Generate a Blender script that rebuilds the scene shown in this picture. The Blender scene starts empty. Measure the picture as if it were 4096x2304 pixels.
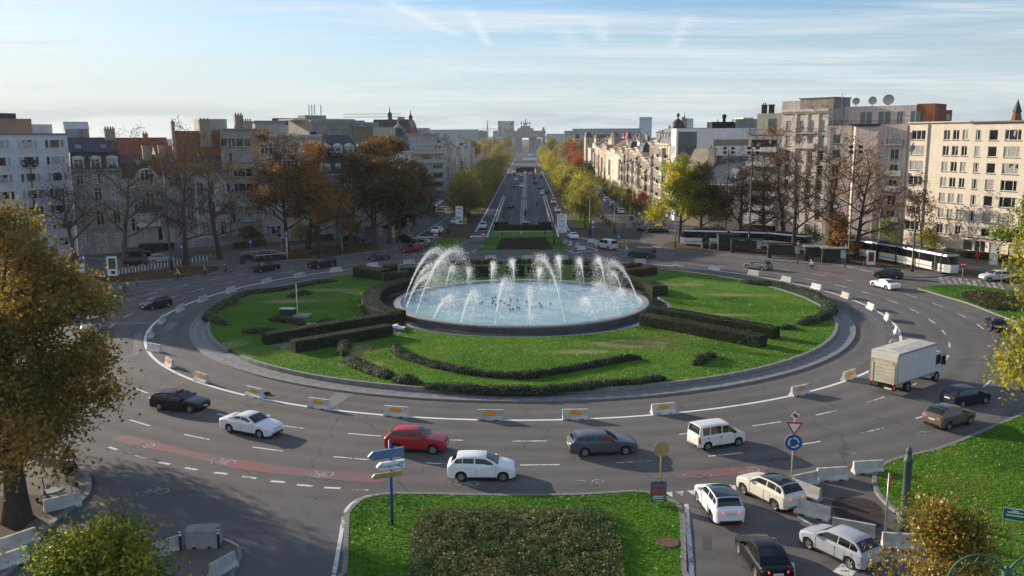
import bpy,bmesh,math,random
import numpy as np
from mathutils import Vector,Matrix,noise as mnoise
R=math.radians
random.seed(7)
SC=bpy.context.scene
COL=SC.collection
CAM_H,CAM_F,CAM_P,CAM_R=21.5,3450.0,R(9.882),R(-0.313)
cam_data=bpy.data.cameras.new('camera')
cam_data.sensor_width=36.0
cam_data.lens=36.0*CAM_F/4096.0
cam_data.clip_start=0.5
cam_data.clip_end=30000.0
cam=bpy.data.objects.new('camera',cam_data)
COL.objects.link(cam)
cam.matrix_world=Matrix.Translation((0,0,CAM_H))@Matrix.Rotation(math.pi/2-CAM_P,4,'X')@Matrix.Rotation(CAM_R,4,'Z')
SC.camera=cam
SUN_AZ,SUN_EL=R(143.0),R(15.6)
sun_data=bpy.data.lights.new('sun','SUN')
sun_data.energy=3.2
sun_data.angle=R(0.5)
sun_data.color=(1.0,0.86,0.68)
sun=bpy.data.objects.new('sun',sun_data)
COL.objects.link(sun)
sdir=Vector((math.cos(SUN_AZ)*math.cos(SUN_EL),math.sin(SUN_AZ)*math.cos(SUN_EL),math.sin(SUN_EL)))
sun.rotation_euler=sdir.to_track_quat('Z','Y').to_euler()
sun.location=(-60,60,80)
world=bpy.data.worlds.new('World')
SC.world=world
world.use_nodes=True
def build_world():
 nt=world.node_tree
 nt.nodes.clear()
 N=nt.nodes.new
 L=nt.links.new
 def math_(op,a,b=None,c=None,clamp=False):
  n=N('ShaderNodeMath');n.operation=op;n.use_clamp=clamp
  for i,v in enumerate((a,b,c)):
   if v is None:continue
   if isinstance(v,(int,float)):n.inputs[i].default_value=v
   else:L(v,n.inputs[i])
  return n.outputs[0]
 def ramp(v,a,b,lo=0.0,hi=1.0):
  n=N('ShaderNodeMapRange');n.interpolation_type='SMOOTHSTEP'
  L(v,n.inputs[0]);n.inputs[1].default_value=a;n.inputs[2].default_value=b
  n.inputs[3].default_value=lo;n.inputs[4].default_value=hi
  return n.outputs[0]
 def mix(f,a,b):
  n=N('ShaderNodeMix');n.data_type='RGBA'
  if isinstance(f,(int,float)):n.inputs[0].default_value=f
  else:L(f,n.inputs[0])
  for i,v in((6,a),(7,b)):
   if isinstance(v,tuple):n.inputs[i].default_value=(*v,1)
   else:L(v,n.inputs[i])
  return n.outputs[2]
 sky=N('ShaderNodeTexSky');sky.sky_type='NISHITA';sky.sun_disc=False
 sky.sun_elevation=SUN_EL;sky.sun_rotation=math.pi/2-SUN_AZ
 sky.altitude=80;sky.air_density=1.15;sky.dust_density=0.35;sky.ozone_density=3.2
 tc=N('ShaderNodeTexCoord')
 sep=N('ShaderNodeSeparateXYZ');L(tc.outputs['Generated'],sep.inputs[0])
 z=math_('MAXIMUM',sep.outputs[2],0.004)
 zz=math_('ADD',z,0.035)
 px=math_('DIVIDE',sep.outputs[0],zz)
 py=math_('DIVIDE',sep.outputs[1],zz)
 def cloud(sx,sy,rot,scale,detail,rough,dist,off=0.0):
  c=N('ShaderNodeCombineXYZ');L(px,c.inputs[0]);L(py,c.inputs[1]);c.inputs[2].default_value=off
  m=N('ShaderNodeMapping');L(c.outputs[0],m.inputs[0])
  m.inputs['Rotation'].default_value=(0,0,rot);m.inputs['Scale'].default_value=(sx,sy,1)
  n=N('ShaderNodeTexNoise');L(m.outputs[0],n.inputs['Vector'])
  n.inputs['Scale'].default_value=scale;n.inputs['Detail'].default_value=detail
  n.inputs['Roughness'].default_value=rough;n.inputs['Distortion'].default_value=dist
  return n.outputs[0]
 n1=cloud(0.5,1.6,R(12),0.42,8,0.62,0.9)
 n2=cloud(0.22,0.75,R(-14),0.5,5,0.55,0.6,4.0)
 n3=cloud(0.5,3.4,R(20),1.1,9,0.7,1.4,9.0)
 veil=ramp(n2,0.31,0.60)
 wisp=ramp(n1,0.42,0.68)
 fine=ramp(n3,0.40,0.66)
 cov=math_('MULTIPLY',veil,math_('ADD',math_('MULTIPLY',wisp,0.55),math_('MULTIPLY',fine,0.35)))
 cov=math_('ADD',cov,math_('MULTIPLY',wisp,0.30))
 sunside=math_('ADD',math_('MULTIPLY',sep.outputs[0],-0.75),0.22,clamp=True)
 cov=math_('ADD',cov,math_('MULTIPLY',sunside,math_('ADD',math_('MULTIPLY',fine,0.40),0.05)),clamp=True)
 trail=None
 for(x0,y0,x1,y1,w,amp)in TRAILS:
  dx,dy=x1-x0,y1-y0
  ln=math.hypot(dx,dy);ux,uy=dx/ln,dy/ln
  a=math_('ADD',math_('MULTIPLY',px,ux),math_('MULTIPLY',py,uy))
  a=math_('SUBTRACT',a,x0*ux+y0*uy)
  d=math_('ADD',math_('MULTIPLY',px,-uy),math_('MULTIPLY',py,ux))
  d=math_('SUBTRACT',d,-x0*uy+y0*ux)
  d=math_('ADD',d,math_('MULTIPLY',math_('SUBTRACT',n3,0.5),w*2.4))
  m=ramp(math_('ABSOLUTE',d),0.0,w,1.0,0.0)
  e1=ramp(a,-0.05*ln,0.25*ln);e2=ramp(a,0.7*ln,1.05*ln,1.0,0.0)
  m=math_('MULTIPLY',math_('MULTIPLY',m,amp),math_('MULTIPLY',e1,e2))
  m=math_('MULTIPLY',m,ramp(n3,0.3,0.6,0.35,1.0))
  trail=m if trail is None else math_('MAXIMUM',trail,m)
 az=math_('ARCTAN2',sep.outputs[0],sep.outputs[1])
 c=N('ShaderNodeCombineXYZ');L(math_('MULTIPLY',az,3.0),c.inputs[0]);L(math_('MULTIPLY',sep.outputs[2],26.0),c.inputs[1])
 nb=N('ShaderNodeTexNoise');L(c.outputs[0],nb.inputs['Vector']);nb.inputs['Scale'].default_value=2.1
 nb.inputs['Detail'].default_value=8;nb.inputs['Roughness'].default_value=0.58
 bank=ramp(nb.outputs[0],0.42,0.60)
 band=math_('MULTIPLY',ramp(z,0.005,0.02),ramp(z,0.03,0.062,1.0,0.0))
 bank=math_('MULTIPLY',math_('MULTIPLY',bank,band),0.9)
 sat=N('ShaderNodeHueSaturation');L(sky.outputs[0],sat.inputs['Color'])
 sat.inputs['Saturation'].default_value=SKY_SAT;sat.inputs['Value'].default_value=SKY_VAL
 blue=N('ShaderNodeMix');blue.data_type='RGBA';blue.blend_type='MULTIPLY';blue.inputs[0].default_value=1
 L(sat.outputs[0],blue.inputs[6]);blue.inputs[7].default_value=(.93,.95,1.12,1)
 col=mix(ramp(z,0.0,0.17,0.85,0.0),blue.outputs[2],PALE)
 col=mix(math_('MULTIPLY',cov,0.9),col,WHITE)
 col=mix(math_('MULTIPLY',trail,0.6),col,(4.2,4.5,4.6))
 col=mix(bank,col,mix(ramp(sep.outputs[2],0.015,0.055),BANK_LO,BANK_HI))
 col=mix(ramp(sunside,0.25,1.0,0.0,0.6),col,CREAM)
 bg=N('ShaderNodeBackground');L(col,bg.inputs['Color']);bg.inputs['Strength'].default_value=0.09
 out=N('ShaderNodeOutputWorld');L(bg.outputs[0],out.inputs['Surface'])
SKY_SAT,SKY_VAL=1.15,0.68
PALE=(2.75,3.3,3.65)
WHITE=(3.55,3.9,4.1)
BANK_LO=(2.15,2.5,2.75)
BANK_HI=(4.1,4.2,4.0)
CREAM=(3.55,3.5,3.15)
def cdir(px_,py_):
 u=(px_-2048)/CAM_F;v=(1152-py_)/CAM_F
 c,s=math.cos(CAM_R),math.sin(CAM_R)
 u,v=c*u-s*v,s*u+c*v
 return Vector((u,math.cos(CAM_P)+v*math.sin(CAM_P),-math.sin(CAM_P)+v*math.cos(CAM_P)))
def _tr(x0,y0,x1,y1,w,amp):
 a=cdir(x0,y0).normalized();b=cdir(x1,y1).normalized()
 return(a.x/(a.z+.035),a.y/(a.z+.035),b.x/(b.z+.035),b.y/(b.z+.035),w,amp)
TRAILS=[_tr(1500,-20,1860,160,.10,.85),_tr(1860,20,1965,200,.07,.95),_tr(1680,150,1880,360,.04,.35),_tr(2380,60,2420,180,.10,.6),_tr(2240,100,2330,210,.14,.45),_tr(2770,40,2680,210,.09,.6)]
build_world()
SC.view_settings.view_transform='Standard'
SC.view_settings.look='None'
SC.view_settings.gamma=1.0
SC.view_settings.use_curve_mapping=False
SC.view_settings.exposure=1.28
SC.render.engine='CYCLES'
SC.cycles.max_bounces=7
SC.cycles.diffuse_bounces=4
SC.cycles.glossy_bounces=3
SC.cycles.transmission_bounces=4
SC.cycles.transparent_max_bounces=8
SC.cycles.use_denoising=True
def G(px_,py_,z=0.0):
 """the point of the plane at height z that the photograph shows at this pixel"""
 d=cdir(px_,py_)
 t=(z-CAM_H)/d.z
 return Vector((d.x*t,d.y*t,z))
def ZAT(px_,py_,Y):
 """height of the point at distance Y ahead shown at that pixel"""
 d=cdir(px_,py_)
 return CAM_H+d.z*Y/d.y
def XAT(px_,py_,Y):
 d=cdir(px_,py_)
 return d.x*Y/d.y
CX,CY=1.15,108.2
def ring(rad,ang,z=0.0):
 return Vector((CX+rad*math.cos(R(ang)),CY+rad*math.sin(R(ang)),z))
def AV(s,t,z=0.0):
 """point on the avenue: s metres along, t metres to the right of its axis"""
 return Vector((-0.9+0.0175*s+t,s-0.0175*t,z))
AV_A=math.atan2(1.0,0.0175)
def link(o,parent=None):
 COL.objects.link(o)
 if parent is not None:o.parent=parent
 return o
def tag(o,label=None,cat=None,group=None,kind=None):
 if label:o['label']=label
 if cat:o['category']=cat
 if group:o['group']=group
 if kind:o['kind']=kind
 return o
def empty(name,loc=(0,0,0),rz=0.0):
 o=bpy.data.objects.new(name,None)
 o.empty_display_size=0.3
 o.location=loc;o.rotation_euler=(0,0,rz)
 return link(o)
def new(name,me,parent=None,loc=(0,0,0),rot=(0,0,0),color=None):
 o=bpy.data.objects.new(name,me)
 o.location=loc;o.rotation_euler=rot
 if color:o.color=(*color,1)
 return link(o,parent)
KIDS={}
def copy_tree(o,parent=None):
 c=o.copy();COL.objects.link(c)
 if parent is not None:c.parent=parent
 if o not in KIDS:KIDS[o]=[k for k in COL.objects if k.parent==o]if o.children else[]
 for ch in KIDS[o]:copy_tree(ch,c)
 return c
class MB:
 """collects faces, becomes one mesh"""
 def __init__(s):s.v=[];s.f=[];s.m=[];s.mi=0
 def mat(s,i):s.mi=i;return s
 def pts(s,ps):n=len(s.v);s.v.extend([tuple(p)for p in ps]);return n
 def face(s,*ps):
  n=s.pts(ps);s.f.append(tuple(range(n,n+len(ps))));s.m.append(s.mi);return s
 def idx(s,*ii):s.f.append(tuple(ii));s.m.append(s.mi)
 def box(s,x0,x1,y0,y1,z0,z1,M=None):
  c=[(x0,y0,z0),(x1,y0,z0),(x1,y1,z0),(x0,y1,z0),(x0,y0,z1),(x1,y0,z1),(x1,y1,z1),(x0,y1,z1)]
  if M is not None:c=[M@Vector(p)for p in c]
  n=s.pts(c)
  for q in((0,3,2,1),(4,5,6,7),(0,1,5,4),(1,2,6,5),(2,3,7,6),(3,0,4,7)):
   s.idx(*[n+i for i in q])
  return s
 def tube(s,path,radii,seg=6,cap=True):
  path=[Vector(p)for p in path]
  if isinstance(radii,(int,float)):radii=[radii]*len(path)
  n0=None;up=Vector((0,0,1));prev=None
  rings=[]
  for i,p in enumerate(path):
   d=(path[min(i+1,len(path)-1)]-path[max(i-1,0)])
   if d.length<1e-9:d=Vector((0,0,1))
   d.normalize()
   if prev is None:
    a=d.orthogonal().normalized()
   else:
    a=prev-d*prev.dot(d)
    a=a.normalized()if a.length>1e-6 else d.orthogonal().normalized()
   prev=a;b=d.cross(a)
   n=s.pts([p+(a*math.cos(2*math.pi*k/seg)+b*math.sin(2*math.pi*k/seg))*radii[i]for k in range(seg)])
   rings.append(n)
  for i in range(len(rings)-1):
   for k in range(seg):
    s.idx(rings[i]+k,rings[i]+(k+1)%seg,rings[i+1]+(k+1)%seg,rings[i+1]+k)
  if cap:
   s.idx(*[rings[0]+k for k in reversed(range(seg))]);s.idx(*[rings[-1]+k for k in range(seg)])
  return s
 def lathe(s,prof,seg=12,M=None,cap=True):
  rings=[]
  for r_,z_ in prof:
   c=[Vector((r_*math.cos(2*math.pi*k/seg),r_*math.sin(2*math.pi*k/seg),z_))for k in range(seg)]
   if M is not None:c=[M@p for p in c]
   rings.append(s.pts(c))
  for i in range(len(rings)-1):
   for k in range(seg):
    s.idx(rings[i]+k,rings[i]+(k+1)%seg,rings[i+1]+(k+1)%seg,rings[i+1]+k)
  if cap:
   s.idx(*[rings[0]+k for k in reversed(range(seg))]);s.idx(*[rings[-1]+k for k in range(seg)])
  return s
 def prism(s,poly,z0,z1,bottom=False):
  n=len(poly)
  a=s.pts([(p[0],p[1],z0)for p in poly]);b=s.pts([(p[0],p[1],z1)for p in poly])
  for i in range(n):
   j=(i+1)%n
   s.idx(a+i,a+j,b+j,b+i)
  s.idx(*[b+i for i in range(n)])
  if bottom:s.idx(*[a+i for i in reversed(range(n))])
  return s
 def extr(s,prof,x0,x1,M=None):
  """profile of (y, z) pushed along x"""
  n=len(prof)
  A=[Vector((x0,p[0],p[1]))for p in prof];B=[Vector((x1,p[0],p[1]))for p in prof]
  if M is not None:A=[M@p for p in A];B=[M@p for p in B]
  a=s.pts(A);b=s.pts(B)
  for i in range(n):
   j=(i+1)%n
   s.idx(a+i,b+i,b+j,a+j)
  s.idx(*[a+i for i in range(n)]);s.idx(*[b+i for i in reversed(range(n))])
  return s
 def mesh(s,name,mats,smooth=False,angle=None):
  me=bpy.data.meshes.new(name)
  me.from_pydata(s.v,[],s.f)
  for m in(mats if isinstance(mats,(list,tuple))else[mats]):me.materials.append(m)
  if any(s.m):me.polygons.foreach_set('material_index',s.m)
  me.update()
  if smooth or angle:
   me.shade_smooth()
   if angle:me.set_sharp_from_angle(angle=R(angle))
  return me
 def build(s,name,mats,parent=None,loc=(0,0,0),rot=(0,0,0),smooth=False,angle=None,color=None):
  return new(name,s.mesh(name,mats,smooth,angle),parent,loc,rot,color)
def quads_mesh(name,V,mats,tint=None,tri=False,mi=None):
 """V: (n,4,3) or (n,3,3) array of loose faces; tint: one value a face"""
 k=V.shape[1];n=V.shape[0]
 me=bpy.data.meshes.new(name)
 me.vertices.add(n*k);me.vertices.foreach_set('co',V.reshape(-1).astype(np.float32))
 me.loops.add(n*k);me.loops.foreach_set('vertex_index',np.arange(n*k,dtype=np.int32))
 me.polygons.add(n);me.polygons.foreach_set('loop_start',np.arange(0,n*k,k,dtype=np.int32))
 try:me.polygons.foreach_set('loop_total',np.full(n,k,dtype=np.int32))
 except Exception:pass
 for m in(mats if isinstance(mats,(list,tuple))else[mats]):me.materials.append(m)
 if mi is not None:me.polygons.foreach_set('material_index',mi.astype(np.int32))
 if tint is not None:
  a=me.attributes.new('tint','FLOAT','FACE');a.data.foreach_set('value',tint.astype(np.float32))
 me.update(calc_edges=True)
 return me
def leaf_quads(P,size,rng,up=0.0,Nrm=None,aspect=0.62):
 """diamond leaves at points P, random tilt"""
 n=len(P)
 d=rng.normal(size=(n,3))
 if Nrm is not None:d=d*0.55+Nrm
 d[:,2]+=up
 d/=np.linalg.norm(d,axis=1)[:,None]+1e-9
 r=rng.normal(size=(n,3));a=np.cross(d,r);a/=np.linalg.norm(a,axis=1)[:,None]+1e-9
 b=np.cross(d,a)
 s=(size*rng.uniform(.65,1.25,n))[:,None]
 a*=s*.5;b*=s*.5*aspect
 bend=d*s*.12
 return np.stack([P-a,P-b+bend,P+a,P+b+bend],1)
MATS={}
def mat(name,col,rough=0.75,var=0.18,scale=1.0,bump=0.0,bscale=None,metal=0.0,spec=0.4,coat=0.0,objcol=False,emit=None,estr=1.0,col2=None,detail=4,coords='Object'):
 if name in MATS:return MATS[name]
 m=bpy.data.materials.new(name);m.use_nodes=True
 nt=m.node_tree;N=nt.nodes.new;L=nt.links.new
 b=nt.nodes['Principled BSDF']
 b.inputs['Roughness'].default_value=rough;b.inputs['Metallic'].default_value=metal
 b.inputs['Specular IOR Level'].default_value=spec
 if coat:b.inputs['Coat Weight'].default_value=coat;b.inputs['Coat Roughness'].default_value=0.04
 if emit:
  b.inputs['Emission Color'].default_value=(*emit,1);b.inputs['Emission Strength'].default_value=estr
 if objcol:
  oi=N('ShaderNodeObjectInfo');src=oi.outputs['Color']
 else:
  rgb=N('ShaderNodeRGB');rgb.outputs[0].default_value=(*col,1);src=rgb.outputs[0]
 if var or bump:
  tc=N('ShaderNodeTexCoord')
  n1=N('ShaderNodeTexNoise');L(tc.outputs[coords],n1.inputs['Vector'])
  n1.inputs['Scale'].default_value=scale;n1.inputs['Detail'].default_value=detail;n1.inputs['Roughness'].default_value=0.6
  mr=N('ShaderNodeMapRange');L(n1.outputs[0],mr.inputs[0])
  mr.inputs[1].default_value=0.3;mr.inputs[2].default_value=0.7
  mx=N('ShaderNodeMix');mx.data_type='RGBA'
  L(mr.outputs[0],mx.inputs[0])
  def scaled(k):
   q=N('ShaderNodeMix');q.data_type='RGBA';q.blend_type='MULTIPLY';q.inputs[0].default_value=1
   L(src,q.inputs[6]);q.inputs[7].default_value=(k,k,k,1);return q.outputs[2]
  L(scaled(1-var),mx.inputs[6])
  if col2:mx.inputs[7].default_value=(*col2,1)
  else:L(scaled(1+var),mx.inputs[7])
  src=mx.outputs[2]
  if bump:
   n2=N('ShaderNodeTexNoise');L(tc.outputs[coords],n2.inputs['Vector'])
   n2.inputs['Scale'].default_value=bscale or scale*6;n2.inputs['Detail'].default_value=3
   bp=N('ShaderNodeBump');bp.inputs['Strength'].default_value=bump;bp.inputs['Distance'].default_value=0.05
   L(n2.outputs[0],bp.inputs['Height']);L(bp.outputs[0],b.inputs['Normal'])
 L(src,b.inputs['Base Color'])
 MATS[name]=m
 return m
def leaf_mat(name,cols,scale=0.25,trans=0.35,rough=0.6,patch=0.6,gain=1.9):
 """colour ramp over each leaf's own tint and a soft patchiness"""
 if name in MATS:return MATS[name]
 m=bpy.data.materials.new(name);m.use_nodes=True
 nt=m.node_tree;N=nt.nodes.new;L=nt.links.new
 nt.nodes.clear()
 at=N('ShaderNodeAttribute');at.attribute_name='tint'
 tc=N('ShaderNodeTexCoord');oi=N('ShaderNodeObjectInfo')
 n1=N('ShaderNodeTexNoise');n1.noise_dimensions='4D';L(tc.outputs['Object'],n1.inputs['Vector']);n1.inputs['Scale'].default_value=scale
 w=N('ShaderNodeMath');w.operation='MULTIPLY';L(oi.outputs['Random'],w.inputs[0]);w.inputs[1].default_value=20;L(w.outputs[0],n1.inputs['W'])
 n1.inputs['Detail'].default_value=3
 mr=N('ShaderNodeMapRange');L(n1.outputs[0],mr.inputs[0]);mr.inputs[1].default_value=.3;mr.inputs[2].default_value=.7
 a=N('ShaderNodeMix');a.data_type='FLOAT';a.inputs[0].default_value=patch
 L(at.outputs['Fac'],a.inputs[2]);L(mr.outputs[0],a.inputs[3])
 s=N('ShaderNodeMath');s.operation='ADD';L(a.outputs[0],s.inputs[0])
 q=N('ShaderNodeMath');q.operation='MULTIPLY_ADD';L(oi.outputs['Random'],q.inputs[0]);q.inputs[1].default_value=.36;q.inputs[2].default_value=-.18
 L(q.outputs[0],s.inputs[1])
 cr=N('ShaderNodeValToRGB');L(s.outputs[0],cr.inputs[0])
 els=cr.color_ramp.elements
 while len(els)<len(cols):els.new(0.5)
 for i,c in enumerate(cols):
  els[i].position=0.12+0.76*i/max(1,len(cols)-1);els[i].color=(*[min(.6,q*gain)for q in c],1)
 d=N('ShaderNodeBsdfDiffuse');L(cr.outputs[0],d.inputs[0])
 t=N('ShaderNodeBsdfTranslucent');L(cr.outputs[0],t.inputs[0])
 g=N('ShaderNodeBsdfGlossy');g.inputs['Roughness'].default_value=0.45;g.inputs[0].default_value=(.5,.5,.5,1)
 x=N('ShaderNodeMixShader');x.inputs[0].default_value=trans;L(d.outputs[0],x.inputs[1]);L(t.outputs[0],x.inputs[2])
 x2=N('ShaderNodeMixShader');x2.inputs[0].default_value=0.05;L(x.outputs[0],x2.inputs[1]);L(g.outputs[0],x2.inputs[2])
 o=N('ShaderNodeOutputMaterial');L(x2.outputs[0],o.inputs[0])
 MATS[name]=m
 return m
def ground_mat(name,cols,scales=(0.08,0.9,14),bump=0.3,rough=0.9,spec=0.25):
 """layered noise ground: large patches, mid mottling, fine grain"""
 if name in MATS:return MATS[name]
 m=bpy.data.materials.new(name);m.use_nodes=True
 nt=m.node_tree;N=nt.nodes.new;L=nt.links.new
 b=nt.nodes['Principled BSDF'];b.inputs['Roughness'].default_value=rough;b.inputs['Specular IOR Level'].default_value=spec
 tc=N('ShaderNodeTexCoord')
 fac=None
 outs=[]
 for i,sc in enumerate(scales):
  n=N('ShaderNodeTexNoise');L(tc.outputs['Object'],n.inputs['Vector']);n.inputs['Scale'].default_value=sc
  n.inputs['Detail'].default_value=5;n.inputs['Roughness'].default_value=0.62
  outs.append(n.outputs[0])
 a=N('ShaderNodeMath');a.operation='MULTIPLY_ADD';L(outs[0],a.inputs[0]);a.inputs[1].default_value=0.5
 a2=N('ShaderNodeMath');a2.operation='MULTIPLY_ADD';L(outs[1],a2.inputs[0]);a2.inputs[1].default_value=0.3
 a3=N('ShaderNodeMath');a3.operation='MULTIPLY';L(outs[2],a3.inputs[0]);a3.inputs[1].default_value=0.2
 L(a3.outputs[0],a2.inputs[2]);L(a2.outputs[0],a.inputs[2])
 cr=N('ShaderNodeValToRGB');L(a.outputs[0],cr.inputs[0]);els=cr.color_ramp.elements
 while len(els)<len(cols):els.new(0.5)
 for i,c in enumerate(cols):
  els[i].position=0.34+0.32*i/max(1,len(cols)-1);els[i].color=(*c,1)
 L(cr.outputs[0],b.inputs['Base Color'])
 bp=N('ShaderNodeBump');bp.inputs['Strength'].default_value=bump;bp.inputs['Distance'].default_value=0.03
 L(outs[2],bp.inputs['Height']);L(bp.outputs[0],b.inputs['Normal'])
 MATS[name]=m
 return m
def paint_mat(name,col,wear=0.45,scale=5.0,soft=.08,under=(.12,.115,.113)):
 """road paint worn through to the asphalt in spots"""
 if name in MATS:return MATS[name]
 m=mat(name,col,rough=.8,var=0)
 nt=m.node_tree;N=nt.nodes.new;L=nt.links.new
 b=nt.nodes['Principled BSDF']
 tc=N('ShaderNodeTexCoord');n=N('ShaderNodeTexNoise');L(tc.outputs['Object'],n.inputs['Vector'])
 n.inputs['Scale'].default_value=scale;n.inputs['Detail'].default_value=6;n.inputs['Roughness'].default_value=.7
 n0=N('ShaderNodeTexNoise');L(tc.outputs['Object'],n0.inputs['Vector']);n0.inputs['Scale'].default_value=scale*.12
 ad=N('ShaderNodeMath');ad.operation='ADD';L(n.outputs[0],ad.inputs[0]);L(n0.outputs[0],ad.inputs[1])
 mr=N('ShaderNodeMapRange');L(ad.outputs[0],mr.inputs[0]);mr.inputs[1].default_value=1.30-soft-wear*.5;mr.inputs[2].default_value=1.30+soft-wear*.5
 mx=N('ShaderNodeMix');mx.data_type='RGBA';L(mr.outputs[0],mx.inputs[0]);mx.inputs[6].default_value=(*col,1)
 mx.inputs[7].default_value=(*under,1);L(mx.outputs[2],b.inputs['Base Color'])
 return m
def ordn(i):
 a=['first','second','third','fourth','fifth','sixth','seventh','eighth','ninth','tenth','eleventh','twelfth','thirteenth','fourteenth','fifteenth','sixteenth','seventeenth','eighteenth','nineteenth']
 if i<19:return a[i]
 t=(i+1)//10;u=(i+1)%10
 return['twentieth','thirtieth','fortieth'][t-2]if u==0 else['twenty','thirty','forty'][t-2]+' '+a[u-1]
LWORD=[ordn(i)for i in range(48)]
# ================================================================== the setting: ground, roads, islands
ASPH=[(.092,.089,.088),(.122,.117,.114),(.148,.142,.136)]
M_road=ground_mat('asphalt',ASPH,(0.045,0.5,22),bump=.35,rough=.92,spec=.2)
def road_wear():
 nt=M_road.node_tree;N=nt.nodes.new;L=nt.links.new;b=nt.nodes['Principled BSDF'];src=b.inputs['Base Color'].links[0].from_socket
 tc=N('ShaderNodeTexCoord');d=N('ShaderNodeVectorMath');d.operation='SUBTRACT';L(tc.outputs['Object'],d.inputs[0]);d.inputs[1].default_value=(CX,CY,0)
 ln=N('ShaderNodeVectorMath');ln.operation='LENGTH';L(d.outputs[0],ln.inputs[0])
 def m(op,a,v):
  n=N('ShaderNodeMath');n.operation=op;L(a,n.inputs[0])
  if isinstance(v,(int,float)):n.inputs[1].default_value=v
  else:L(v,n.inputs[1])
  return n.outputs[0]
 w=m('SINE',m('MULTIPLY',ln.outputs['Value'],2.7),0)
 nz=N('ShaderNodeTexNoise');L(tc.outputs['Object'],nz.inputs['Vector']);nz.inputs['Scale'].default_value=.06;nz.inputs['Detail'].default_value=3
 k=m('ADD',m('MULTIPLY',m('MULTIPLY',w,nz.outputs[0]),.16),1.0)
 wp=N('ShaderNodeTexNoise');L(tc.outputs['Object'],wp.inputs['Vector']);wp.inputs['Scale'].default_value=.5;wp.inputs['Detail'].default_value=4
 wv=N('ShaderNodeVectorMath');wv.operation='MULTIPLY_ADD';L(wp.outputs['Color'],wv.inputs[0]);wv.inputs[1].default_value=(2.4,2.4,0);L(tc.outputs['Object'],wv.inputs[2])
 vo=N('ShaderNodeTexVoronoi');vo.feature='DISTANCE_TO_EDGE';vo.inputs['Scale'].default_value=.085;L(wv.outputs[0],vo.inputs['Vector'])
 mr=N('ShaderNodeMapRange');L(vo.outputs['Distance'],mr.inputs[0]);mr.inputs[1].default_value=.002;mr.inputs[2].default_value=.006;mr.inputs[3].default_value=.74;mr.inputs[4].default_value=1.0
 k=m('MULTIPLY',k,mr.outputs[0])
 q=N('ShaderNodeMix');q.data_type='RGBA';q.blend_type='MULTIPLY';q.inputs[0].default_value=1;L(src,q.inputs[6]);c=N('ShaderNodeCombineXYZ')
 for i in range(3):L(k,c.inputs[i])
 L(c.outputs[0],q.inputs[7]);L(q.outputs[2],b.inputs['Base Color'])
road_wear()
M_avroad=ground_mat('avenue_asphalt',[(.078,.082,.090),(.10,.104,.112),(.12,.123,.130)],(0.03,0.3,22),bump=.2,rough=.95,spec=.12)
M_patch=ground_mat('asphalt_repair',[(.155,.15,.147),(.18,.175,.17),(.20,.195,.19)],(0.2,1.1,22),bump=.3)
M_pave=ground_mat('pavement_slabs',[(.10,.093,.085),(.135,.125,.115),(.16,.15,.14)],(0.1,1.2,9),bump=.3)
M_redpave=ground_mat('red_pavers',[(.075,.05,.045),(.10,.068,.06),(.12,.085,.075)],(0.15,1.3,12),bump=.3)
M_lawn=ground_mat('lawn_soil',[(.03,.085,.006),(.055,.135,.008),(.10,.175,.016),(.19,.19,.07)],(0.055,0.55,6),bump=.6)
M_verge=ground_mat('leafy_verge',[(.025,.035,.012),(.055,.042,.020),(.085,.05,.024),(.06,.04,.024)],(0.08,0.8,9),bump=.6)
M_dirt=ground_mat('bare_earth',[(.09,.075,.06),(.14,.12,.10),(.17,.15,.13)],(0.1,0.7,9),bump=.5)
M_city=ground_mat('distant_ground',[(.035,.042,.028),(.05,.052,.042),(.065,.064,.055)],(0.01,0.05,0.6),bump=.1)
M_kerb=mat('kerb_stone',(.20,.195,.185),.85,.28,2.2,.25)
M_apron=mat('apron_stone',(.17,.175,.18),.7,.30,1.4,.25,spec=.5)
M_white=paint_mat('road_paint_white',(.62,.62,.60),.45,4)
M_whitefresh=paint_mat('road_paint_fresh',(.70,.70,.69),.12,4)
M_red=paint_mat('road_paint_red',(.24,.075,.075),.66,2.2,.22)
M_bike=paint_mat('road_paint_old',(.36,.36,.35),.6,5)
HOLES=[(204.0,314.0,7.0,4.0),(536.0,617.0,6.6,2.4)]
def ramp_z(s):
 if 204<s<314:return-4.0*(1-max(0.0,(s-214)/100.0))if s>214 else-4.0
 if 536<s<617:return-2.4*(s-536)/81.0
 return 0.0
def strip_sheet(name,m,s0,s1,ta,tb,z,kind='structure'):
 mb=MB();n=max(1,int((s1-s0)/40))
 for i in range(n):
  a=s0+(s1-s0)*i/n;b=s0+(s1-s0)*(i+1)/n
  mb.face(AV(a,ta,z),AV(a,tb,z),AV(b,tb,z),AV(b,ta,z))
 return tag(mb.build(name,m),kind=kind)
mb=MB();W_=9000
ss=[-300,204,314,536,617,9000]
for i in range(5):
 a,b=ss[i],ss[i+1]
 hw={1:7.0,3:6.6}.get(i)
 if hw is None:mb.face(AV(a,-W_),AV(a,W_),AV(b,W_),AV(b,-W_))
 else:
  mb.face(AV(a,-W_),AV(a,-hw),AV(b,-hw),AV(b,-W_));mb.face(AV(a,hw),AV(a,W_),AV(b,W_),AV(b,hw))
tag(mb.build('ground',M_city),kind='structure')
def in_ramp():pass
mb=MB();pts=[ring(74,a,.004)for a in range(0,360,3)]
mb.face(*pts)
tag(mb.build('road',M_road),kind='structure')
strip_sheet('road',M_road,-60,60,-120,120,.0025)
strip_sheet('road',M_avroad,175,204,-11.4,11.2,.008)
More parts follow.
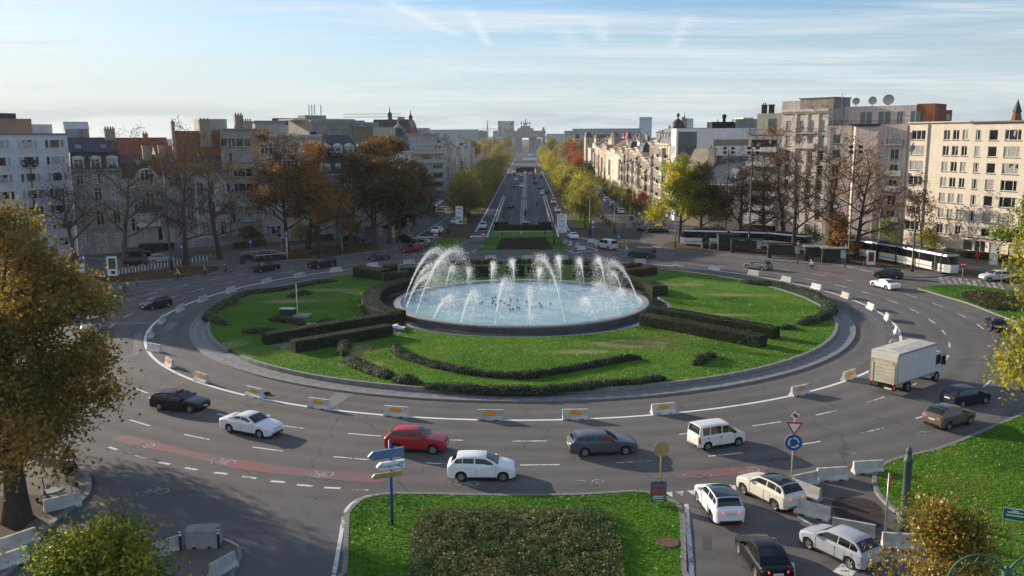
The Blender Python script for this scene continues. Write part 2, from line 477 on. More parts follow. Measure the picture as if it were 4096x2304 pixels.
for sgn in(-1,1):
 strip_sheet('road',M_avroad,204,314,*((-11.4,-7.0)if sgn<0 else(7.0,11.2)),.008)
 strip_sheet('road',M_avroad,536,617,*((-11.4,-6.6)if sgn<0 else(6.6,11.2)),.008)
strip_sheet('road',M_avroad,314,536,-11.4,11.2,.008)
strip_sheet('road',M_avroad,617,1230,-11.4,11.2,.008)
for(s0,s1,hw,dep)in HOLES:
 mb=MB();n=12
 for i in range(n):
  a=s0+(s1-s0)*i/n;b=s0+(s1-s0)*(i+1)/n
  za=ramp_z(a+1e-4)if i else ramp_z(a+.01);zb=ramp_z(b-.001)
  mb.face(AV(a,-hw,za),AV(a,hw,za),AV(b,hw,zb),AV(b,-hw,zb))
 tag(mb.build('road',M_avroad),kind='structure')
M_conc=mat('weathered_concrete',(.24,.235,.22),.85,.3,.7,.25)
M_concl=mat('pale_concrete',(.50,.49,.46),.8,.12,1.5,.15)
M_dark=mat('dark_void',(.012,.012,.013),.9,.1)
M_metal=mat('galvanised_steel',(.35,.36,.37),.45,.1,3,metal=.7)
M_dgreen=mat('dark_green_iron',(.012,.040,.030),.5,.2,3)
M_black=mat('black_plastic',(.015,.015,.016),.5,.1)
M_whitep=mat('white_enamel',(.72,.73,.73),.4,.05)
M_bluep=mat('blue_enamel',(.02,.085,.30),.4,.08)
M_redp=mat('red_enamel',(.50,.02,.02),.4,.08)
M_yellowp=mat('yellow_enamel',(.62,.36,.02),.5,.1)
M_ochre=mat('ochre_sign_back',(.36,.27,.11),.5,.15,6)
for sgn in(-1,1):
 root=empty('retaining_wall',AV(259,sgn*7.0));
 tag(root,'concrete retaining wall with white coping on the %s side of the underpass ramp'%('left' if sgn<0 else 'right'),'wall','walls of the underpass ramp')
 mb=MB();n=12
 for i in range(n):
  a=205+107*i/n;b=205+107*(i+1)/n
  t0,t1=sorted((sgn*6.75,sgn*7.0))
  A=[AV(a,t0,ramp_z(a)-.1),AV(a,t1,ramp_z(a)-.1),AV(a,t1,.55),AV(a,t0,.55)]
  B=[AV(b,t0,ramp_z(b)-.1),AV(b,t1,ramp_z(b)-.1),AV(b,t1,.55),AV(b,t0,.55)]
  for q in range(4):mb.face(A[q],A[(q+1)%4],B[(q+1)%4],B[q])
 w=mb.build('wall',M_conc,root);w.matrix_parent_inverse=Matrix.Translation(-Vector(root.location))
 mb=MB()
 for i in range(n):
  a=205+107*i/n;b=205+107*(i+1)/n
  ax=AV(a,sgn*6.9,.62);bx=AV(b,sgn*6.9,.62)
  mb.tube([ax,bx],.22,4)
 w=mb.build('coping',M_concl,root);w.matrix_parent_inverse=Matrix.Translation(-Vector(root.location))
root=empty('underpass_portal',AV(617,0))
tag(root,'dark wide tunnel mouth with a low concrete parapet across the avenue','tunnel')
def own(o,root):o.matrix_parent_inverse=Matrix.Translation(-Vector(root.location));return o
mb=MB();a,b=AV(617,-6.6),AV(617,6.6)
mb.face(AV(617.2,-6.6,-2.5),AV(617.2,6.6,-2.5),AV(617.2,6.6,.45),AV(617.2,-6.6,.45))
own(mb.build('opening',M_dark,root),root)
mb=MB();mb.prism([AV(616.6,-7.4),AV(616.6,7.4),AV(617.1,7.4),AV(617.1,-7.4)],.15,.75)
own(mb.build('parapet',M_dark,root),root)
for sgn in(-1,1):
 mb=MB();mb.prism([AV(540,sgn*6.6),AV(540,sgn*6.9),AV(617,sgn*6.9),AV(617,sgn*6.6)],-2.4,.6)
 tag(mb.build('retaining_wall',M_conc),'low concrete wall beside the %s edge of the far tunnel ramp'%('left' if sgn<0 else 'right'),'wall','walls of the far ramp')
root=empty('median_barrier',AV(400,0));tag(root,'long pale concrete median dividing the avenue lanes','barrier')
mb=MB()
M_med=mat('median_stone',(.34,.31,.27),.85,.3,.8,.2)
for i in range(20):
 a=206+400*i/20;b=206+400*(i+1)/20
 h=.75
 for(t0,t1,hh)in((-.55,.55,.12),(-.22,.22,h)):
  A=[AV(a,t0,ramp_z(a)),AV(a,t1,ramp_z(a)),AV(a,t1,ramp_z(a)+hh),AV(a,t0,ramp_z(a)+hh)]
  B=[AV(b,t0,ramp_z(b)),AV(b,t1,ramp_z(b)),AV(b,t1,ramp_z(b)+hh),AV(b,t0,ramp_z(b)+hh)]
  for q in range(4):mb.face(A[q],A[(q+1)%4],B[(q+1)%4],B[q])
own(mb.build('wall',M_med,root),root)
mb=MB()
for sgn in(-1,1):
 for i in range(40):
  a=206+400*i/40;b=a+10
  mb.face(AV(a,sgn*.9-.08,ramp_z(a)+.014),AV(a,sgn*.9+.08,ramp_z(a)+.014),AV(b,sgn*.9+.08,ramp_z(b)+.014),AV(b,sgn*.9-.08,ramp_z(b)+.014))
own(mb.build('edge_line',M_white,root),root)
def catmull(P,closed=False,n=5):
 P=[Vector(p)for p in P];out=[];m=len(P)
 for i in range(m if closed else m-1):
  g=(lambda k:P[k%m])if closed else(lambda k:P[max(0,min(m-1,k))])
  p0,p1,p2,p3=g(i-1),g(i),g(i+1),g(i+2)
  for k in range(n):
   t=k/n
   out.append(.5*((2*p1)+(p2-p0)*t+(2*p0-5*p1+4*p2-p3)*t*t+(3*p1-p0-3*p2+p3)*t**3))
 if not closed:out.append(P[-1])
 return out
def resample(P,step):
 P=[Vector(p)for p in P];L_=[0]
 for i in range(1,len(P)):L_.append(L_[-1]+(P[i]-P[i-1]).length)
 n=max(1,round(L_[-1]/step));out=[];j=0
 for k in range(n+1):
  d=L_[-1]*k/n
  while j<len(P)-2 and L_[j+1]<d:j+=1
  f=(d-L_[j])/max(1e-9,L_[j+1]-L_[j]);out.append(P[j].lerp(P[j+1],min(1,f)))
 return out
STONE={}
def kerb(path,w=.28,h=.13,step=1.0,m=None,name='kerb',stone='kerb_stone',z=0.0,into=1,limit=300):
 """a row of separate stones along a path; into = +1 puts them on the left of the path"""
 P=resample(path,step)
 root=empty(name,P[0]);tag(root,kind='structure')
 key=(round(w,3),round(h,3))
 if key not in STONE:
  mb=MB();mb.box(-.492,.492,0,w,0,h-.012);n=mb.pts([(-.485,.012,h),(.485,.012,h),(.485,w-.006,h),(-.485,w-.006,h)])
  mb.f.pop(1);mb.m.pop(1)
  for q in range(4):mb.idx(4+q,4+(q+1)%4,n+(q+1)%4,n+q)
  mb.idx(n,n+1,n+2,n+3)
  STONE[key]=mb.mesh(stone,m or M_kerb)
 for i in range(len(P)-1):
  if i>=limit:break
  a,b=P[i],P[i+1];d=b-a;L_=d.length
  ang=math.atan2(d.y,d.x)+(0 if into>0 else math.pi)
  o=bpy.data.objects.new(stone,STONE[key]);o.location=(a+b)/2-P[0]+Vector((0,0,z+random.uniform(-.006,.006)))
  o.rotation_euler=(0,0,ang);o.scale=(L_,1,1)
  link(o,root)
 return root
LAWNS=[]
def island(px,name,m,z=.12,closed_smooth=True,grass=0,kerb_range=None,n=4,kw=.28,world_extra=None):
 P=[G(*p)if len(p)==2 else Vector(p)for p in px]
 C=catmull(P,True,n)if closed_smooth else P
 ar=sum(C[i].x*C[(i+1)%len(C)].y-C[(i+1)%len(C)].x*C[i].y for i in range(len(C)))
 mb=MB();C2=C if ar>0 else C[::-1]
 mb.prism([(p.x,p.y)for p in C2],0.0,z)
 tag(mb.build(name,m),kind='structure')
 if grass:LAWNS.append(([(p.x,p.y)for p in C2],z,grass))
 if kerb_range:
  a,b=kerb_range;path=C[a*n:b*n+1]
  kerb([p.copy()for p in path],kw,z+.035,1.0,into=(-1 if ar>0 else 1))
 return C2
FRONT=[(1333,2420),(1388,2304),(1395,2180),(1402,2055),(1422,2033),(1461,2002),(1527,1988),(1610,1984),(2000,1991),(2333,1988),(2555,1975),(2638,1994),(2688,2013),(2713,2041),(2721,2110),(2724,2304),(2730,2420)]
island(FRONT,'lawn',M_lawn,.12,grass=110,kerb_range=(0,16))
RIGHT=[(4300,1590),(4096,1666),(4028,1694),(3912,1744),(3773,1800),(3634,1833),(3551,1861),(3512,1900),(3509,1944),(3529,1988),(3579,2038),(3645,2088),(3740,2170),(3830,2304),(3900,2420),(4500,2420),(4700,1900)]
island(RIGHT,'lawn',M_lawn,.12,grass=110,kerb_range=(0,14))
RB=[(3676,1155),(3732,1146),(3852,1144),(3937,1150),(4044,1167),(4110,1178),(4300,1215),(4300,1330),(4096,1295),(4044,1279),(3980,1255),(3873,1214),(3787,1189),(3715,1167)]
island(RB,'lawn',M_lawn,.12,grass=70,kerb_range=(7,14))
LSMALL=[(150,1180),(280,1176),(483,1176),(470,1195),(316,1240),(200,1265),(60,1290),(20,1230)]
island(LSMALL,'lawn',M_lawn,.12,grass=60,kerb_range=(2,6))
LV=[(-420,1185),(0,1160),(250,1142),(500,1136),(717,1119),(860,1098),(1000,1068),(1150,1046),(1340,1031),(1470,1013),(1556,1003),(1600,985),(1640,951),(1700,906),(1748,856)]
LVp=[G(*p)for p in LV]
wall_l=[AV(250,-34),AV(213,-35),Vector((-34,196,0)),Vector((-82,166,0)),Vector((-110,118,0))]
mb=MB();C=catmull(LVp,False,3)+wall_l
ar=sum(C[i].x*C[(i+1)%len(C)].y-C[(i+1)%len(C)].x*C[i].y for i in range(len(C)))
mb.prism([(p.x,p.y)for p in(C if ar>0 else C[::-1])],0,.12)
tag(mb.build('pavement',M_pave),kind='structure')
kerb(catmull(LVp,False,4),.25,.14,1.6,into=(1 if ar>0 else-1))
def sheet(px,name,m,z,smooth=True):
 P=[G(*p)if len(p)==2 else Vector(p)for p in px];C=catmull(P,True,3)if smooth else P
 ar=sum(C[i].x*C[(i+1)%len(C)].y-C[(i+1)%len(C)].x*C[i].y for i in range(len(C)))
 if ar<0:C=C[::-1]
 mb=MB();mb.face(*[(p.x,p.y,z)for p in C])
 return tag(mb.build(name,m),kind='structure'),C
_,LVC=sheet([(-400,1180),(0,1152),(250,1137),(500,1130),(717,1113),(830,1098),(880,1072),(760,1068),(560,1092),(400,1105),(120,1110),(-350,1130)],'verge',M_verge,.126)
_,LVC2=sheet([(1160,1040),(1330,1026),(1460,1009),(1520,1000),(1500,975),(1420,978),(1280,985),(1180,1000),(1130,1020)],'verge',M_verge,.126)
sheet([(560,1060),(760,1042),(900,1010),(1150,985),(1400,965),(1400,955),(1100,972),(860,1000),(560,1045)],'path',ground_mat('old_paving',[(.07,.06,.055),(.09,.08,.072),(.12,.11,.1)],(.1,1,9)),.126)
RV=[(2600,985),(2650,995),(2702,1005),(2813,1016),(3003,1037),(3098,1046),(3229,1055),(3351,1062),(3488,1090),(3638,1109),(3745,1108),(3800,1098),(3860,1075)]
RVp=[G(*p)for p in RV]
wall_r=[Vector((77,150,0)),Vector((95,140,0)),Vector((78,174,0)),Vector((70,185,0)),Vector((46,213,0)),AV(228,40),AV(228,30),AV(205,29),G(2560,960)]
C=catmull(RVp,False,3)+wall_r
mb=MB();ar=sum(C[i].x*C[(i+1)%len(C)].y-C[(i+1)%len(C)].x*C[i].y for i in range(len(C)))
mb.prism([(p.x,p.y)for p in(C if ar>0 else C[::-1])],0,.12)
tag(mb.build('pavement',M_pave),kind='structure')
kerb(catmull(RVp,False,4),.25,.14,1.6,into=(1 if ar>0 else-1))
sheet([(2660,990),(2820,1005),(3000,1015),(3250,1040),(3480,1068),(3640,1085),(3720,1085),(3600,1050),(3400,1015),(3200,985),(3000,965),(2800,960),(2680,970)],'verge',M_verge,.126)
sheet([(3860,1078),(4400,1150),(4400,1060),(4050,1015),(3800,1020)],'pavement',M_pave,.03,False)
island([(1722,1000),(1757,959),(1772,953),(1859,952),(1872,960),(1852,972),(1778,999),(1735,1003)],'lawn',M_lawn,.12,grass=30,kerb_range=(4,7))
island([(1909,1002),(1933,985),(1954,953),(2100,949),(2230,948),(2250,976),(2286,999),(2235,1005),(2000,1005)],'lawn',M_lawn,.12,grass=45,kerb_range=(6,9))
island([AV(186.5,-7.2),AV(186.5,6.8),AV(205,6.7),AV(205,-6.7)],'lawn',M_lawn,.10,False,grass=12)
strip_sheet('path',M_pave,189.5,191.5,-7,6.6,.106)
strip_sheet('path',M_concl,198.2,199.2,-6.8,6.6,.12)
for(s0,s1,t0,t1,m_)in((188,940,-18.5,-11.6,M_verge),(206,1000,11.6,18.4,M_lawn)):
 strip_sheet('verge',m_,s0,s1,t0,t1,.11)
strip_sheet('verge',M_dirt,206,420,11.3,13.2,.116)
strip_sheet('road',M_redpave,200,300,19.0,23.0,.014)
strip_sheet('road',M_road,206,900,18.4,29.5,.012)
strip_sheet('road',M_road,200,900,-29,-18.5,.012)
strip_sheet('pavement',M_pave,206,900,29.5,42,.1)
strip_sheet('pavement',ground_mat('blue_stone',[(.13,.135,.145),(.16,.165,.175),(.2,.2,.21)],(.2,1.2,9)),205,900,-34.5,-29,.12)
LF=[(-500,1700),(-200,1760),(60,1795),(150,1822),(230,1845),(300,1870),(335,1905),(345,1950),(330,1990),(295,2020),(220,2075),(140,2150),(60,2240),(-20,2320),(-500,2500)]
island(LF,'pavement',M_dirt,.12,kerb_range=(1,13),kw=.34)
sheet([(-100,2020),(60,1990),(160,1990),(200,2040),(120,2100),(40,2180),(-60,2280),(-200,2300)],'verge',ground_mat('leaf_litter',[(.04,.022,.015),(.065,.032,.02),(.12,.10,.085)],(.12,1,9),.6),.126)
island([(640,2304),(700,2220),(760,2170),(830,2155),(900,2170),(945,2196),(955,2230),(920,2304),(900,2420),(600,2420)],'pavement',M_pave,.10,kerb_range=(1,8),kw=.2)
sheet([(3270,1960),(3330,1935),(3460,1900),(3500,1920),(3500,1960),(3540,2040),(3600,2100),(3620,2200),(3540,2220),(3400,2150),(3290,2060)],'pavement',ground_mat('worn_asphalt',[(.085,.07,.062),(.11,.098,.09),(.13,.12,.112)],(.25,1.2,18)),.010)
sheet([(3330,2000),(3420,1990),(3500,2010),(3540,2060),(3520,2110),(3440,2110),(3350,2070)],'verge',ground_mat('brown_leaf_mush',[(.03,.022,.02),(.045,.032,.028),(.085,.06,.05)],(.4,2.4,18),.5),.015)
def strip_line(path,w,m,name='road_marking',z=.016):
 mb=MB();P=[Vector(p)for p in path]
 L_,R_=[],[]
 for i,p in enumerate(P):
  d=(P[min(i+1,len(P)-1)]-P[max(i-1,0)]);d.z=0;d.normalize();nrm=Vector((-d.y,d.x,0))*w/2
  L_.append(Vector((p.x+nrm.x,p.y+nrm.y,p.z+z)));R_.append(Vector((p.x-nrm.x,p.y-nrm.y,p.z+z)))
 a=mb.pts(L_);b=mb.pts(R_)
 for i in range(len(P)-1):mb.idx(b+i,b+i+1,a+i+1,a+i)
 return mb.build(name,m)
MARK=empty('road_marking',(CX,CY,0));tag(MARK,kind='structure')
def mark(path,w,m=None,name='line',z=.016):
 o=strip_line(path,w,m or M_white,name,z);o.parent=MARK;o.matrix_parent_inverse=Matrix.Translation((-CX,-CY,0));return o
mark([ring(44.35,a)for a in range(-164,1)]+[ring(44.35,a)for a in range(1,197)],.30,M_whitefresh,'ring_line')
for base,rad,per,dash in((-91.4,49.0,7.17,3.05),(-90.7,53.6,6.95,2.8)):
 n=round(360/per)
 for k in range(n):
  a=base+k*360.0/n
  if rad>50 and 40<(a%360)<95:continue
  mark([ring(rad,a+dash*j/3)for j in range(4)],.17,M_white,'lane_dash')
mark([ring(43.0,a)for a in range(-120,20,2)],.06,paint_mat('old_paint',(.24,.24,.24),.7,3),'old_line')
for px_ in([(436,1789),(468,1800)],[(540,1820),(580,1835)],[(635,1850),(680,1858)],[(740,1872),(790,1880)],[(857,1891),(912,1897)],[(970,1906),(1025,1914)],[(1083,1925),(1140,1930)],[(1188,1940),(1250,1945)],[(1296,1951),(1362,1954)],[(1408,1959),(1476,1962)]):
 mark([G(*p)for p in px_],.26,M_white,'lane_dash')
mark(catmull([G(*p)for p in((1330,2330),(1362,2150),(1372,2080),(1385,2040),(1420,2005),(1470,1985),(1535,1977))],False,5),.22,M_white,'edge_line')
mark([G(2745,2016),G(2752,2110),(G(2764,2250)),G(2772,2400)],.26,M_white,'edge_line')
mark([G(3190,2066),G(3250,2102)],.2,M_white,'edge_line')
mark([G(3165,2250),G(3172,2330)],.3,M_white,'edge_line')
mark([G(3096,1924),G(3180,1912)],.16,M_white,'edge_line')
mark([G(3365,2300),G(3410,2260)],.9,M_white,'edge_line')
mark([G(2520,1995),G(2600,1985)],.15,M_white,'edge_line')
for q in((2658,1970,2690,1968,2690,1990),(2705,1968,2735,1965,2730,1986),(2748,1963,2778,1962,2774,1981),(2788,1960,2815,1958,2812,1975),(2912,1945,2941,1942,2946,1963),(2952,1941,2980,1939,2986,1958),(2845,1956,2870,1953,2868,1968)):
 mb=MB();P=[G(q[0],q[1]),G(q[4],q[5]),G(q[2],q[3])]
 mb.face(*[(p.x,p.y,.016)for p in P]);o=mb.build('give_way_triangle',M_white,MARK);o.matrix_parent_inverse=Matrix.Translation((-CX,-CY,0))
for t0 in(-11.0,10.8):
 mark([AV(s,t0,.0)for s in range(200,1000,20)],.28,M_whitefresh,'edge_line')
for t0 in(-7.9,7.9):
 mark([AV(s,t0)for s in range(188,330,10)],.28,M_whitefresh,'edge_line')
for t0 in(-3.6,3.9,-7.6,7.7):
 for i in range(40):
  s=222+i*8
  if abs(t0)>7 and s<320:continue
  z0,z1=ramp_z(s),ramp_z(s+2.0)
  mark([AV(s,t0,z0),AV(s+2.0,t0,z1)],.16,M_white,'lane_dash')
for pts in([(1778,1001),(1872,963)],[(1888,1007),(1930,985),(1948,955)],[(2236,950),(2252,985),(2295,1012),(2330,1006),(2386,1003),(2380,996),(2330,985)],[(2326,950),(2370,968),(2395,985),(2440,992)],[(2455,985),(2500,985),(2508,996),(2490,999),(2440,995)]):
 mark(catmull([G(*p)for p in pts],False,4),.25,M_whitefresh,'edge_line')
for(x0,y0,x1,y1)in((1695,1017,1711,1002),(1660,948,1760,890),(1760,890,1800,862)):
 mark([G(x0,y0),G(x1,y1)],.25,M_white,'edge_line')
for i in range(10):
 mark([G(1580+i*34,1021-i*1.3),G(1596+i*34,1020-i*1.3)],.35,M_white,'lane_dash')
for i in range(6):
 x=1664+i*18;mark([G(x,952),G(x+10,946)],1.1,M_white,'zebra_stripe')
for i in range(4):
 x=1884+i*19;mark([G(x,949),G(x+5,943)],1.2,M_white,'zebra_stripe')
for i in range(10):
 x=3760+i*26;mark([G(x,1108+i*2.2),G(x+18,1138+i*2.2)],.5,M_bike,'zebra_stripe')
for q in([(516,1743),(800,1812),(1000,1846),(1250,1880),(1510,1900),(1505,1932),(1200,1905),(930,1872),(700,1815),(470,1765)],[(2715,1888),(2900,1875),(3060,1862),(3050,1895),(2900,1905),(2720,1915)],[(1640,960),(1760,957),(1755,965),(1630,968)],[(1862,957),(1948,953),(1946,959),(1850,964)],[(3255,1082),(3350,1098),(3480,1125),(3480,1133),(3340,1108),(3250,1090)],[(2264,957),(2330,949),(2350,956),(2275,968)],[(560,1180),(700,1150),(720,1155),(580,1186)],[(4030,1140),(4200,1110),(4230,1130),(4060,1152)],[(2370,1012),(2440,1008),(2450,1016),(2380,1020)],[(1780,1008),(1870,1003),(1880,1011),(1790,1018)]):
 P=catmull([G(*p)for p in q],True,3)
 ar=sum(P[i].x*P[(i+1)%len(P)].y-P[(i+1)%len(P)].x*P[i].y for i in range(len(P)))
 mb=MB();mb.face(*[(p.x,p.y,.0125)for p in(P if ar>0 else P[::-1])])
 o=mb.build('cycle_lane',M_red,MARK);o.matrix_parent_inverse=Matrix.Translation((-CX,-CY,0))
for q in([(1339,1570),(1420,1575),(1330,1630),(1290,1625)],[(672,1290),(715,1290),(680,1323),(655,1323)],[(3590,1357),(3566,1357),(3535,1400),(3570,1400)],[(540,1335),(570,1335),(560,1400),(555,1420),(470,1435),(530,1415),(535,1370)],[(440,1290),(620,1288),(620,1294),(440,1300)]):
 sheet(q,'road_patch',M_patch,.010,False)
sheet([(2810,2145),(2845,2145),(2845,2200),(2812,2200)],'road_patch',ground_mat('dark_repair',[(.06,.06,.062),(.075,.074,.075),(.085,.084,.084)],(.3,1.2,20)),.010,False)
sheet([(640,1965),(1200,1995),(1330,2060),(1310,2420),(600,2420),(400,2100)],'road_patch',ground_mat('bluish_asphalt',[(.094,.092,.096),(.115,.112,.116),(.135,.131,.133)],(.09,.7,20)),.008)
def bike_mark(px_,py_,ang,size=1.7):
 g=G(px_,py_)
 M_=Matrix.Translation((g.x,g.y,.018))@Matrix.Rotation(ang,4,'Z')@Matrix.Scale(size*.82,4)
 mb=MB()
 def ln(a,b,w=.05):
  a=Vector((*a,0));b=Vector((*b,0));d=(b-a).normalized();n=Vector((-d.y,d.x,0))*w/2
  mb.face(M_@(a-n),M_@(b-n),M_@(b+n),M_@(a+n))
 for cx in(-.34,.34):
  for k in range(18):
   a0,a1=2*math.pi*k/18,2*math.pi*(k+1)/18
   mb.face(*[M_@Vector((cx+r_*math.cos(a),r_*math.sin(a),0))for r_,a in((.20,a0),(.26,a0),(.26,a1),(.20,a1))])
 for a,b in(((-.34,0),(-.12,.3)),((-.12,.3),(.24,.3)),((.24,.3),(.0,0)),((.0,0),(-.14,.36)),((-.34,0),(0,0)),((.34,0),(.2,.42)),((.12,.42),(.28,.42)),((-.22,.36),(-.06,.36))):
  ln(a,b)
 o=mb.build('bicycle_symbol',M_bike,MARK);o.matrix_parent_inverse=Matrix.Translation((-CX,-CY,0))
for(x,y,a,s)in((575,1778,150,2.0),(893,1845,155,2.0),(1277,1895,168,2.0),(610,1970,20,2.0),(2357,1930,183,2.0),(1855,1935,180,2.0),(2790,1902,190,2.0),(2982,1882,195,2.0),(540,2150,20,2.0),(3736,1191,20,1.9),(3880,1247,30,1.9),(3310,1093,150,1.9),(3404,1111,150,1.9),(3160,1060,170,1.9),(640,1158,10,1.9),(2020,1011,0,1.9),(2196,1010,0,1.9),(3390,1815,30,1.4),(3700,1735,30,1.5),(2870,1030,160,1.9),(2960,1040,160,1.9)):
 bike_mark(x,y,R(a),s)
def LZ(r):
 t=min(1,max(0,(37.6-r)/18.0));return .40+.22*(t*t*(3-2*t))
mb=MB();rs=[18.9,22,25,28,31,34,36,37.62]
rg=[]
for r_ in rs:rg.append(mb.pts([ring(r_,a,LZ(r_))for a in range(0,360,3)]))
for i in range(len(rs)-1):
 for k in range(120):mb.idx(rg[i]+k,rg[i+1]+k,rg[i+1]+(k+1)%120,rg[i]+(k+1)%120)
tag(mb.build('lawn',M_lawn,smooth=True),kind='structure')
GAPS=[(-143.5,-137.5)]
def ring_stones(name,stone,r0,r1,z0,z1,nst,m,gaps=()):
 root=empty(name,(CX,CY,0));tag(root,kind='structure')
 st=2*math.pi/nst;e=st*.5-.008/r1
 mb=MB();lo=[(r0,-e),(r1,-e),(r1,e),(r0,e)];c=.012
 a=mb.pts([(r_*math.cos(t),r_*math.sin(t),z0)for r_,t in lo])
 b=mb.pts([(r_*math.cos(t),r_*math.sin(t),z1-c)for r_,t in lo])
 d=mb.pts([(r_*math.cos(t),r_*math.sin(t),z1)for r_,t in((r0+c,-e+c/r1),(r1-c,-e+c/r1),(r1-c,e-c/r1),(r0+c,e-c/r1))])
 for q in range(4):
  mb.idx(a+q,a+(q+1)%4,b+(q+1)%4,b+q);mb.idx(b+q,b+(q+1)%4,d+(q+1)%4,d+q)
 mb.idx(d,d+1,d+2,d+3)
 me=mb.mesh(stone,m)
 for k in range(nst):
  deg=math.degrees(k*st);deg=deg-360 if deg>180 else deg
  if any(g0<deg<g1 for g0,g1 in gaps):continue
  new(stone,me,root,(0,0,random.uniform(-.008,.008)),(0,0,k*st))
ring_stones('kerb','kerb_stone',39.5,39.84,0,.16,250,M_kerb)
ring_stones('apron','apron_slab',38.0,39.49,0,.13,150,M_apron)
ring_stones('parapet','parapet_stone',37.62,37.98,0,.50,140,M_kerb,GAPS)
pw=[ring(38.45,math.degrees(math.atan2(G(953,1420,.4).y-CY,G(953,1420,.4).x-CX)),.14),G(1110,1384,.4),G(1300,1350,.5),G(1480,1330,.6),G(1600,1320,.62)]
mb=MB();pl,pr_=[],[]
for i,p in enumerate(pw):
 d=(pw[min(i+1,4)]-pw[max(0,i-1)]);d.normalize();n=Vector((-d.y,d.x,0))*(2.3 if i==0 else 1.5)
 for lst,q in((pl,p+n),(pr_,p-n)):lst.append(Vector((q.x,q.y,(LZ(math.hypot(q.x-CX,q.y-CY))+.012)if i else .145)))
a=mb.pts(pl);b=mb.pts(pr_)
for i in range(4):mb.idx(b+i,b+i+1,a+i+1,a+i)
tag(mb.build('path',M_apron),kind='structure')
# ================================================================== buildings
def wall_mat(name,col,var=.16,joint=0.0,bw=1.2,bh=.6,streak=.25,bump=.1):
 """plaster or stone with soft rain streaks, optionally with block joints"""
 if name in MATS:return MATS[name]
 m=bpy.data.materials.new(name);m.use_nodes=True
 nt=m.node_tree;N=nt.nodes.new;L=nt.links.new
 b=nt.nodes['Principled BSDF'];b.inputs['Roughness'].default_value=.88;b.inputs['Specular IOR Level'].default_value=.25
 tc=N('ShaderNodeTexCoord')
 def nz(sc,scale,det=5):
  mp=N('ShaderNodeMapping');L(tc.outputs['Object'],mp.inputs[0]);mp.inputs['Scale'].default_value=sc
  n=N('ShaderNodeTexNoise');L(mp.outputs[0],n.inputs['Vector']);n.inputs['Scale'].default_value=scale;n.inputs['Detail'].default_value=det
  n.inputs['Roughness'].default_value=.6
  r_=N('ShaderNodeMapRange');L(n.outputs[0],r_.inputs[0]);r_.inputs[1].default_value=.32;r_.inputs[2].default_value=.68
  return r_.outputs[0]
 def mul(c,f,k0,k1):
  r_=N('ShaderNodeMapRange');L(f,r_.inputs[0]);r_.inputs[3].default_value=k0;r_.inputs[4].default_value=k1
  q=N('ShaderNodeMix');q.data_type='RGBA';q.blend_type='MULTIPLY';q.inputs[0].default_value=1
  L(c,q.inputs[6]);cc=N('ShaderNodeCombineXYZ')
  for i in range(3):L(r_.outputs[0],cc.inputs[i])
  L(cc.outputs[0],q.inputs[7]);return q.outputs[2]
 rgb=N('ShaderNodeRGB');rgb.outputs[0].default_value=(*[min(.74,q_*1.48)for q_ in col],1)
 c=mul(rgb.outputs[0],nz((1,1,1),.35),1-var,1+var)
 c=mul(c,nz((3.2,3.2,.22),.8),1-streak,1.0)
 c=mul(c,nz((1,1,1),5),.9,1.1)
 if joint:
  cx=N('ShaderNodeSeparateXYZ');L(tc.outputs['Object'],cx.inputs[0])
  cm=N('ShaderNodeCombineXYZ');L(cx.outputs[0],cm.inputs[0]);L(cx.outputs[2],cm.inputs[1])
  br=N('ShaderNodeTexBrick');L(cm.outputs[0],br.inputs['Vector']);br.inputs['Scale'].default_value=1
  br.inputs['Brick Width'].default_value=bw;br.inputs['Row Height'].default_value=bh;br.inputs['Mortar Size'].default_value=.03
  br.offset=0.0 if bw>1 else .5
  br.inputs['Color1'].default_value=(1,1,1,1);br.inputs['Color2'].default_value=(.93,.93,.93,1);br.inputs['Mortar'].default_value=(1-joint,)*3+(1,)
  q=N('ShaderNodeMix');q.data_type='RGBA';q.blend_type='MULTIPLY';q.inputs[0].default_value=1
  L(c,q.inputs[6]);L(br.outputs['Color'],q.inputs[7]);c=q.outputs[2]
 L(c,b.inputs['Base Color'])
 MATS[name]=m
 return m
def glass_mat():
 m=bpy.data.materials.new('window_glass');m.use_nodes=True
 nt=m.node_tree;N=nt.nodes.new;L=nt.links.new
 b=nt.nodes['Principled BSDF'];b.inputs['Roughness'].default_value=.06;b.inputs['Specular IOR Level'].default_value=.8
 oi=N('ShaderNodeObjectInfo');tc=N('ShaderNodeTexCoord')
 n=N('ShaderNodeTexNoise');n.noise_dimensions='4D';L(tc.outputs['Object'],n.inputs['Vector']);n.inputs['Scale'].default_value=.9
 w=N('ShaderNodeMath');w.operation='MULTIPLY';L(oi.outputs['Random'],w.inputs[0]);w.inputs[1].default_value=40;L(w.outputs[0],n.inputs['W'])
 a=N('ShaderNodeMath');a.operation='ADD';L(n.outputs[0],a.inputs[0]);L(oi.outputs['Random'],a.inputs[1])
 cr=N('ShaderNodeValToRGB');L(a.outputs[0],cr.inputs[0])
 e=cr.color_ramp.elements;e[0].position=.5;e[0].color=(.012,.013,.015,1);e[1].position=1.0;e[1].color=(.03,.032,.034,1)
 x=e.new(1.22);x.color=(.20,.19,.17,1)
 x=e.new(1.3);x.color=(.33,.32,.30,1)
 L(cr.outputs[0],b.inputs['Base Color'])
 MATS['window_glass']=m
 return m
M_glass=glass_mat()
M_fwhite=mat('window_frame_white',(.55,.55,.53),.5,.06)
M_fdark=mat('window_frame_dark',(.04,.04,.045),.5,.1)
M_slate=mat('slate_roof',(.035,.04,.05),.55,.3,1.2,.3,6)
M_slateb=mat('blue_slate',(.045,.06,.085),.5,.25,1.2,.3,6)
M_tile=mat('red_roof_tile',(.20,.055,.032),.8,.3,1.2,.4,7)
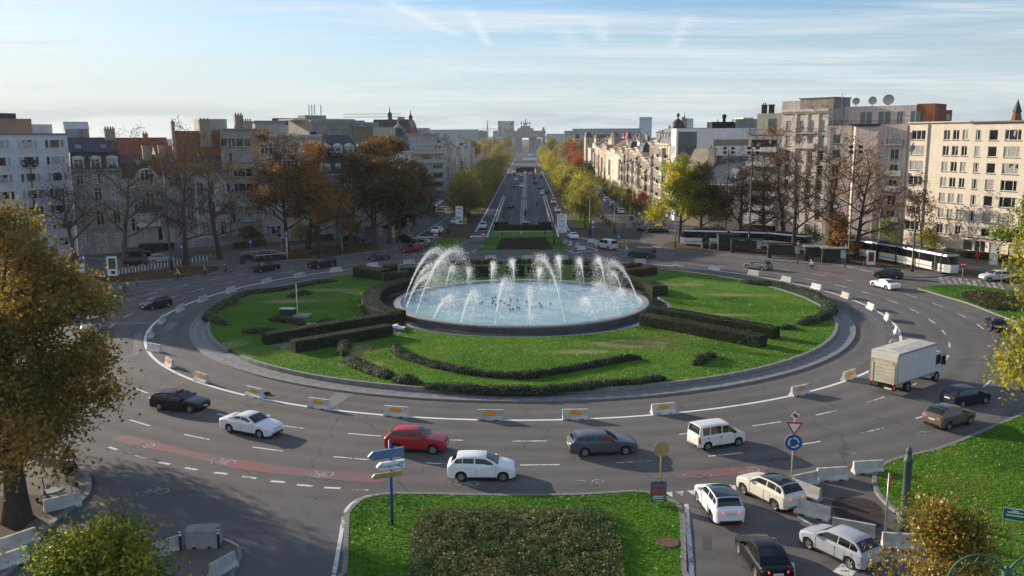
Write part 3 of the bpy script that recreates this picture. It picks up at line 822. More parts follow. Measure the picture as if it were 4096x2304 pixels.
M_tilebr=mat('brown_roof_tile',(.07,.042,.036),.8,.3,1.2,.4,7)
M_brick=wall_mat('red_brick',(.22,.085,.05),.2,.3,.5,.16)
M_brickp=wall_mat('pale_brick',(.34,.20,.14),.2,.2,.5,.16)
M_zinc=mat('zinc',(.24,.26,.27),.45,.15,1,metal=.4)
M_roofflat=mat('bitumen_roof',(.09,.088,.085),.9,.3,.5)
M_stone=wall_mat('french_stone',(.40,.345,.27),.15,.12,1.4,.5)
M_grey=wall_mat('grey_render',(.31,.29,.265),.18,0,streak=.4)
M_beige=wall_mat('beige_brick',(.27,.225,.175),.14,.1,.6,.25,.3)
M_sill=mat('blue_stone_sill',(.19,.185,.175),.8,.2,3)
WIN={}
def win_mesh(w,h,style,fm):
 """frame (and pane) meshes of a window; x across, y into the wall, z up, origin at its lower left corner"""
 k=(round(w,2),round(h,2),style,fm.name)
 if k in WIN:return WIN[k]
 mb=MB();f=.085
 def bar(x0,x1,z0,z1,d=.06):mb.box(x0,x1,-.03,d,z0,z1)
 arch=style.endswith('a')
 st=style.rstrip('a')
 nm,tr={'1':(0,0),'2':(1,0),'3':(2,0),'2t':(1,1),'3t':(2,1),'w':(2,0),'1t':(0,1),'4t':(3,1),'4':(3,0)}[st]
 bar(0,f,0,h);bar(w-f,w,0,h);bar(f,w-f,0,f);bar(f,w-f,h-f,h)
 xs=[w*(i+1)/(nm+1)for i in range(nm)]
 if st=='w':xs=[w*.24,w*.76]
 zt=h*.70
 if tr:bar(f,w-f,zt-.04,zt+.04)
 for x in xs:bar(x-.05,x+.05,f,h-f,.05)
 if arch:
  for sg in(0,1):
   for i in range(4):
    a0,a1=math.pi/2*i/4,math.pi/2*(i+1)/4;rr=w/2
    def q(a):return(rr-rr*math.cos(a))if sg==0 else(rr+rr*math.cos(a))
    zb=h-min(rr,h*.45);kk=min(rr,h*.45)
    p=[(q(a0),-.17,zb+kk*math.sin(a0)),(q(a1),-.17,zb+kk*math.sin(a1)),(q(a1),-.17,h),(q(a0),-.17,h)]
    mb.mat(1).face(*(p if sg else p[::-1]));mb.mat(0)
 fr=mb.mesh('window',[fm,M_stone])
 mb=MB();mb.face((f,0,f),(w-f,0,f),(w-f,0,h-f),(f,0,h-f));pa=mb.mesh('pane',M_glass)
 mb=MB();mb.box(-.08,w+.08,-.30,.0,-.10,-.002);si=mb.mesh('sill',M_sill)
 WIN[k]=(fr,pa,si)
 return WIN[k]
def facade_mesh(W,H,holes,z0=0.0,rec=.17,y=0.0,mb=None):
 """front wall with openings; holes: (x, z, w, h)"""
 mb=mb or MB()
 xs=sorted({0.0,W}|{round(v,4)for(x,z,w,h)in holes for v in(x,x+w)})
 zs=sorted({z0,H}|{round(v,4)for(x,z,w,h)in holes for v in(z,z+h)})
 def inside(cx,cz):return any(x<cx<x+w and z<cz<z+h for(x,z,w,h)in holes)
 for j in range(len(zs)-1):
  run=None
  for i in range(len(xs)-1):
   solid=not inside((xs[i]+xs[i+1])/2,(zs[j]+zs[j+1])/2)
   if solid and run is None:run=xs[i]
   if run is not None and(not solid or i==len(xs)-2):
    e=xs[i]if not solid else xs[i+1]
    mb.face((run,y,zs[j]),(e,y,zs[j]),(e,y,zs[j+1]),(run,y,zs[j+1]));run=None
 for(x,z,w,h)in holes:
  a,b=y,y+rec
  mb.face((x,a,z),(x,b,z),(x,b,z+h),(x,a,z+h));mb.face((x+w,b,z),(x+w,a,z),(x+w,a,z+h),(x+w,b,z+h))
  mb.face((x,b,z),(x,a,z),(x+w,a,z),(x+w,b,z));mb.face((x,a,z+h),(x,b,z+h),(x+w,b,z+h),(x+w,a,z+h))
 return mb
class Bld:
 def __init__(s,name,label,A,B,depth,H,wm,group=None,cat='building'):
  A,B=Vector(A),Vector(B);d=B-A
  s.W=math.hypot(d.x,d.y);s.H=H;s.D=depth;s.wm=wm
  s.root=empty(name,(A.x,A.y,0),math.atan2(d.y,d.x));tag(s.root,label,cat,group)
  s.holes=[];s.wins=[]
 def win(s,x,z,w,h,style='2',fm=None,sill=True):
  s.holes.append((x,z,w,h));s.wins.append((x,z,w,h,style,fm or M_fwhite,sill));return s
 def row(s,z,h,spec,fm=None,sill=True):
  for(x,w,st)in spec:s.win(x,z,w,h,st,fm,sill)
  return s
 def even(s,z,h,n,w,style='2',m0=.9,fm=None):
  g=(s.W-2*m0)/n
  for i in range(n):s.win(m0+g*(i+.5)-w/2,z,w,h,style,fm)
  return s
 def finish(s,join=False,top=True,body=True):
  mb=facade_mesh(s.W,s.H,s.holes)
  W,H,D=s.W,s.H,s.D
  mb.face((W,0,0),(W,D,0),(W,D,H),(W,0,H));mb.face((0,D,0),(0,0,0),(0,0,H),(0,D,H));mb.face((W,D,0),(0,D,0),(0,D,H),(W,D,H))
  if top:mb.face((0,0,H),(W,0,H),(W,D,H),(0,D,H))
  mb.build('wall',s.wm,s.root)
  if join:
   mf,mp=MB(),MB()
   for(x,z,w,h,st,fm,si)in s.wins:
    fr,pa,_=win_mesh(w,h,st,fm)
    for me,M_ in((fr,mf),(pa,mp)):
     n=M_.pts([(v.co.x+x,v.co.y+.13,v.co.z+z)for v in me.vertices])
     for p in me.polygons:M_.mi=p.material_index;M_.idx(*[n+i for i in p.vertices])
   if s.wins:
    o=mf.build('windows',[s.wins[0][5],M_stone],s.root);tag(o,kind='stuff')
    o=mp.build('panes',M_glass,o);tag(o,kind='stuff')
  else:
   for(x,z,w,h,st,fm,si)in s.wins:
    fr,pa,sm=win_mesh(w,h,st,fm)
    o=new('window',fr,s.root,(x,.12,z));new('pane',pa,o,(0,.01,0))
    if si:new('sill',sm,o,(0,0,0))
  return s
 def bx(s,name,x0,x1,y0,y1,z0,z1,m):
  mb=MB();mb.box(x0,x1,y0,y1,z0,z1);return mb.build(name,m,s.root)
 def cornice(s,z,h=.4,out=.45,m=None,name='cornice'):
  mb=MB();mb.extr([(-out,z+h),(-out,z+h*.55),(-out*.45,z),(0.02,z),(0.02,z+h)],-.02,s.W+.02)
  return mb.build(name,m or s.wm,s.root)
 def band(s,z,h=.22,out=.12,m=None):return s.bx('string_course',0,s.W,-out,.002,z,z+h,m or s.wm)
 def pilaster(s,x,w,z0,z1,out=.18,m=None):return s.bx('pilaster',x,x+w,-out,.002,z0,z1,m or s.wm)
 def gable(s,z,rise,m,over=.35,ridge=.5):
  """pitched roof, ridge along the street"""
  mb=MB();W,D=s.W,s.D;yr=D*ridge;o=over
  mb.face((0,-o,z-.1),(W,-o,z-.1),(W,yr,z+rise),(0,yr,z+rise));mb.face((W,D,z),(0,D,z),(0,yr,z+rise),(W,yr,z+rise))
  mb.build('roof',m,s.root)
  mb=MB()
  for x in(0.01,W-.01):
   p=[(x,0,z),(x,D,z),(x,yr,z+rise-.08)]
   mb.face(*p)
  mb.build('gable_wall',s.wm,s.root);return s
 def mansard(s,z,rise,inset,m,flat=None):
  mb=MB();W,D=s.W,s.D;i=inset
  a=[(0,0,z),(W,0,z),(W,D,z),(0,D,z)];b=[(i*.3,i,z+rise),(W-i*.3,i,z+rise),(W-i*.3,D-i,z+rise),(i*.3,D-i,z+rise)]
  for q in range(4):mb.face(a[q],a[(q+1)%4],b[(q+1)%4],b[q])
  mb.face(*b);s.roofpart=mb.build('roof',m,s.root);return s
 def dormer(s,x,z,w,h,y=.25,depth=1.6,m=None,roof=None,style='2t',rnd=False):
  r_=empty('dormer',(x,y,z));r_.parent=s.root
  mb=facade_mesh(w,h,[(.18,.12,w-.36,h-.32)])
  mb.face((0,depth,0),(0,0,0),(0,0,h),(0,depth,h));mb.face((w,0,0),(w,depth,0),(w,depth,h),(w,0,h))
  n=6
  if rnd:
   for k in range(n):
    a0,a1=math.pi*k/n,math.pi*(k+1)/n
    p=[(w/2-(w/2+.12)*math.cos(a),h+.45*math.sin(a))for a in(a0,a1)]
    mb.face((p[0][0],-.12,p[0][1]),(p[1][0],-.12,p[1][1]),(p[1][0],depth,p[1][1]),(p[0][0],depth,p[0][1]))
    mb.face((p[0][0],-.05,h-.02),(p[1][0],-.05,h-.02),(p[1][0],-.05,p[1][1]),(p[0][0],-.05,p[0][1]))
  else:
   mb.face((-.12,-.15,h-.02),(w/2,-.15,h+.5),(w/2,depth,h+.5),(-.12,depth,h-.02));mb.face((w/2,-.15,h+.5),(w+.12,-.15,h-.02),(w+.12,depth,h-.02),(w/2,depth,h+.5))
   mb.face((0,-.01,h),(w,-.01,h),(w/2,-.01,h+.45))
  mb.build('dormer_wall',m or M_fwhite,r_)
  fr,pa,_=win_mesh(round(w-.36,2),round(h-.32,2),style,M_fwhite)
  o=new('window',fr,r_,(.18,.1,.12))
  mb=MB();mb.face((.26,.115,.2),(w-.26,.115,.2),(w-.26,.115,h-.28),(.26,.115,h-.28));mb.build('pane',M_glass,r_)
  return s
 def skylight(s,x,z,y,w=.9,h=1.2,slope=45):
  mb=MB();mb.box(-w/2,w/2,-h/2,h/2,0,.09)
  o=mb.build('skylight',mat('skylight_glass',(.12,.16,.22),.15,.1,spec=.8),s.root,(x,y,z),(R(slope),0,0));return s
 def chimney(s,x,y,z0,z1,w=.9,d=.6,m=None,pots=2):
  mb=MB();mb.box(x,x+w,y,y+d,z0,z1-.25);mb.box(x-.08,x+w+.08,y-.08,y+d+.08,z1-.25,z1)
  o=mb.build('chimney',m or M_beige,s.root)
  for i in range(pots):
   mb=MB();mb.lathe([(.13,z1),(.15,z1+.05),(.12,z1+.45)],8,Matrix.Translation((x+w*(i+.5)/pots,y+d/2,0)));mb.build('chimney_pot',M_tilebr,o)
  return s
 def balcony(s,x0,x1,z,out=.8,solid=None,rail=None):
  o=s.bx('balcony',x0,x1,-out,-.002,z-.16,z,s.wm)
  mb=MB()
  if solid:
   mb.box(x0,x1,-out,-out+.08,z,z+.95);mb.box(x0,x0+.08,-out+.08,-.002,z,z+.95);mb.box(x1-.08,x1,-out+.08,-.002,z,z+.95)
   mb.build('parapet',solid,o)
  else:
   m=rail or M_black;h=.95
   for p in(((x0,-.02),(x0,-out)),((x0,-out),(x1,-out)),((x1,-out),(x1,-.02))):
    (ax,ay),(bx_,by)=p;L_=math.hypot(bx_-ax,by-ay);n=max(1,int(L_/.22))
    mb.tube([(ax,ay,z+h),(bx_,by,z+h)],.035,4)
    for i in range(n+1):
     t=i/n;X,Y=ax+(bx_-ax)*t,ay+(by-ay)*t;mb.tube([(X,Y,z),(X,Y,z+h)],.018,3,False)
   mb.build('railing',m,o)
  return s
 def bay(s,x0,x1,z0,z1,out,rows,m=None,roof=None,st='2t'):
  """projecting bay window; rows: (z, h)"""
  r_=empty('bay_window',(0,0,0));r_.parent=s.root;c=out*.8
  P=[(x0,0),(x0+c,-out),(x1-c,-out),(x1,0)]
  mb=MB()
  for i in range(3):
   (ax,ay),(bx_,by)=P[i],P[i+1];L_=math.hypot(bx_-ax,by-ay);ang=math.atan2(by-ay,bx_-ax)
   M_=Matrix.Translation((ax,ay,0))@Matrix.Rotation(ang,4,'Z')
   ww=L_-.3
   hs=[(.15,z,ww,h)for z,h in rows]
   f=facade_mesh(L_,z1,hs,z0,.1)
   n=mb.pts([M_@Vector(v)for v in f.v])
   for q in f.f:mb.idx(*[n+k for k in q])
   for z,h in rows:
    fr,pa,_=win_mesh(round(ww,2),round(h,2),st if i==1 else '1t',M_fwhite)
    p=M_@Vector((.15,.08,z))
    o=new('window',fr,r_,p,(0,0,ang))
  for z in(z0,z1):
   mb.face(*([(p[0],p[1],z)for p in P]if z==z1 else[(p[0],p[1],z)for p in P][::-1]))
  w_=mb.build('bay_wall',m or s.wm,r_)
  mb=MB();k=.12
  Q=[(x0+.05,-.0),(x0+c,-out+k),(x1-c,-out+k),(x1-.05,0)]
  for i in range(3):
   for z,h in rows:mb.face((*Q[i],z),(*Q[i+1],z),(*Q[i+1],z+h),(*Q[i],z+h))
  tag(mb.build('panes',M_glass,r_),kind='stuff')
  if roof:
   mb=MB();zz=z1
   T=[(x0+.2,-.02),(x1-.2,-.02)]
   E_=[(x0-.15,.0),(x0+c-.1,-out-.2),(x1-c+.1,-out-.2),(x1+.15,0)]
   mb.face((*E_[1],zz),(*E_[2],zz),(*T[1],zz+1.3),(*T[0],zz+1.3));mb.face((*E_[0],zz),(*E_[1],zz),(*T[0],zz+1.3));mb.face((*E_[2],zz),(*E_[3],zz),(*T[1],zz+1.3))
   mb.build('bay_roof',roof,r_)
  return s
def on_line(px_,A,B,py_=700):
 """point of the street line AB that the photograph shows in pixel column px_"""
 A,B=Vector(A),Vector(B);d=cdir(px_,py_);D=B-A
 t=(A.x*d.y-A.y*d.x)/(D.y*d.x-D.x*d.y)
 return A+D*t
LA,LB=Vector((-78,163,0)),Vector((-34.5,191,0))
WB=on_line(284,LA,LB)+Vector((.02,-.15,0));WA=WB+Vector((-.62,-1.0,0)).normalized()*30
b=Bld('apartment_block','wide white apartment block with rows of triple windows at the far left',WA,WB,14,22.6,wall_mat('pale_render',(.44,.41,.385),.1,0,streak=.22))
pan=mat('white_window_panel',(.55,.57,.60),.6,.08)
for k in range(8):
 z=22.6-2.55-2.95*k+.05
 if z<.5:break
 b.bx('panel_band',.2,b.W-.25,-.03,.002,z-.15,z+1.75,pan)
 for j in range(6):
  x=b.W-4.35-j*4.9
  if x<.3:continue
  b.win(x,z,.65,1.55,'1',None,False);b.win(x+.85,z,1.85,1.55,'1',None,False);b.win(x+2.9,z,.65,1.55,'1',None,False)
b.holes=[]
for(x,z,w,h,st,fm,si)in b.wins:
 fr,pa,sm=win_mesh(w,h,st,fm)
 o=new('window',fr,b.root,(x,-.09,z));new('pane',pa,o,(0,.01,0))
b.wins=[]
b.finish()
b.bx('parapet',-.1,b.W+.1,-.12,.2,22.45,22.75,M_sill)
b.bx('penthouse',2,b.W-8.2,2.5,9,22.6,25.2,wall_mat('grey_panel',(.25,.25,.26),.1));b.bx('penthouse_roof',1.6,b.W-7.8,2.1,9.4,25.2,26.2,M_slate)
b.chimney(b.W-13,1.6,22.6,25.9,1.7,.9,M_brick,3)
b.bx('lift_house',b.W-11,b.W-5.2,2,6,22.6,25.3,M_brickp);b.bx('lift_house',b.W-4.6,b.W-.3,4,8,22.6,24.4,wall_mat('pale_render',(.44,.41,.385)))
for x in(8,11,14.5):
 mb=MB();mb.tube([(x,5,25.9),(x,5,28.4)],.04,4);mb.tube([(x-.5,5,27.9),(x+.5,5,27.9)],.03,4);mb.build('antenna',M_metal,b.root)
def seg(px0,px1,A=LA,B=LB):return on_line(px0,A,B),on_line(px1,A,B)
A,B=seg(284,487)
b=Bld('town_house','stone town house with dark mansard roof and three white dormers beside the white block',A,B,12,15.9,wall_mat('sooty_stone',(.29,.255,.21),.2,.1,1.4,.5,.4))
g=b.W/3
for z,h in((1.6,2.3),(5.6,2.7),(10.2,2.5),(13.4,1.7)):
 for i in range(3):b.win(g*(i+.5)-.65,z,1.3,h,'2t')
b.finish();b.cornice(15.6,.5,.5);b.band(4.6);b.band(9.2)
b.mansard(15.9,3.6,.8,M_slate);b.gable(19.4,2.6,M_slate,.1,.35)
for i in range(3):b.dormer(g*(i+.5)-.95,16.0,1.9,2.2,.1,1.6,None,None,'2t',True)
b.skylight(g*.6,20.3,1.3,1.0,1.5,32);b.skylight(g*2.1,20.3,1.3,1.0,1.5,32)
b.chimney(b.W-1.9,3.2,17,23.6,1.8,.8,M_beige,4);b.chimney(b.W-5.5,4.5,20,23.4,.9,.7,M_beige,0)
mb=MB();b.bx('glass_lantern',0.3,4.4,6,9,21.5,23.6,M_zinc)
mb=MB();mb.extr([(5.8,23.6),(9.2,23.6),(7.5,25.0)],.2,4.5);mb.build('lantern_roof',mat('lantern_glass',(.45,.47,.45),.3,.1),b.root)
A,B=seg(487,645)
b=Bld('town_house','art nouveau house with round gable and white oriel window over a garage',A,B,12,14.2,wall_mat('warm_stone',(.31,.265,.205),.2,.1,1.2,.45,.35))
W=b.W;xg=W*.62
b.win(W*.1,12.4,1.7,1.4,'3');b.win(W*.14,7.6,1.5,2.7,'2ta');b.win(W*.14,4.0,1.5,2.6,'2t')
b.win(xg-1.2,8.4,2.4,3.0,'3ta');b.win(xg-1.9,1.9,.9,2.9,'1');b.win(xg-.8,1.9,1.9,2.9,'1');b.win(xg+1.3,1.9,.9,2.9,'1')
b.finish()
mb=MB();n=14;rr=W*.30
P=[(xg-rr,-.25,14.0)]+[(xg-rr*math.cos(math.pi*k/n),-.25,14.0+rr*1.0*math.sin(math.pi*k/n))for k in range(n+1)]
P=P[1:]
mb.face(*P);Q=[(p[0],1.2,p[2])for p in P]
for i in range(len(P)-1):mb.face(P[i+1],P[i],Q[i],Q[i+1])
mb.build('round_gable',MATS['warm_stone'],b.root)
fr,pa,sm=win_mesh(2.4,2.3,'3ta',M_fwhite);o=new('window',fr,b.root,(xg-1.2,-.30,13.6));new('pane',pa,o,(0,.01,0))
b.mansard(14.2,2.9,1.6,M_tilebr);b.gable(17.0,1.6,M_tilebr,-.8,.45);b.skylight(W*.45,17.2,1.0,.8,1.0,50)
b.bay(xg-2.5,xg+2.5,4.9,7.6,1.0,[(5.5,1.9)],M_fwhite,M_slate,'3t')
b.balcony(xg-1.5,xg+1.5,8.2,.6)
b.bx('garage_opening',xg-2.4,xg+2.6,-.02,.004,-.2,1.5,M_dark)
b.chimney(W-2.6,2.5,15,20.4,1.6,.8,M_beige,3)
A,B=Vector((-85,184,0)),Vector((-74,191,0))
b=Bld('rear_house','tall red tiled roof rising behind the round gabled house',A,B,12,15.6,M_brickp);b.finish();b.gable(15.6,6.4,M_tile,.3,.5);b.chimney(b.W-5,5,20,22.8,1.0,.8,M_brick,2)
A,B=seg(645,775)
b=Bld('town_house','narrow grey house with red tiled roof and green framed windows behind the green pole',A,B,12,15.2,wall_mat('dark_grey_stone',(.25,.23,.205),.2,.1,1.2,.45,.4))
for z,h in((1.5,2.8),(5.6,3.0),(9.6,2.6),(13.0,1.7)):
 for i in range(3):b.win(b.W*(i+.5)/3-.6,z,1.2,h,'2ta' if z<9 else '2t')
b.finish();b.cornice(14.9,.4,.5);b.gable(15.3,5.0,M_tile,.4,.5);b.balcony(.6,b.W-.6,5.4,.8);b.balcony(1.2,b.W-1.2,9.3,.6);b.skylight(b.W*.4,17.5,2.0,.9,1.2,40);b.chimney(.4,3,16,20.4,1.3,.7,M_brickp)
A,B=seg(775,905)
b=Bld('town_house','pale stone house with dark pitched roof and three arched upper windows',A,B,12,14.6,wall_mat('white_stone',(.44,.41,.37),.15,.1,1.2,.45,.3))
for z,h in((2.6,2.6),(6.7,2.6),(10.6,2.5)):
 for i in range(3):b.win(b.W*(i+.5)/3-.65,z,1.3,h,'2ta' if z>10 else '2t')
b.finish();b.cornice(14.3,.5,.5);b.band(5.9);b.gable(14.9,7.2,M_slate,.3,.55)
for i in range(3):b.skylight(b.W*(i+.5)/3,16.3,1.3,.9,1.1,48)
b.skylight(b.W*.45,20.6,4.8,1.0,1.2,48)
b.bx('plinth',-.01,b.W,-.06,.003,0,1.9,wall_mat('blue_plinth',(.19,.19,.21)))
A,B=seg(905,1040)
b=Bld('apartment_house','beige brick apartment house with broad five light windows and tall chimney',A,B,13,23.6,M_beige)
for k in range(7):
 z=20.0-3.05*k
 b.win(b.W-7.6,z,6.2,1.75,'4')
 b.win(.5,z,1.0,1.9,'1')
b.win(b.W-2,.2,1.2,2.3,'1',M_fdark,False)
b.finish();b.cornice(23.3,.35,.25)
b.chimney(b.W*.48,3,23.5,26.4,1.6,1.0,M_beige,3);b.chimney(b.W-2.4,2,23.5,25.2,2.0,.9,M_beige,4)
b.bx('lift_house',-3.6,1.8,4,9,22.0,25.6,wall_mat('pink_render',(.36,.29,.26)));b.bx('party_wall',-9,-.05,3,3.5,14,23.2,M_brick);b.chimney(-4.0,2.6,20,25.3,2.2,1.2,M_beige,3);b.chimney(-9.3,2.7,14,25.0,.6,.9,M_beige,1)
A,B=seg(1040,1292)
b=Bld('apartment_house','pale grey apartment house with three axes of white windows and a flat cornice',A,B,13,22.0,wall_mat('lilac_grey_render',(.38,.35,.33),.12,0,streak=.25))
ax=[b.W*f for f in(.155,.49,.83)]
for k in range(5):
 for i,x in enumerate(ax):b.win(x-1.65,18.4-3.35*k,3.3,2.0,'4t')
b.win(ax[0]-1.4,.9,3.2,2.6,'3');b.win(ax[2]-2.2,.9,3.6,2.4,'1')
b.finish();b.cornice(21.5,.9,.5)
b.bx('roof_storey',.3,b.W*.49,2.5,9,22.0,25.0,M_grey);b.bx('roof_slab',-.1,b.W*.5,2.1,9.4,25.0,25.3,M_zinc)
b.bx('flue',b.W*.85,b.W*.95,1,2,22,23.0,M_dark)
A,B=seg(1292,1452)
b=Bld('town_house','stone house with steep black slate mansard and small white dormers',A,B,12,13.8,wall_mat('sooty_stone',(.29,.255,.21)))
for z,h in((1.2,3.0),(5.6,2.8),(9.8,2.6)):
 for i in range(4):b.win(b.W*(i+.5)/4-.55,z,1.1,h,'2ta')
b.finish();b.cornice(13.5,.5,.5,M_fwhite);b.mansard(13.9,4.0,1.0,M_slate);b.gable(17.9,4.4,M_slate,.1,.6)
for i in range(4):b.dormer(b.W*(i+.5)/4-.7,14.1,1.4,1.7,.25,1.5,None,None,'2',True)
for i in range(3):b.dormer(1.0+i*2.6,18.2,1.5,1.8,1.0,1.8)
A,B=Vector((-46.5,204,0)),Vector((-35.5,213,0))
M_diam=mat('relief_concrete',(.23,.22,.20),.85,.25,.6,.3)
b=Bld('office_building','grey concrete office building with diamond relief walls and phone masts on top',A,B,12,25.8,M_diam);b.finish()
b.bx('set_back_roof',-3,b.W-1,3,11,25.8,26.2,M_grey);b.bx('terrace_void',b.W-3.4,b.W+2,-.3,4,21.3,24.2,mat('ochre_concrete',(.22,.17,.11),.9,.2));b.bx('terrace_slab',b.W-4,b.W+3.5,-.6,5,24.2,25.4,M_conc);b.bx('terrace_slab',b.W-.2,b.W+7,-.8,5,19.2,20.9,M_conc)
b.bx('side_wing',b.W+.01,b.W+6.8,0,8,0,19.2,M_diam)
for z in(20.2,21.4,22.6,23.8,25.0):
 for i in range(11):
  mb=MB();x=-.3+i*1.25+(.6 if int(z*10)%24 else 0);q=.55
  if x>b.W-4:continue
  c=(x,-.22,z);P=[(x-q,0,z),(x,0,z-q),(x+q,0,z),(x,0,z+q)]
  for k in range(4):mb.face(P[k],P[(k+1)%4],c)
  mb.build('relief_diamond',M_diam,b.root)
for i,x in enumerate((1.5,2.2,2.9,4.6)):
 mb=MB();mb.tube([(x,4,26.6),(x,4,29.6)],.06,5);mb.box(x-.16,x+.16,3.7,3.95,27.2,29.4);mb.build('phone_mast',M_whitep,b.root)
b.bx('plant_room',.2,5.6,3.2,7,26.2,27.0,M_conc)
A,B=Vector((-35.0,200,0)),Vector((-29.0,222,0))
A,B=Vector((-39.5,233,0)),Vector((-29.8,259,0))
b=Bld('corner_house','white stone corner house with blue slate mansard and a big bulbous slate dome',A,B,14,17.6,wall_mat('white_stone',(.44,.41,.37)))
for z,h in((1.5,3.2),(6.2,3.0),(10.8,2.8),(14.6,2.1)):
 for i in range(5):b.win(b.W*(i+.5)/5-.65,z,1.3,h,'2ta')
b.finish();b.cornice(17.2,.6,.6,M_fwhite);b.mansard(17.8,4.4,.9,M_slateb)
for i in(1,3):b.dormer(b.W*(i+.5)/5-.9,18.0,1.8,2.6,.2,1.8,None,None,'2t',i==3)
b.bx('roof_storey',1,b.W-3.5,3,9,22.2,24.6,mat('pale_green_glass',(.25,.30,.20),.2,.15))
mb=MB();Mx=Matrix.Translation((b.W-.6,3.6,0))
mb.lathe([(2.7,17.6),(2.7,20.0),(2.6,21.2),(2.2,22.6),(1.6,23.8),(1.2,24.4)],16,Mx);mb.build('dome',M_slateb,b.root,smooth=True)
mb=MB();mb.lathe([(1.35,24.4),(1.35,24.7),(.9,25.0),(.9,25.2),(.5,25.6),(.25,26.0),(.14,26.5),(.22,26.7),(.05,27.0),(.02,27.8)],12,Mx);mb.build('finial',M_conc,b.root,smooth=True)
A2=B;B2=AV(252,-33.5)
rng=random.Random(3)
HC=[(.42,.36,.28),(.47,.42,.34),(.36,.31,.25),(.50,.47,.41),(.40,.33,.27),(.44,.40,.36),(.33,.27,.22)]
HM=[wall_mat('house_front_%s'%n,c,.14,.1,1.1,.4,.3)for n,c in zip(('sand','cream','umber','white','rose','grey','brown'),HC)]
ROOFS=[M_slate,M_tile,M_tilebr,M_slateb,M_slate,M_tile]
WORDS_R=['two upper balconies','a tall bay window','a stepped dormer','a plain flat cornice','a steep gable','tall ground floor arches']
def town(A,B,H,near,label,group,seed):
 r_=random.Random(seed)
 D=r_.uniform(11,14)
 m=HM[seed%7 if seed%7!=4 else 1]
 b=Bld('town_house',label,A,B,D,H,m,group,'house')
 fl=max(3,round((H-1.2)/3.7));fh=(H-1.4)/fl
 nax=2 if b.W<7.4 else 3
 bay=r_.random()<.6
 fm=M_fwhite if r_.random()<.8 else M_fdark
 bx0=r_.choice([0,1])*(b.W/2)
 for k in range(fl):
  z=1.3+k*fh;h=min(fh-1.0,2.8)
  for i in range(nax):
   x=b.W*(i+.5)/nax
   if bay and near and 1<=k<fl-1 and(bx0<=x<bx0+b.W/2):continue
   b.win(x-.6,z,1.2,h,'2ta' if(k+seed)%3==1 else '2t',fm)
 b.finish(join=not near);b.cornice(H-.45,.5,.55)
 if near:
  for k in range(1,fl):b.band(.75+k*fh,.18,.1)
  if bay:b.bay(bx0+.35,bx0+b.W/2-.35,1.3+fh-.5,1.3+(fl-1)*fh-.6,.9,[(1.3+k*fh,fh-1.25)for k in range(1,fl-1)],m,M_slate)
  else:
   for k in range(1,min(fl,4)):b.balcony(b.W*.1 if k%2 else b.W*.52,b.W*.48 if k%2 else b.W*.9,1.2+k*fh,.75)
  for i in range(nax):b.pilaster(b.W*i/nax-(.0 if i else-.02),.3,.3,H-.6,.12)
 elif bay:
  b.bx('bay_window',bx0+.4,bx0+b.W/2-.4,-.9,-.002,1.0+fh,1+(fl-1)*fh,m)
 rt=seed%4;rm=ROOFS[r_.randrange(6)]
 if rt==0:
  b.mansard(H,3.0,1.0,M_slate)
  for i in range(nax):b.dormer(b.W*(i+.5)/nax-.7,H+.1,1.4,1.9,.3,1.5)
  b.bx('roof_storey',.6,b.W-.6,3,D-2,H+2.9,H+3.4,M_zinc)
 elif rt in(1,2):b.gable(H,r_.uniform(3.2,4.8),rm,.35,.5)
 else:b.bx('roof_storey',.4,b.W-.4,2.6,D-2,H,H+2.6,m);b.bx('roof_slab',.1,b.W-.1,2.2,D-1.5,H+2.6,H+2.85,M_zinc)
 for q in range(r_.choice((1,2))):b.chimney(r_.choice((.05,b.W-1.3)),r_.uniform(3,6),H,H+r_.uniform(3.4,5.5),1.2,.7,r_.choice((M_beige,M_brick,m)),3)
 return b
b=Bld('apartment_building','pale green glass apartment building with long terraces after the domed corner house',Vector((-34.5,292,0)),Vector((-23.2,300,0)),20,20.0,mat('pale_green_panel',(.30,.34,.32),.5,.1),None)
for k in range(6):
 z=1.2+k*3.15;b.row(z,2.0,[(.6+i*4.4,3.8,'3')for i in range(3)],M_fdark,False)
b.finish()
for k in range(1,6):b.bx('terrace_slab',-.3,14,-1.4,-.01,.75+k*3.15,1.0+k*3.15,M_concl);b.bx('glass_balustrade',-.3,14,-1.4,-1.34,1.0+k*3.15,1.9+k*3.15,mat('green_balustrade',(.22,.30,.30),.15,.1))
b.bx('roof_storey',1,12.5,2,10,20.0,22.8,M_grey);b.bx('roof_slab',.5,13,1,11,22.8,23.1,M_zinc)
mb=MB();mb.lathe([(3.4,0),(3.4,15.6),(3.6,15.7),(3.6,16.1)],20,Matrix.Translation((-1.5,2.2,0)));mb.build('round_corner',M_brickp,b.root,smooth=False)
for k in range(3):
 for a in range(5):
  an=R(-150+a*28);mb=MB();mb.box(-.5,.5,-.06,.06,1.5+k*4.9,4.4+k*4.9,Matrix.Translation((-1.5+3.42*math.cos(an),2.2+3.42*math.sin(an),0))@Matrix.Rotation(an+math.pi/2,4,'Z'));mb.build('window',M_glass,b.root)
s=303.0;i=0
LWORD_OLD=['first','second','third','fourth','fifth','sixth','seventh','eighth','ninth','tenth','eleventh','twelfth','thirteenth','fourteenth','fifteenth','sixteenth','seventeenth','eighteenth','nineteenth','twentieth']
LH=[17.5,18.5,19,17,19,20,18,19,17,19,18,19,17,20,18,17]
while s<640 and i<16:
 w=rng.uniform(7.5,10.5)if s<380 else rng.uniform(16,30)
 town(AV(s,-31.5),AV(s+w-.02,-31.5),LH[i]*.93,s<360,'%s grey stone house past the green glass block on the left of the avenue'%LWORD[i],'houses along the left of the avenue',20+i)
 s+=w;i+=1
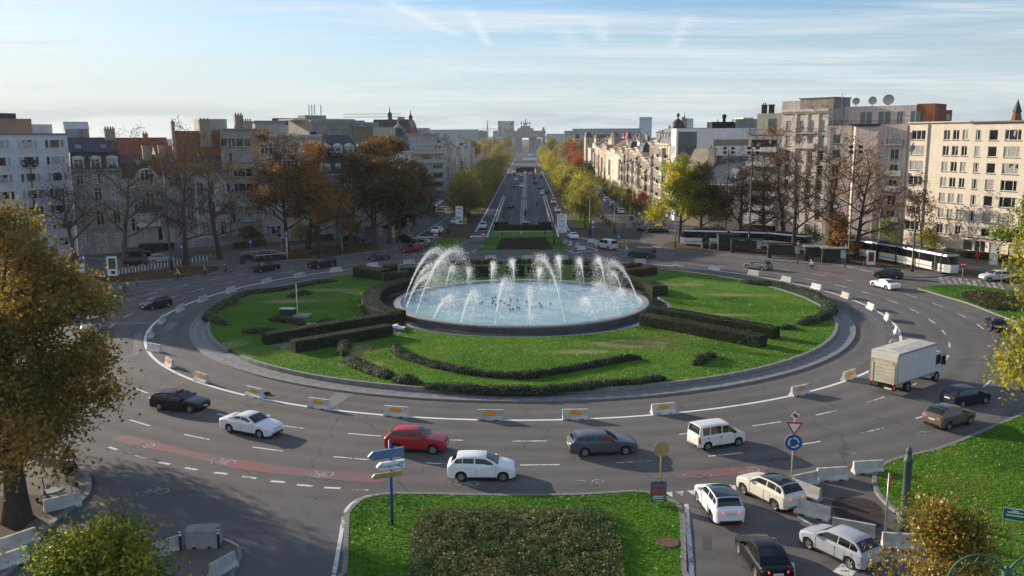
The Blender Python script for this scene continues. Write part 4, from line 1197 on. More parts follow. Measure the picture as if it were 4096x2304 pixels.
b=Bld('mansion_block','long mansion block with grey hipped roof and two slate turrets left of the avenue',AV(330,-52),AV(420,-46),14,20.5,HM[5],None);b.row(15.5,2.2,[(3+i*5,2.0,'2t')for i in range(16)]);b.finish(join=True);b.mansard(20.5,5.0,5.0,M_slate)
for i in range(9):b.dormer(4+i*9,20.7,2.4,2.2,.6,2.5)
for x in(20,62):
 mb=MB();Mx=Matrix.Translation((x,3,0));mb.lathe([(2.6,24),(2.7,26),(2.2,28),(.9,29.3),(.8,30.6),(1.1,30.8),(.3,32),(.05,34)],12,Mx);mb.build('turret',M_slate,b.root,smooth=True)
RA,RBp,RC=Vector((78.3,172.4,0)),Vector((83.9,159.6,0)),Vector((101,122,0))
M_cream=wall_mat('cream_stone_cladding',(.46,.41,.335),.08,.14,1.15,.75,.12)
def pxc(px_,A,B,root_b):return(on_line(px_,A,B)-Vector(A)).length
b=Bld('apartment_block','tall cream stone apartment block with wide white windows at far right',RBp+Vector((0,0,0)),RC,16,23.9,M_cream)
cols=[(on_line(p,RBp,RC,760)-RBp).length for p in(3888,3955,4040)]
x0s=[(3868,3925,'w'),(3957,3992,'1'),(4020,4086,'w'),(4118,4152,'1')]
for k in range(7):
 z=20.6-2.93*k
 for(a,c,st)in x0s:
  xa=(on_line(a-4*k,RBp,RC,560+70*k)-RBp).length if k==0 else xs_[(a,c)][0]
  if k==0:
   if 'xs_' not in globals():xs_={}
   xs_[(a,c)]=((on_line(a,RBp,RC,540)-RBp).length,(on_line(c,RBp,RC,540)-RBp).length)
  xa,xb=xs_[(a,c)]
  b.win(xa,z,xb-xa,1.85,st)
 for j in range(2):b.win(xs_[(4118,4152)][1]+2.5+j*6,z,3.5,1.85,'w')
xg=xs_[(3868,3925)][0]
for j,(dx,w)in enumerate(((.2,1.9),(2.6,2.2),(5.6,2.4),(9.3,2.2),(12.6,3.0),(17,3))):
 b.win(xg+dx-1,.5 if j!=3 else .15,w,2.0 if j!=3 else 2.4,'2' if j%2 else '1',M_fdark if j==3 else None,False)
b.finish();b.cornice(23.55,.45,.6,M_sill);b.bx('canopy_ledge',xg-1.5,b.W,-.45,-.003,3.1,3.5,M_cream)
b.bx('lift_house',6.5,13.5,5,10,23.9,27.6,mat('slate_cladding',(.10,.10,.105),.7,.15));b.chimney(8.4,4,23.9,29.0,1.6,1.2,mat('grey_shingle',(.14,.13,.125),.8,.2),0)
for x,h in((13.8,27.4),(15.4,28.0),(17.0,28.1),(19.6,26.8),(22.6,27.0)):b.chimney(x,4,23.9,h,1.1,1.0,M_grey,2)
b2=Bld('apartment_block','cream stone wing with narrow windows recessed beside the wide white windowed block',RA,RBp,14,24.0,M_cream)
c1=[(3627,3684,'3'),]
W2=b2.W
for k in range(8):
 z=20.7-2.93*k
 if z<.3:continue
 b2.win(.7,z,3.3,1.8,'3');b2.win(W2-5.9,z,1.35,1.8,'2');b2.win(W2-3.9,z,1.35,1.8,'2');b2.win(W2-1.85,z,1.2,1.8,'2')
b2.finish();b2.cornice(23.7,.4,.5,M_concl);b2.pilaster(4.2,.45,0,23.6,.3)
PA,PB=Vector((66.5,183.6,0)),Vector((78.2,172.5,0))
M_pink=wall_mat('pink_render_front',(.50,.41,.375),.12,.06,1.6,1.0,.35)
b=Bld('apartment_block','pinkish apartment building with glazed penthouse and three satellite dishes',PA,PB,15,23.6,M_pink)
W=b.W
for k in range(7):
 z=19.9-3.05*k
 b.win(1.0,z,1.7,1.9,'2');b.win(W*.36,z,1.5,2.1,'1t');b.win(W*.55,z,1.9,1.9,'1t');b.win(W*.80,z,1.7,2.0,'2')
b.finish();b.bay(W*.33,W*.70,1.2,23.3,.9,[],M_pink)
for x in(.1,W*.28,W*.73,W-.55):b.pilaster(x,.42,.5,23.4,.12)
for k in(0,2,3,5):b.balcony(W*.76,W*.96,19.8-3.05*k,.8,M_concl if k!=0 else None)
b.bx('awning_slab',W*.3,W*.66,-1.4,-.01,23.6,23.85,M_dark)
pw0,pw1=1.8,W+.2
b.bx('penthouse',pw0,pw1,3.0,11,23.6,27.5,wall_mat('pink_penthouse',(.44,.36,.34),.08));b.bx('brick_end',pw1+.01,pw1+3.4,3.2,10,23.9,27.7,M_brick)
teal=mat('teal_glass',(.05,.085,.09),.1,.2,.8,spec=.8)
for x,w in((W*.33,2.3),(W*.56,2.3),(W*.79,1.0),(W*.95,1.9)):b.bx('sliding_window',x,x+w,2.94,2.998,23.9,26.3,teal);b.bx('window_frame',x+w*.47,x+w*.53,2.9,2.935,23.9,26.3,M_fwhite)
b.balcony(.1,W-.1,23.62,-.02)
mb=MB()
for i in range(40):mb.tube([(W*i/39,.1,23.6),(W*i/39,.1,24.5)],.02,3)
mb.tube([(0,.1,24.5),(W,.1,24.5)],.035,4);mb.tube([(0,.1,24.05),(W,.1,24.05)],.02,4);mb.build('railing',M_metal,b.root)
for i,(x,r_)in enumerate(((3.6,.75),(7.0,.85),(10.2,1.1))):
 mb=MB();Mx=Matrix.Translation((x,4.5,28.5+r_*.3))@Matrix.Rotation(R(105),4,'X')@Matrix.Rotation(R(20),4,'Y')
 mb.lathe([(.05,0),(r_*.5,.1*r_),(r_*.85,.3*r_),(r_,.45*r_),(r_*.97,.47*r_)],16,Mx,False);mb.tube([(x,4.5,27.4),(x,4.5,28.5+r_*.3)],.07,5)
 mb.build('satellite_dish',M_concl,b.root,smooth=True)
mb=MB();mb.tube([(1.4,2.5,23.6),(1.4,2.5,30.4)],.11,6);mb.build('flue',M_metal,b.root);b.bx('plant_box',.2,2.0,2,4,23.6,27.2,M_grey)
SA,SB=Vector((59.5,192.4,0)),Vector((66.4,183.7,0))
M_stn=wall_mat('grey_pink_stone',(.48,.42,.37),.15,.1,1.3,.5,.35)
b=Bld('apartment_block','grey stone apartment building with two balcony windows under a squat roof attic',SA,SB,14,27.2,M_stn)
W=b.W
for k in range(8):
 z=22.6-3.15*k
 if z<.4:continue
 b.win(.9,z,1.3,2.2,'1t');b.win(W*.38,z-.3,1.1,2.5,'2');b.win(W*.60,z-.3,1.1,2.5,'2');b.win(W-2.1,z,1.3,2.2,'1t')
b.finish();b.cornice(26.2,.9,.5);b.balcony(W*.33,W*.76,22.2,.7);b.balcony(W*.33,W*.76,19.05,.7,M_stn)
for x in(W*.30,W*.55,W*.78):b.pilaster(x,.3,6,26.2,.2)
b.bx('attic',W*.28,W*1.0,1.5,8,27.2,29.4,wall_mat('stained_concrete',(.22,.20,.17),.2,0,streak=.45));b.bx('attic_slab',W*.26,W*1.02,1.3,8.2,29.4,29.6,M_sill);b.bx('plant_room',-3,W*.22,4,10,27.2,29.2,M_grey)
TA,TB=Vector((53.8,198.2,0)),Vector((59.4,192.5,0))
b=Bld('apartment_block','grey apartment building with full width balconies and glazed terrace top',TA,TB,14,22.0,M_grey)
W=b.W
for k in range(6):b.win(.7,18.4-3.25*k,W-1.5,2.4,'4',M_fdark,False)
b.finish()
for k in range(6):b.balcony(.2,W-.4,18.2-3.25*k,1.2,M_concl)
b.bx('roof_storey',.5,W-.02,2.4,10,22.0,26.6,M_grey);b.bx('terrace_door',W*.42,W*.66,2.34,2.39,22.1,25.4,teal);b.balcony(.1,W-.1,22.05,.2);b.chimney(.6,4,26.6,28.6,1.0,.8,M_dark,2);b.chimney(2.4,4,26.6,28.6,1.0,.8,M_dark,0)
b.bx('shop_canopy',.1,W-.1,-1.0,-.01,3.0,4.2,M_concl);b.bx('shop_opening',.4,W-.4,-.05,-.012,.1,2.9,M_dark)
HA,HB=Vector((44.8,207.5,0)),Vector((53.6,198.4,0))
b=Bld('corner_villa','low sand coloured house with big dark blue slate roof and one dormer behind the tram',HA,HB,11,10.4,wall_mat('sand_stone',(.36,.30,.22),.15,.12,1.0,.4,.25))
W=b.W
for k,(z,h)in enumerate(((1.6,2.6),(6.2,2.4))):
 for i in range(5):b.win(W*(i+.5)/5-.6,z,1.2,h,'2t')
b.finish();b.cornice(10.2,.35,.6,M_fwhite);b.gable(10.6,6.4,M_slateb,.4,.5);b.dormer(W*.56,11.4,2.4,2.3,.8,2.6,None,None,'3t')
b.bay(1.0,5.2,.3,9.0,1.5,[(1.4,2.8),(5.8,2.4)],MATS['sand_stone'],M_slate,'3t')
b.chimney(.3,3.2,11,19.0,1.6,1.2,M_beige,2);b.bx('side_gable',-5.2,-.05,2.2,9,0,14.5,M_beige)
mb=MB();mb.extr([(2.2,14.5),(9,14.5),(5.6,18.6)],-5.2,-.05);mb.build('side_gable_top',M_beige,b.root)
MA,MB_=Vector((40.2,236.0,0)),Vector((40.9,225.5,0))
b=Bld('modern_house','white modern flat roofed house with glass corner and slit window above the villa',AV(231,39),AV(223.5,39),30,23.6,wall_mat('white_render',(.48,.475,.475),.06,0,streak=.12))
b.row(17.0,2.2,[(.8,1.2,'1'),(2.6,1.2,'1'),(4.4,1.2,'1')]);b.row(12.5,2.2,[(.8,1.2,'1'),(2.6,1.2,'1'),(4.4,1.2,'1')]);b.row(8.0,2.2,[(.8,1.2,'1'),(2.6,1.2,'1'),(4.4,1.2,'1')]);b.finish()
W=b.W
b.bx('slit_window',W+.002,W+.03,9.5,18.5,19.2,20.8,teal);b.bx('glass_corner',W-.5,W+.04,.5,5.2,14.0,22.8,teal);b.bx('glass_block',W+.002,W+.06,22.5,29.5,13.0,22.6,teal);b.bx('small_window',W+.002,W+.03,.8,3,9.2,11.4,M_fdark)
b.bx('white_frame',W+.01,W+.3,5.3,5.8,8,23.4,MATS['white_render']);b.bx('terrace',W+.1,W+1.6,.4,5.2,13.6,14.0,M_dark)
b.bx('glass_penthouse',2,W-.5,15,22,23.6,25.9,mat('clear_glass_box',(.16,.22,.23),.12,.2,.8,spec=.8));b.bx('roof_deck',1,W,9,14.5,23.6,25.2,M_dark);mb=MB();mb.lathe([(.4,25.2),(.4,26.2),(.55,26.3),(.55,27.0),(.2,27.2)],10,Matrix.Translation((3,13,0)));mb.build('roof_cowl',M_dark,b.root)
b.bx('rear_wall',W-1.2,W-.02,30.05,50,0,15.5,M_grey)
b=Bld('domed_house','cream town house with round balconies and a dark ribbed dome on its corner',AV(252,39),AV(231.2,39),13,19.6,wall_mat('house_front_cream',HC[1]))
W=b.W
for k in range(5):
 for i in range(6):b.win(W*(i+.5)/6-.7,1.3+3.65*k,1.4,2.5,'2ta' if k in(1,3)else '2t')
b.finish();b.cornice(19.1,.6,.7)
for k in range(1,5):b.band(.9+3.65*k,.22,.15)
b.bay(W*.34,W*.66,4.4,18.6,1.2,[(5.0,2.5),(8.6,2.5),(12.3,2.5),(15.9,2.4)],wall_mat('house_front_cream',HC[1]))
for k in range(1,5):b.balcony(.5,W*.3,1.2+3.65*k,.8);b.balcony(W*.7,W-.5,1.2+3.65*k,.8)
for i in range(5):b.pilaster(W*i/4-(.4 if i==4 else 0),.4,.3,19.0,.2)
b.mansard(19.6,4.2,1.3,M_slate)
for i in range(4):b.dormer(W*(i+.5)/4-.8,19.9,1.6,2.3,.3,1.9)
mb=MB();Mx=Matrix.Translation((W-1.9,2.0,0));mb.lathe([(1.9,19.6),(1.9,23.0),(2.05,23.1),(1.95,24.0),(1.6,25.0),(1.0,25.7),(.45,26.1),(.2,26.3)],16,Mx);mb.build('dome',M_slate,b.root)
mb=MB();mb.lathe([(.15,26.2),(.15,26.6),(.42,26.9),(.4,27.4),(.1,27.7)],10,Mx);mb.build('finial',M_slate,b.root,smooth=True)
b.chimney(4,5,23,26.6,3.6,1.4,M_beige,6)
s=252.2;i=0
RH=[20.5,19.5,14.2,15.0,16.5,18.0,16.5,17.5,17.0,18.0,15,17,14,16,15,17.5,15,16,17,15]
TINT=['sand','cream','ochre','white','buff','pale','honey']
while s<860 and i<20:
 w=rng.uniform(7.2,10)if s<350 else(rng.uniform(13,22)if s<520 else rng.uniform(34,60))
 t0=39 if s<480 else 37
 town(AV(s+w-.02,t0),AV(s,t0),RH[i]*(1.03 if s>350 else 1),s<345,'%s sunlit cream house beyond the domed house on the right of the avenue'%LWORD[i],'houses along the right of the avenue',40+i)
 s+=w;i+=1
def block(name,label,px0,px1,py_top,Y,depth,m,cat='building',rows=0,roof=None,rise=0,fm=None):
 X0,X1=XAT(px0,560,Y),XAT(px1,560,Y);H=ZAT((px0+px1)/2,py_top,Y)
 b=Bld(name,label,(X0,Y,0),(X1,Y,0),depth,H,m,None,cat)
 for k in range(rows):
  n=max(2,int(b.W/4));b.even(H-2.9-3.3*k,1.8,n,2.0,'2',1.0,fm)
 b.finish(join=True)
 if roof:b.mansard(H,rise,rise*.6,roof)
 return b
block('office_block','red brick office with slate hipped roof behind the concrete building',1490,1640,506,300,20,M_brick,rows=2,roof=M_slate,rise=2.4)
block('apartment_block','grey roofed block behind the flat corniced apartment house',1085,1230,500,230,14,M_grey,rows=1,roof=M_slate,rise=1.8)
block('flat_building','low white flat building seen in the gap between roofs at left',612,700,556,260,20,MATS['pale_render'])
block('round_office','distant pale round office beyond the slate dome',1666,1712,512,700,20,M_zinc,rows=1)
block('office_slab','very long pale blue glass office slab on the left skyline',1712,1914,518,1500,30,mat('blue_glass_far',(.20,.28,.34),.3,.1),rows=0)
block('dark_block','blue grey block ending the office slab on the left skyline',1914,1950,524,1450,40,mat('blue_grey_far',(.12,.16,.22),.5,.1))
b=block('office_tower','tall dark patterned glass office tower left of the arch',1992,2057,484,1900,40,mat('patterned_glass',(.13,.17,.19),.35,.7,.12,col2=(.42,.46,.48),detail=1))
b=block('office_wing','lower patterned glass wing beside the tower left of the arch',1972,2042,523,1850,30,MATS['patterned_glass'])
block('office_slab','long grey glazed office slab on the right skyline beyond the arch',2291,2562,514,1700,40,mat('far_office_grey',(.17,.20,.23),.4,.3,.03),rows=0)
block('dark_block','dark blue block at the left end of the right skyline slab',2258,2291,523,1660,40,MATS['blue_grey_far'])
block('low_museum','low pale buildings between the arch and the right skyline slab',2185,2260,535,1600,30,wall_mat('far_pale',(.30,.30,.30)))
for(a,c,t,l)in((2556,2606,468,'blue glass high rise over the avenue roofs'),(2712,2771,474,'grey and blue high rise with a thin spire over the roofs')):
 b=block('high_rise',l,a,c,t,2600,40,mat('far_blue_tower',(.22,.33,.40),.3,.15,.05));
 if a>2700:
  mb=MB();mb.tube([(b.W*.42,10,b.H),(b.W*.42,10,b.H+22)],[4,.4],6);mb.build('spire',M_zinc,b.root)
b=block('glass_crystal','angular glass roof peaks seen above the white modern house',2855,2912,505,420,10,mat('crystal_glass',(.22,.32,.36),.15,.1,spec=.7))
mb=MB();W=b.W;H=b.H;mb.face((0,0,H-2),(W*.5,0,H-2),(W*.34,3,H+3.6));mb.face((W*.4,-.5,H-2),(W,-.5,H-2),(W,3,H+2.2));mb.build('glass_peak',MATS['crystal_glass'],b.root)
block('yellow_building','small pale yellow block with many little windows behind the grey terraced building',2970,3010,470,300,12,wall_mat('pale_yellow',(.50,.46,.33)),rows=5)
block('brick_block','brown brick flats seen over the cream block roof',3745,3800,440,260,14,M_brick,rows=3)
Y=240;X=XAT(4068,450,Y)
root=empty('church_spire',(X,Y,0));tag(root,'pointed slate church spire above the cream block roof at the far right','spire')
mb=MB();mb.box(-1.7,1.7,-1.7,1.7,0,ZAT(4068,487,Y));mb.build('tower',M_grey,root)
z0=ZAT(4068,487,Y);z1=ZAT(4068,396,Y);h=z1-z0
mb=MB();mb.lathe([(1.5,z0),(1.1,z0+h*.3),(.9,z0+h*.42)],8);mb.build('lantern',M_brick,root)
mb=MB();mb.lathe([(1.25,z0+h*.42),(.03,z1)],8);mb.build('spire_roof',M_slate,root)
rr=random.Random(11)
for i in range(10):
 px_=rr.uniform(2290,2560)
 Y=rr.uniform(520,900);w=rr.uniform(16,34)/3450*Y
 block('rooftop_house',('%s house roof crowded behind the avenue row on the %s'%(LWORD[i],'right')),px_-w*1725/Y,px_+w*1725/Y,rr.uniform(545,556),Y,12,rr.choice(HM),'house',1,rr.choice((M_slate,M_tile,M_tilebr)),rr.uniform(2,4))
YA=1243.0;c0=XAT(2102,600,YA)
root=empty('triumphal_arch',(c0,YA,0),-R(1));tag(root,'grey stone triumphal arch with three openings and a green bronze chariot group on top','arch')
M_arch=wall_mat('arch_stone',(.26,.245,.23),.12,0,streak=.3)
def px2m(p):return(p-2102)/3450*YA*1.0
def zpx(y):return ZAT(2102,y,YA)
HW=28.5;zc=zpx(551);zp=zpx(526)
bays=[(-20.4,10.0),(0,9.4),(20.4,10.0)]
mb=MB();ztop=zc
def archwall(y0,y1):
 edges=[-HW]
 for c,w in bays:edges+=[c-w/2,c+w/2]
 edges+=[HW]
 for i in range(0,len(edges),2):mb.box(edges[i],edges[i+1],y0,y1,0,ztop)
 for c,w in bays:
  sp=14.5 if c else 17;n=10
  zsp=(25.5 if c==0 else 24.0)-w/2
  for k in range(n):
   a0,a1=math.pi*k/n,math.pi*(k+1)/n
   xa,xb=c-w/2*math.cos(a0),c-w/2*math.cos(a1)
   za,zb=zsp+w/2*math.sin(a0),zsp+w/2*math.sin(a1)
   mb.face((xa,y0,za),(xb,y0,zb),(xb,y0,ztop),(xa,y0,ztop));mb.face((xb,y1,zb),(xa,y1,za),(xa,y1,ztop),(xb,y1,ztop));mb.face((xb,y0,zb),(xa,y0,za),(xa,y1,za),(xb,y1,zb))
archwall(0,14)
mb.build('wall',M_arch,root)
mb=MB();mb.box(-HW-1,HW+1,-1.4,15,ztop,ztop+1.8);mb.box(-HW,HW,0,14,ztop+1.8,zp);mb.box(-HW-.6,HW+.6,-.8,14.6,zp,zp+1.0);mb.build('entablature',M_arch,root)
mb=MB();zt=zpx(505);mb.box(-11.5,11.5,.5,13.5,zp+1,zp+4.6);mb.lathe([(10.6,zp+4.6),(9.6,zp+7),(8.6,zt),(9.0,zt+.6)],4,Matrix.Translation((0,7,0))@Matrix.Rotation(R(45),4,'Z'));mb.build('attic',M_arch,root)
for x in(-27.5,27.5,-24.9,24.9,-12.2,-8.4,12.2,8.4):
 mb=MB();mb.lathe([(1.5,0),(1.5,6),(1.05,6.3),(.95,22),(.85,ztop-2.2),(1.3,ztop-1.2),(1.3,ztop)],10,Matrix.Translation((x,-1.5,0)));mb.build('column',M_arch,root,smooth=True)
for x in(-10.3,10.3):
 mb=MB();mb.box(x-4,x+4,-5,-.01,0,4.5);mb.box(x-2.6,x+2.6,-3.6,-.6,4.5,9);mb.build('pedestal',M_arch,root)
mb=MB();mb.box(HW-5,HW-1,4,9,zp+1,zp+3.2);mb.lathe([(1.8,zp+3.2),(1.8,zp+5),(.3,zp+6.2)],8,Matrix.Translation((HW-3,6,0)));mb.build('roof_turret',M_arch,root)
M_verd=mat('verdigris',(.10,.26,.19),.7,.25,.8)
q=empty('quadriga',(0,3,zt+.6));q.parent=root;tag(q)
for i,x in enumerate((-5.6,-2.0,2.0,5.6)):
 mb=MB();f=-2.4 if i in(0,3)else-3.2;k=.5 if x>0 else-.5
 mb.tube([(x,2.6,3.2),(x+k*.6,f+1.5,3.6),(x+k,f,5.2),(x+k*1.2,f-.7,5.9),(x+k*1.4,f-1.6,5.4)],[.9,1.0,.6,.45,.3],6)
 for(yy,ff)in((2.2,.4),(1.7,-.3),(f+1.8,-.9),(f+1.4,-1.3)):mb.tube([(x+(.4 if ff>-.5 and ff<0 else-.3),yy,2.8),(x,yy+ff*.6,1.5),(x,yy+ff,0)],[.42,.25,.2],5)
 mb.build('horse',M_verd,q,smooth=True)
mb=MB();mb.box(-1.5,1.5,3.2,5.6,1.2,3.4);mb.lathe([(1.1,0),(1.1,.3)],10,Matrix.Translation((-1.7,4.4,1.2))@Matrix.Rotation(R(90),4,'Y'));mb.build('chariot',M_verd,q)
mb=MB();mb.tube([(0,4.2,3.2),(0,4.2,6),(.1,4.1,7.8),(.1,4.1,8.6)],[.9,.7,.8,.35],8);mb.tube([(.1,4.1,8.5),(.1,4.1,9.4)],[.45,.3],6);mb.tube([(.4,4,7.8),(1.4,3.4,8.8),(1.5,3.2,10.4)],[.25,.2,.12],5);mb.tube([(1.5,3.2,7),(1.5,3.2,11)],.1,4);mb.build('charioteer',M_verd,q,smooth=True)
for sgn,l in((-1,'left'),(1,'right')):
 a,c=(1860,2022)if sgn<0 else(2186,2420)
 b=block('museum_wing','long low grey museum wing on the %s of the triumphal arch'%l,a,c,566,1262,20,wall_mat('museum_stone',(.24,.23,.22)),'museum',rows=2)
block('office_block','pale office front seen through the left opening of the arch',2047,2075,555,1700,20,wall_mat('far_pale',(.3,.3,.3)),rows=0)
block('glass_block','curved glass office seen through the right opening of the arch',2128,2166,553,1700,20,MATS['far_office_grey'],rows=0)
def crane(name,label,px_,py_base,Y,zj,jib0,jib1,col,apex):
 X=XAT(px_,600,Y);root=empty(name,(X,Y,0));tag(root,label,'crane')
 m=mat('crane_'+('yellow' if col[0]>.4 else 'pale'),col,.6,.1)
 mb=MB();w=.9
 for sx,sy in((-1,-1),(1,-1),(1,1),(-1,1)):mb.tube([(sx*w,sy*w,0),(sx*w,sy*w,zj)],.16,4)
 k=0;z=0
 while z<zj-2:mb.tube([(-w,-w,z),(w,-w,z+2)],.1,3);mb.tube([(w,w,z),(w,-w,z+2)],.1,3);z+=2
 mb.build('mast',m,root)
 mb=MB()
 for(y_,z_)in((-.7,0),(.7,0),(0,1.5)):mb.tube([(jib0,y_,zj+z_),(jib1,y_,zj+z_)],.14,4)
 n=int(abs(jib1-jib0)/2.2);
 for i in range(n):
  x=jib0+(jib1-jib0)*i/n;x2=jib0+(jib1-jib0)*(i+1)/n;mb.tube([(x,-.7,zj),((x+x2)/2,0,zj+1.5),(x2,-.7,zj)],.08,3)
 mb.build('jib',m,root)
 mb=MB();e=jib1 if abs(jib1)<abs(jib0)else jib0
 mb.box(e-1.6,e+1.6,-1,1,zj-2.4,zj);mb.build('counterweight',M_conc,root)
 mb=MB();mb.tube([(0,0,zj),(0,0,zj+apex)],[.9,.2],4)
 if apex>3:mb.tube([(0,0,zj+apex),(jib0*.7,0,zj+1.5)],.05,3);mb.tube([(0,0,zj+apex),(jib1*.7,0,zj+1.5)],.05,3)
 mb.build('mast_head',m,root)
crane('tower_crane','pale tower crane with long horizontal jib over the roofs at left',1563,560,420,ZAT(1563,468,420),-22,5.4,(.38,.38,.36),1)
crane('tower_crane','yellow tower crane standing beside the left tree row near the arch',1951,650,780,ZAT(1951,521,780),-5.5,22,(.42,.22,.06),9)
# ================================================================== the island: grass, hedges, fountain
NR=np.random.default_rng(5)
def scatter(V,F,dens,rng):
 """points and normals spread evenly over faces"""
 T=[]
 for f in F:
  for i in range(1,len(f)-1):T.append((f[0],f[i],f[i+1]))
 V=np.array(V,float);T=np.array(T)
 a,b,c=V[T[:,0]],V[T[:,1]],V[T[:,2]]
 n=np.cross(b-a,c-a);ar=np.linalg.norm(n,axis=1)*.5;n=n/(2*ar[:,None]+1e-12)
 tot=int(ar.sum()*dens)
 k=rng.choice(len(T),tot,p=ar/ar.sum())
 u,v=rng.random(tot),rng.random(tot);q=u+v>1;u[q],v[q]=1-u[q],1-v[q]
 return a[k]+(b-a)[k]*u[:,None]+(c-a)[k]*v[:,None],n[k]
def in_poly(P,poly):
 x,y=P[:,0],P[:,1];ins=np.zeros(len(P),bool);n=len(poly)
 for i in range(n):
  x0,y0=poly[i];x1,y1=poly[(i+1)%n]
  c=((y0>y)!=(y1>y));
  with np.errstate(divide='ignore',invalid='ignore'):xi=(x1-x0)*(y-y0)/(y1-y0)+x0
  ins^=c&(x<xi)
 return ins
def blades(P,hmin,hmax,rng,w=.05):
 n=len(P);a=rng.uniform(0,2*math.pi,n);h=rng.uniform(hmin,hmax,n);ww=w*rng.uniform(.6,1.5,n)
 d=np.stack([np.cos(a),np.sin(a),np.zeros(n)],1)*ww[:,None]
 lean=rng.normal(0,.45,(n,3))*h[:,None];lean[:,2]=h
 return np.stack([P-d,P+d,P+lean],1)
GRASS=[(.018,.076,.003),(.036,.132,.004),(.066,.185,.006),(.105,.215,.010),(.17,.18,.05)]
M_grass=leaf_mat('grass_blades',GRASS,.16,.45,patch=.62,gain=1.38)
n=190000
rad=np.sqrt(NR.uniform(18.95**2,37.55**2,n));an=NR.uniform(0,2*math.pi,n)
keep=NR.random(n)<np.where(np.sin(an)<.15,1.0,.45)
rad,an=rad[keep],an[keep]
P=np.stack([CX+rad*np.cos(an),CY+rad*np.sin(an),np.zeros(len(rad))],1)
t=np.clip((37.6-rad)/18,0,1);P[:,2]=.40+.22*(t*t*(3-2*t))-.01
WORN=[(2540,1378,5.2,2.0),(2700,1140,6,1.6),(2960,1180,6,1.2),(1300,1160,6,1.2),(1150,1205,5,1.5),(1440,1400,1.4,3),(930,1375,2.2,2.2),(1480,1460,1.5,2),(2320,1410,4,.9),(2890,1262,4,1.0)]
wn=np.zeros(len(P))
for x,y,a_,b_ in WORN:
 g=G(x,y,.5);wn=np.maximum(wn,np.exp(-(((P[:,0]-g.x)/a_)**2+((P[:,1]-g.y)/b_)**2)))
k=NR.random(len(P))>wn*.8
P=P[k];wn=wn[k]
tint=NR.uniform(.1,.7,len(P))+wn*1.5
M_worn=ground_mat('worn_turf',[(.09,.15,.02),(.16,.18,.05),(.23,.21,.10),(.27,.23,.13)],(.25,1.4,8),.4)
for i,(x,y,a_,b_)in enumerate(WORN):
 g=G(x,y,.5);mb=MB();q=[]
 for k in range(28):
  t_=2*math.pi*k/28;f_=1+.35*mnoise.noise(Vector((math.cos(t_)*1.7,math.sin(t_)*1.7,i)));X,Y=g.x+a_*.8*f_*math.cos(t_),g.y+b_*.8*f_*math.sin(t_);rq=math.hypot(X-CX,Y-CY)
  if rq>37.4:X,Y=CX+(X-CX)*37.4/rq,CY+(Y-CY)*37.4/rq
  if rq<19.2:X,Y=CX+(X-CX)*19.2/rq,CY+(Y-CY)*19.2/rq
  q.append((X,Y,LZ(math.hypot(X-CX,Y-CY))+.012))
 c_=(sum(p[0]for p in q)/28,sum(p[1]for p in q)/28);c_=(*c_,LZ(math.hypot(c_[0]-CX,c_[1]-CY))+.014)
 for k in range(28):mb.face(q[k],q[(k+1)%28],c_)
 tag(mb.build('worn_turf',M_worn),kind='structure')
pathp=[(p.x,p.y)for p in pl]+[(p.x,p.y)for p in pr_[::-1]]
k=~in_poly(P,pathp);P,tint=P[k],tint[k]
o=new('grass',quads_mesh('grass',blades(P,.05,.14,NR,.055),M_grass,tint));tag(o,kind='stuff')
for poly,z,dens in LAWNS:
 Q=np.array(poly);lo,hi=Q.min(0),Q.max(0);lo=np.maximum(lo,(-75,36));hi=np.minimum(hi,(70,400))
 ar=max(1,(hi[0]-lo[0])*(hi[1]-lo[1]));n=int(min(160000,ar*dens))
 P=np.stack([NR.uniform(lo[0],hi[0],n),NR.uniform(lo[1],hi[1],n),np.full(n,z-.01)],1)
 P=P[in_poly(P,poly)]
 if len(P):tag(new('grass',quads_mesh('grass',blades(P,.05,.13,NR,.05),M_grass,NR.uniform(.1,.8,len(P)))),kind='stuff')
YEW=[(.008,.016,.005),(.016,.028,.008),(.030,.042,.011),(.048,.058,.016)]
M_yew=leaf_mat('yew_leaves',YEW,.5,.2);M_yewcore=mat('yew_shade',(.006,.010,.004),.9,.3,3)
M_yewred=leaf_mat('rusty_leaves',[(.03,.018,.006),(.09,.03,.010),(.15,.045,.015),(.05,.035,.012)],.5,.25)
LAU=[(.012,.022,.009),(.028,.048,.018),(.058,.082,.032),(.11,.125,.055)]
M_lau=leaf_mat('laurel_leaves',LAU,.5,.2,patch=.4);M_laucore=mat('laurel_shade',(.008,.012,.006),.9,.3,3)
M_rose=leaf_mat('shrub_bed_leaves',[(.016,.034,.011),(.036,.064,.020),(.065,.085,.028),(.12,.10,.035)],.35,.25,patch=.5)
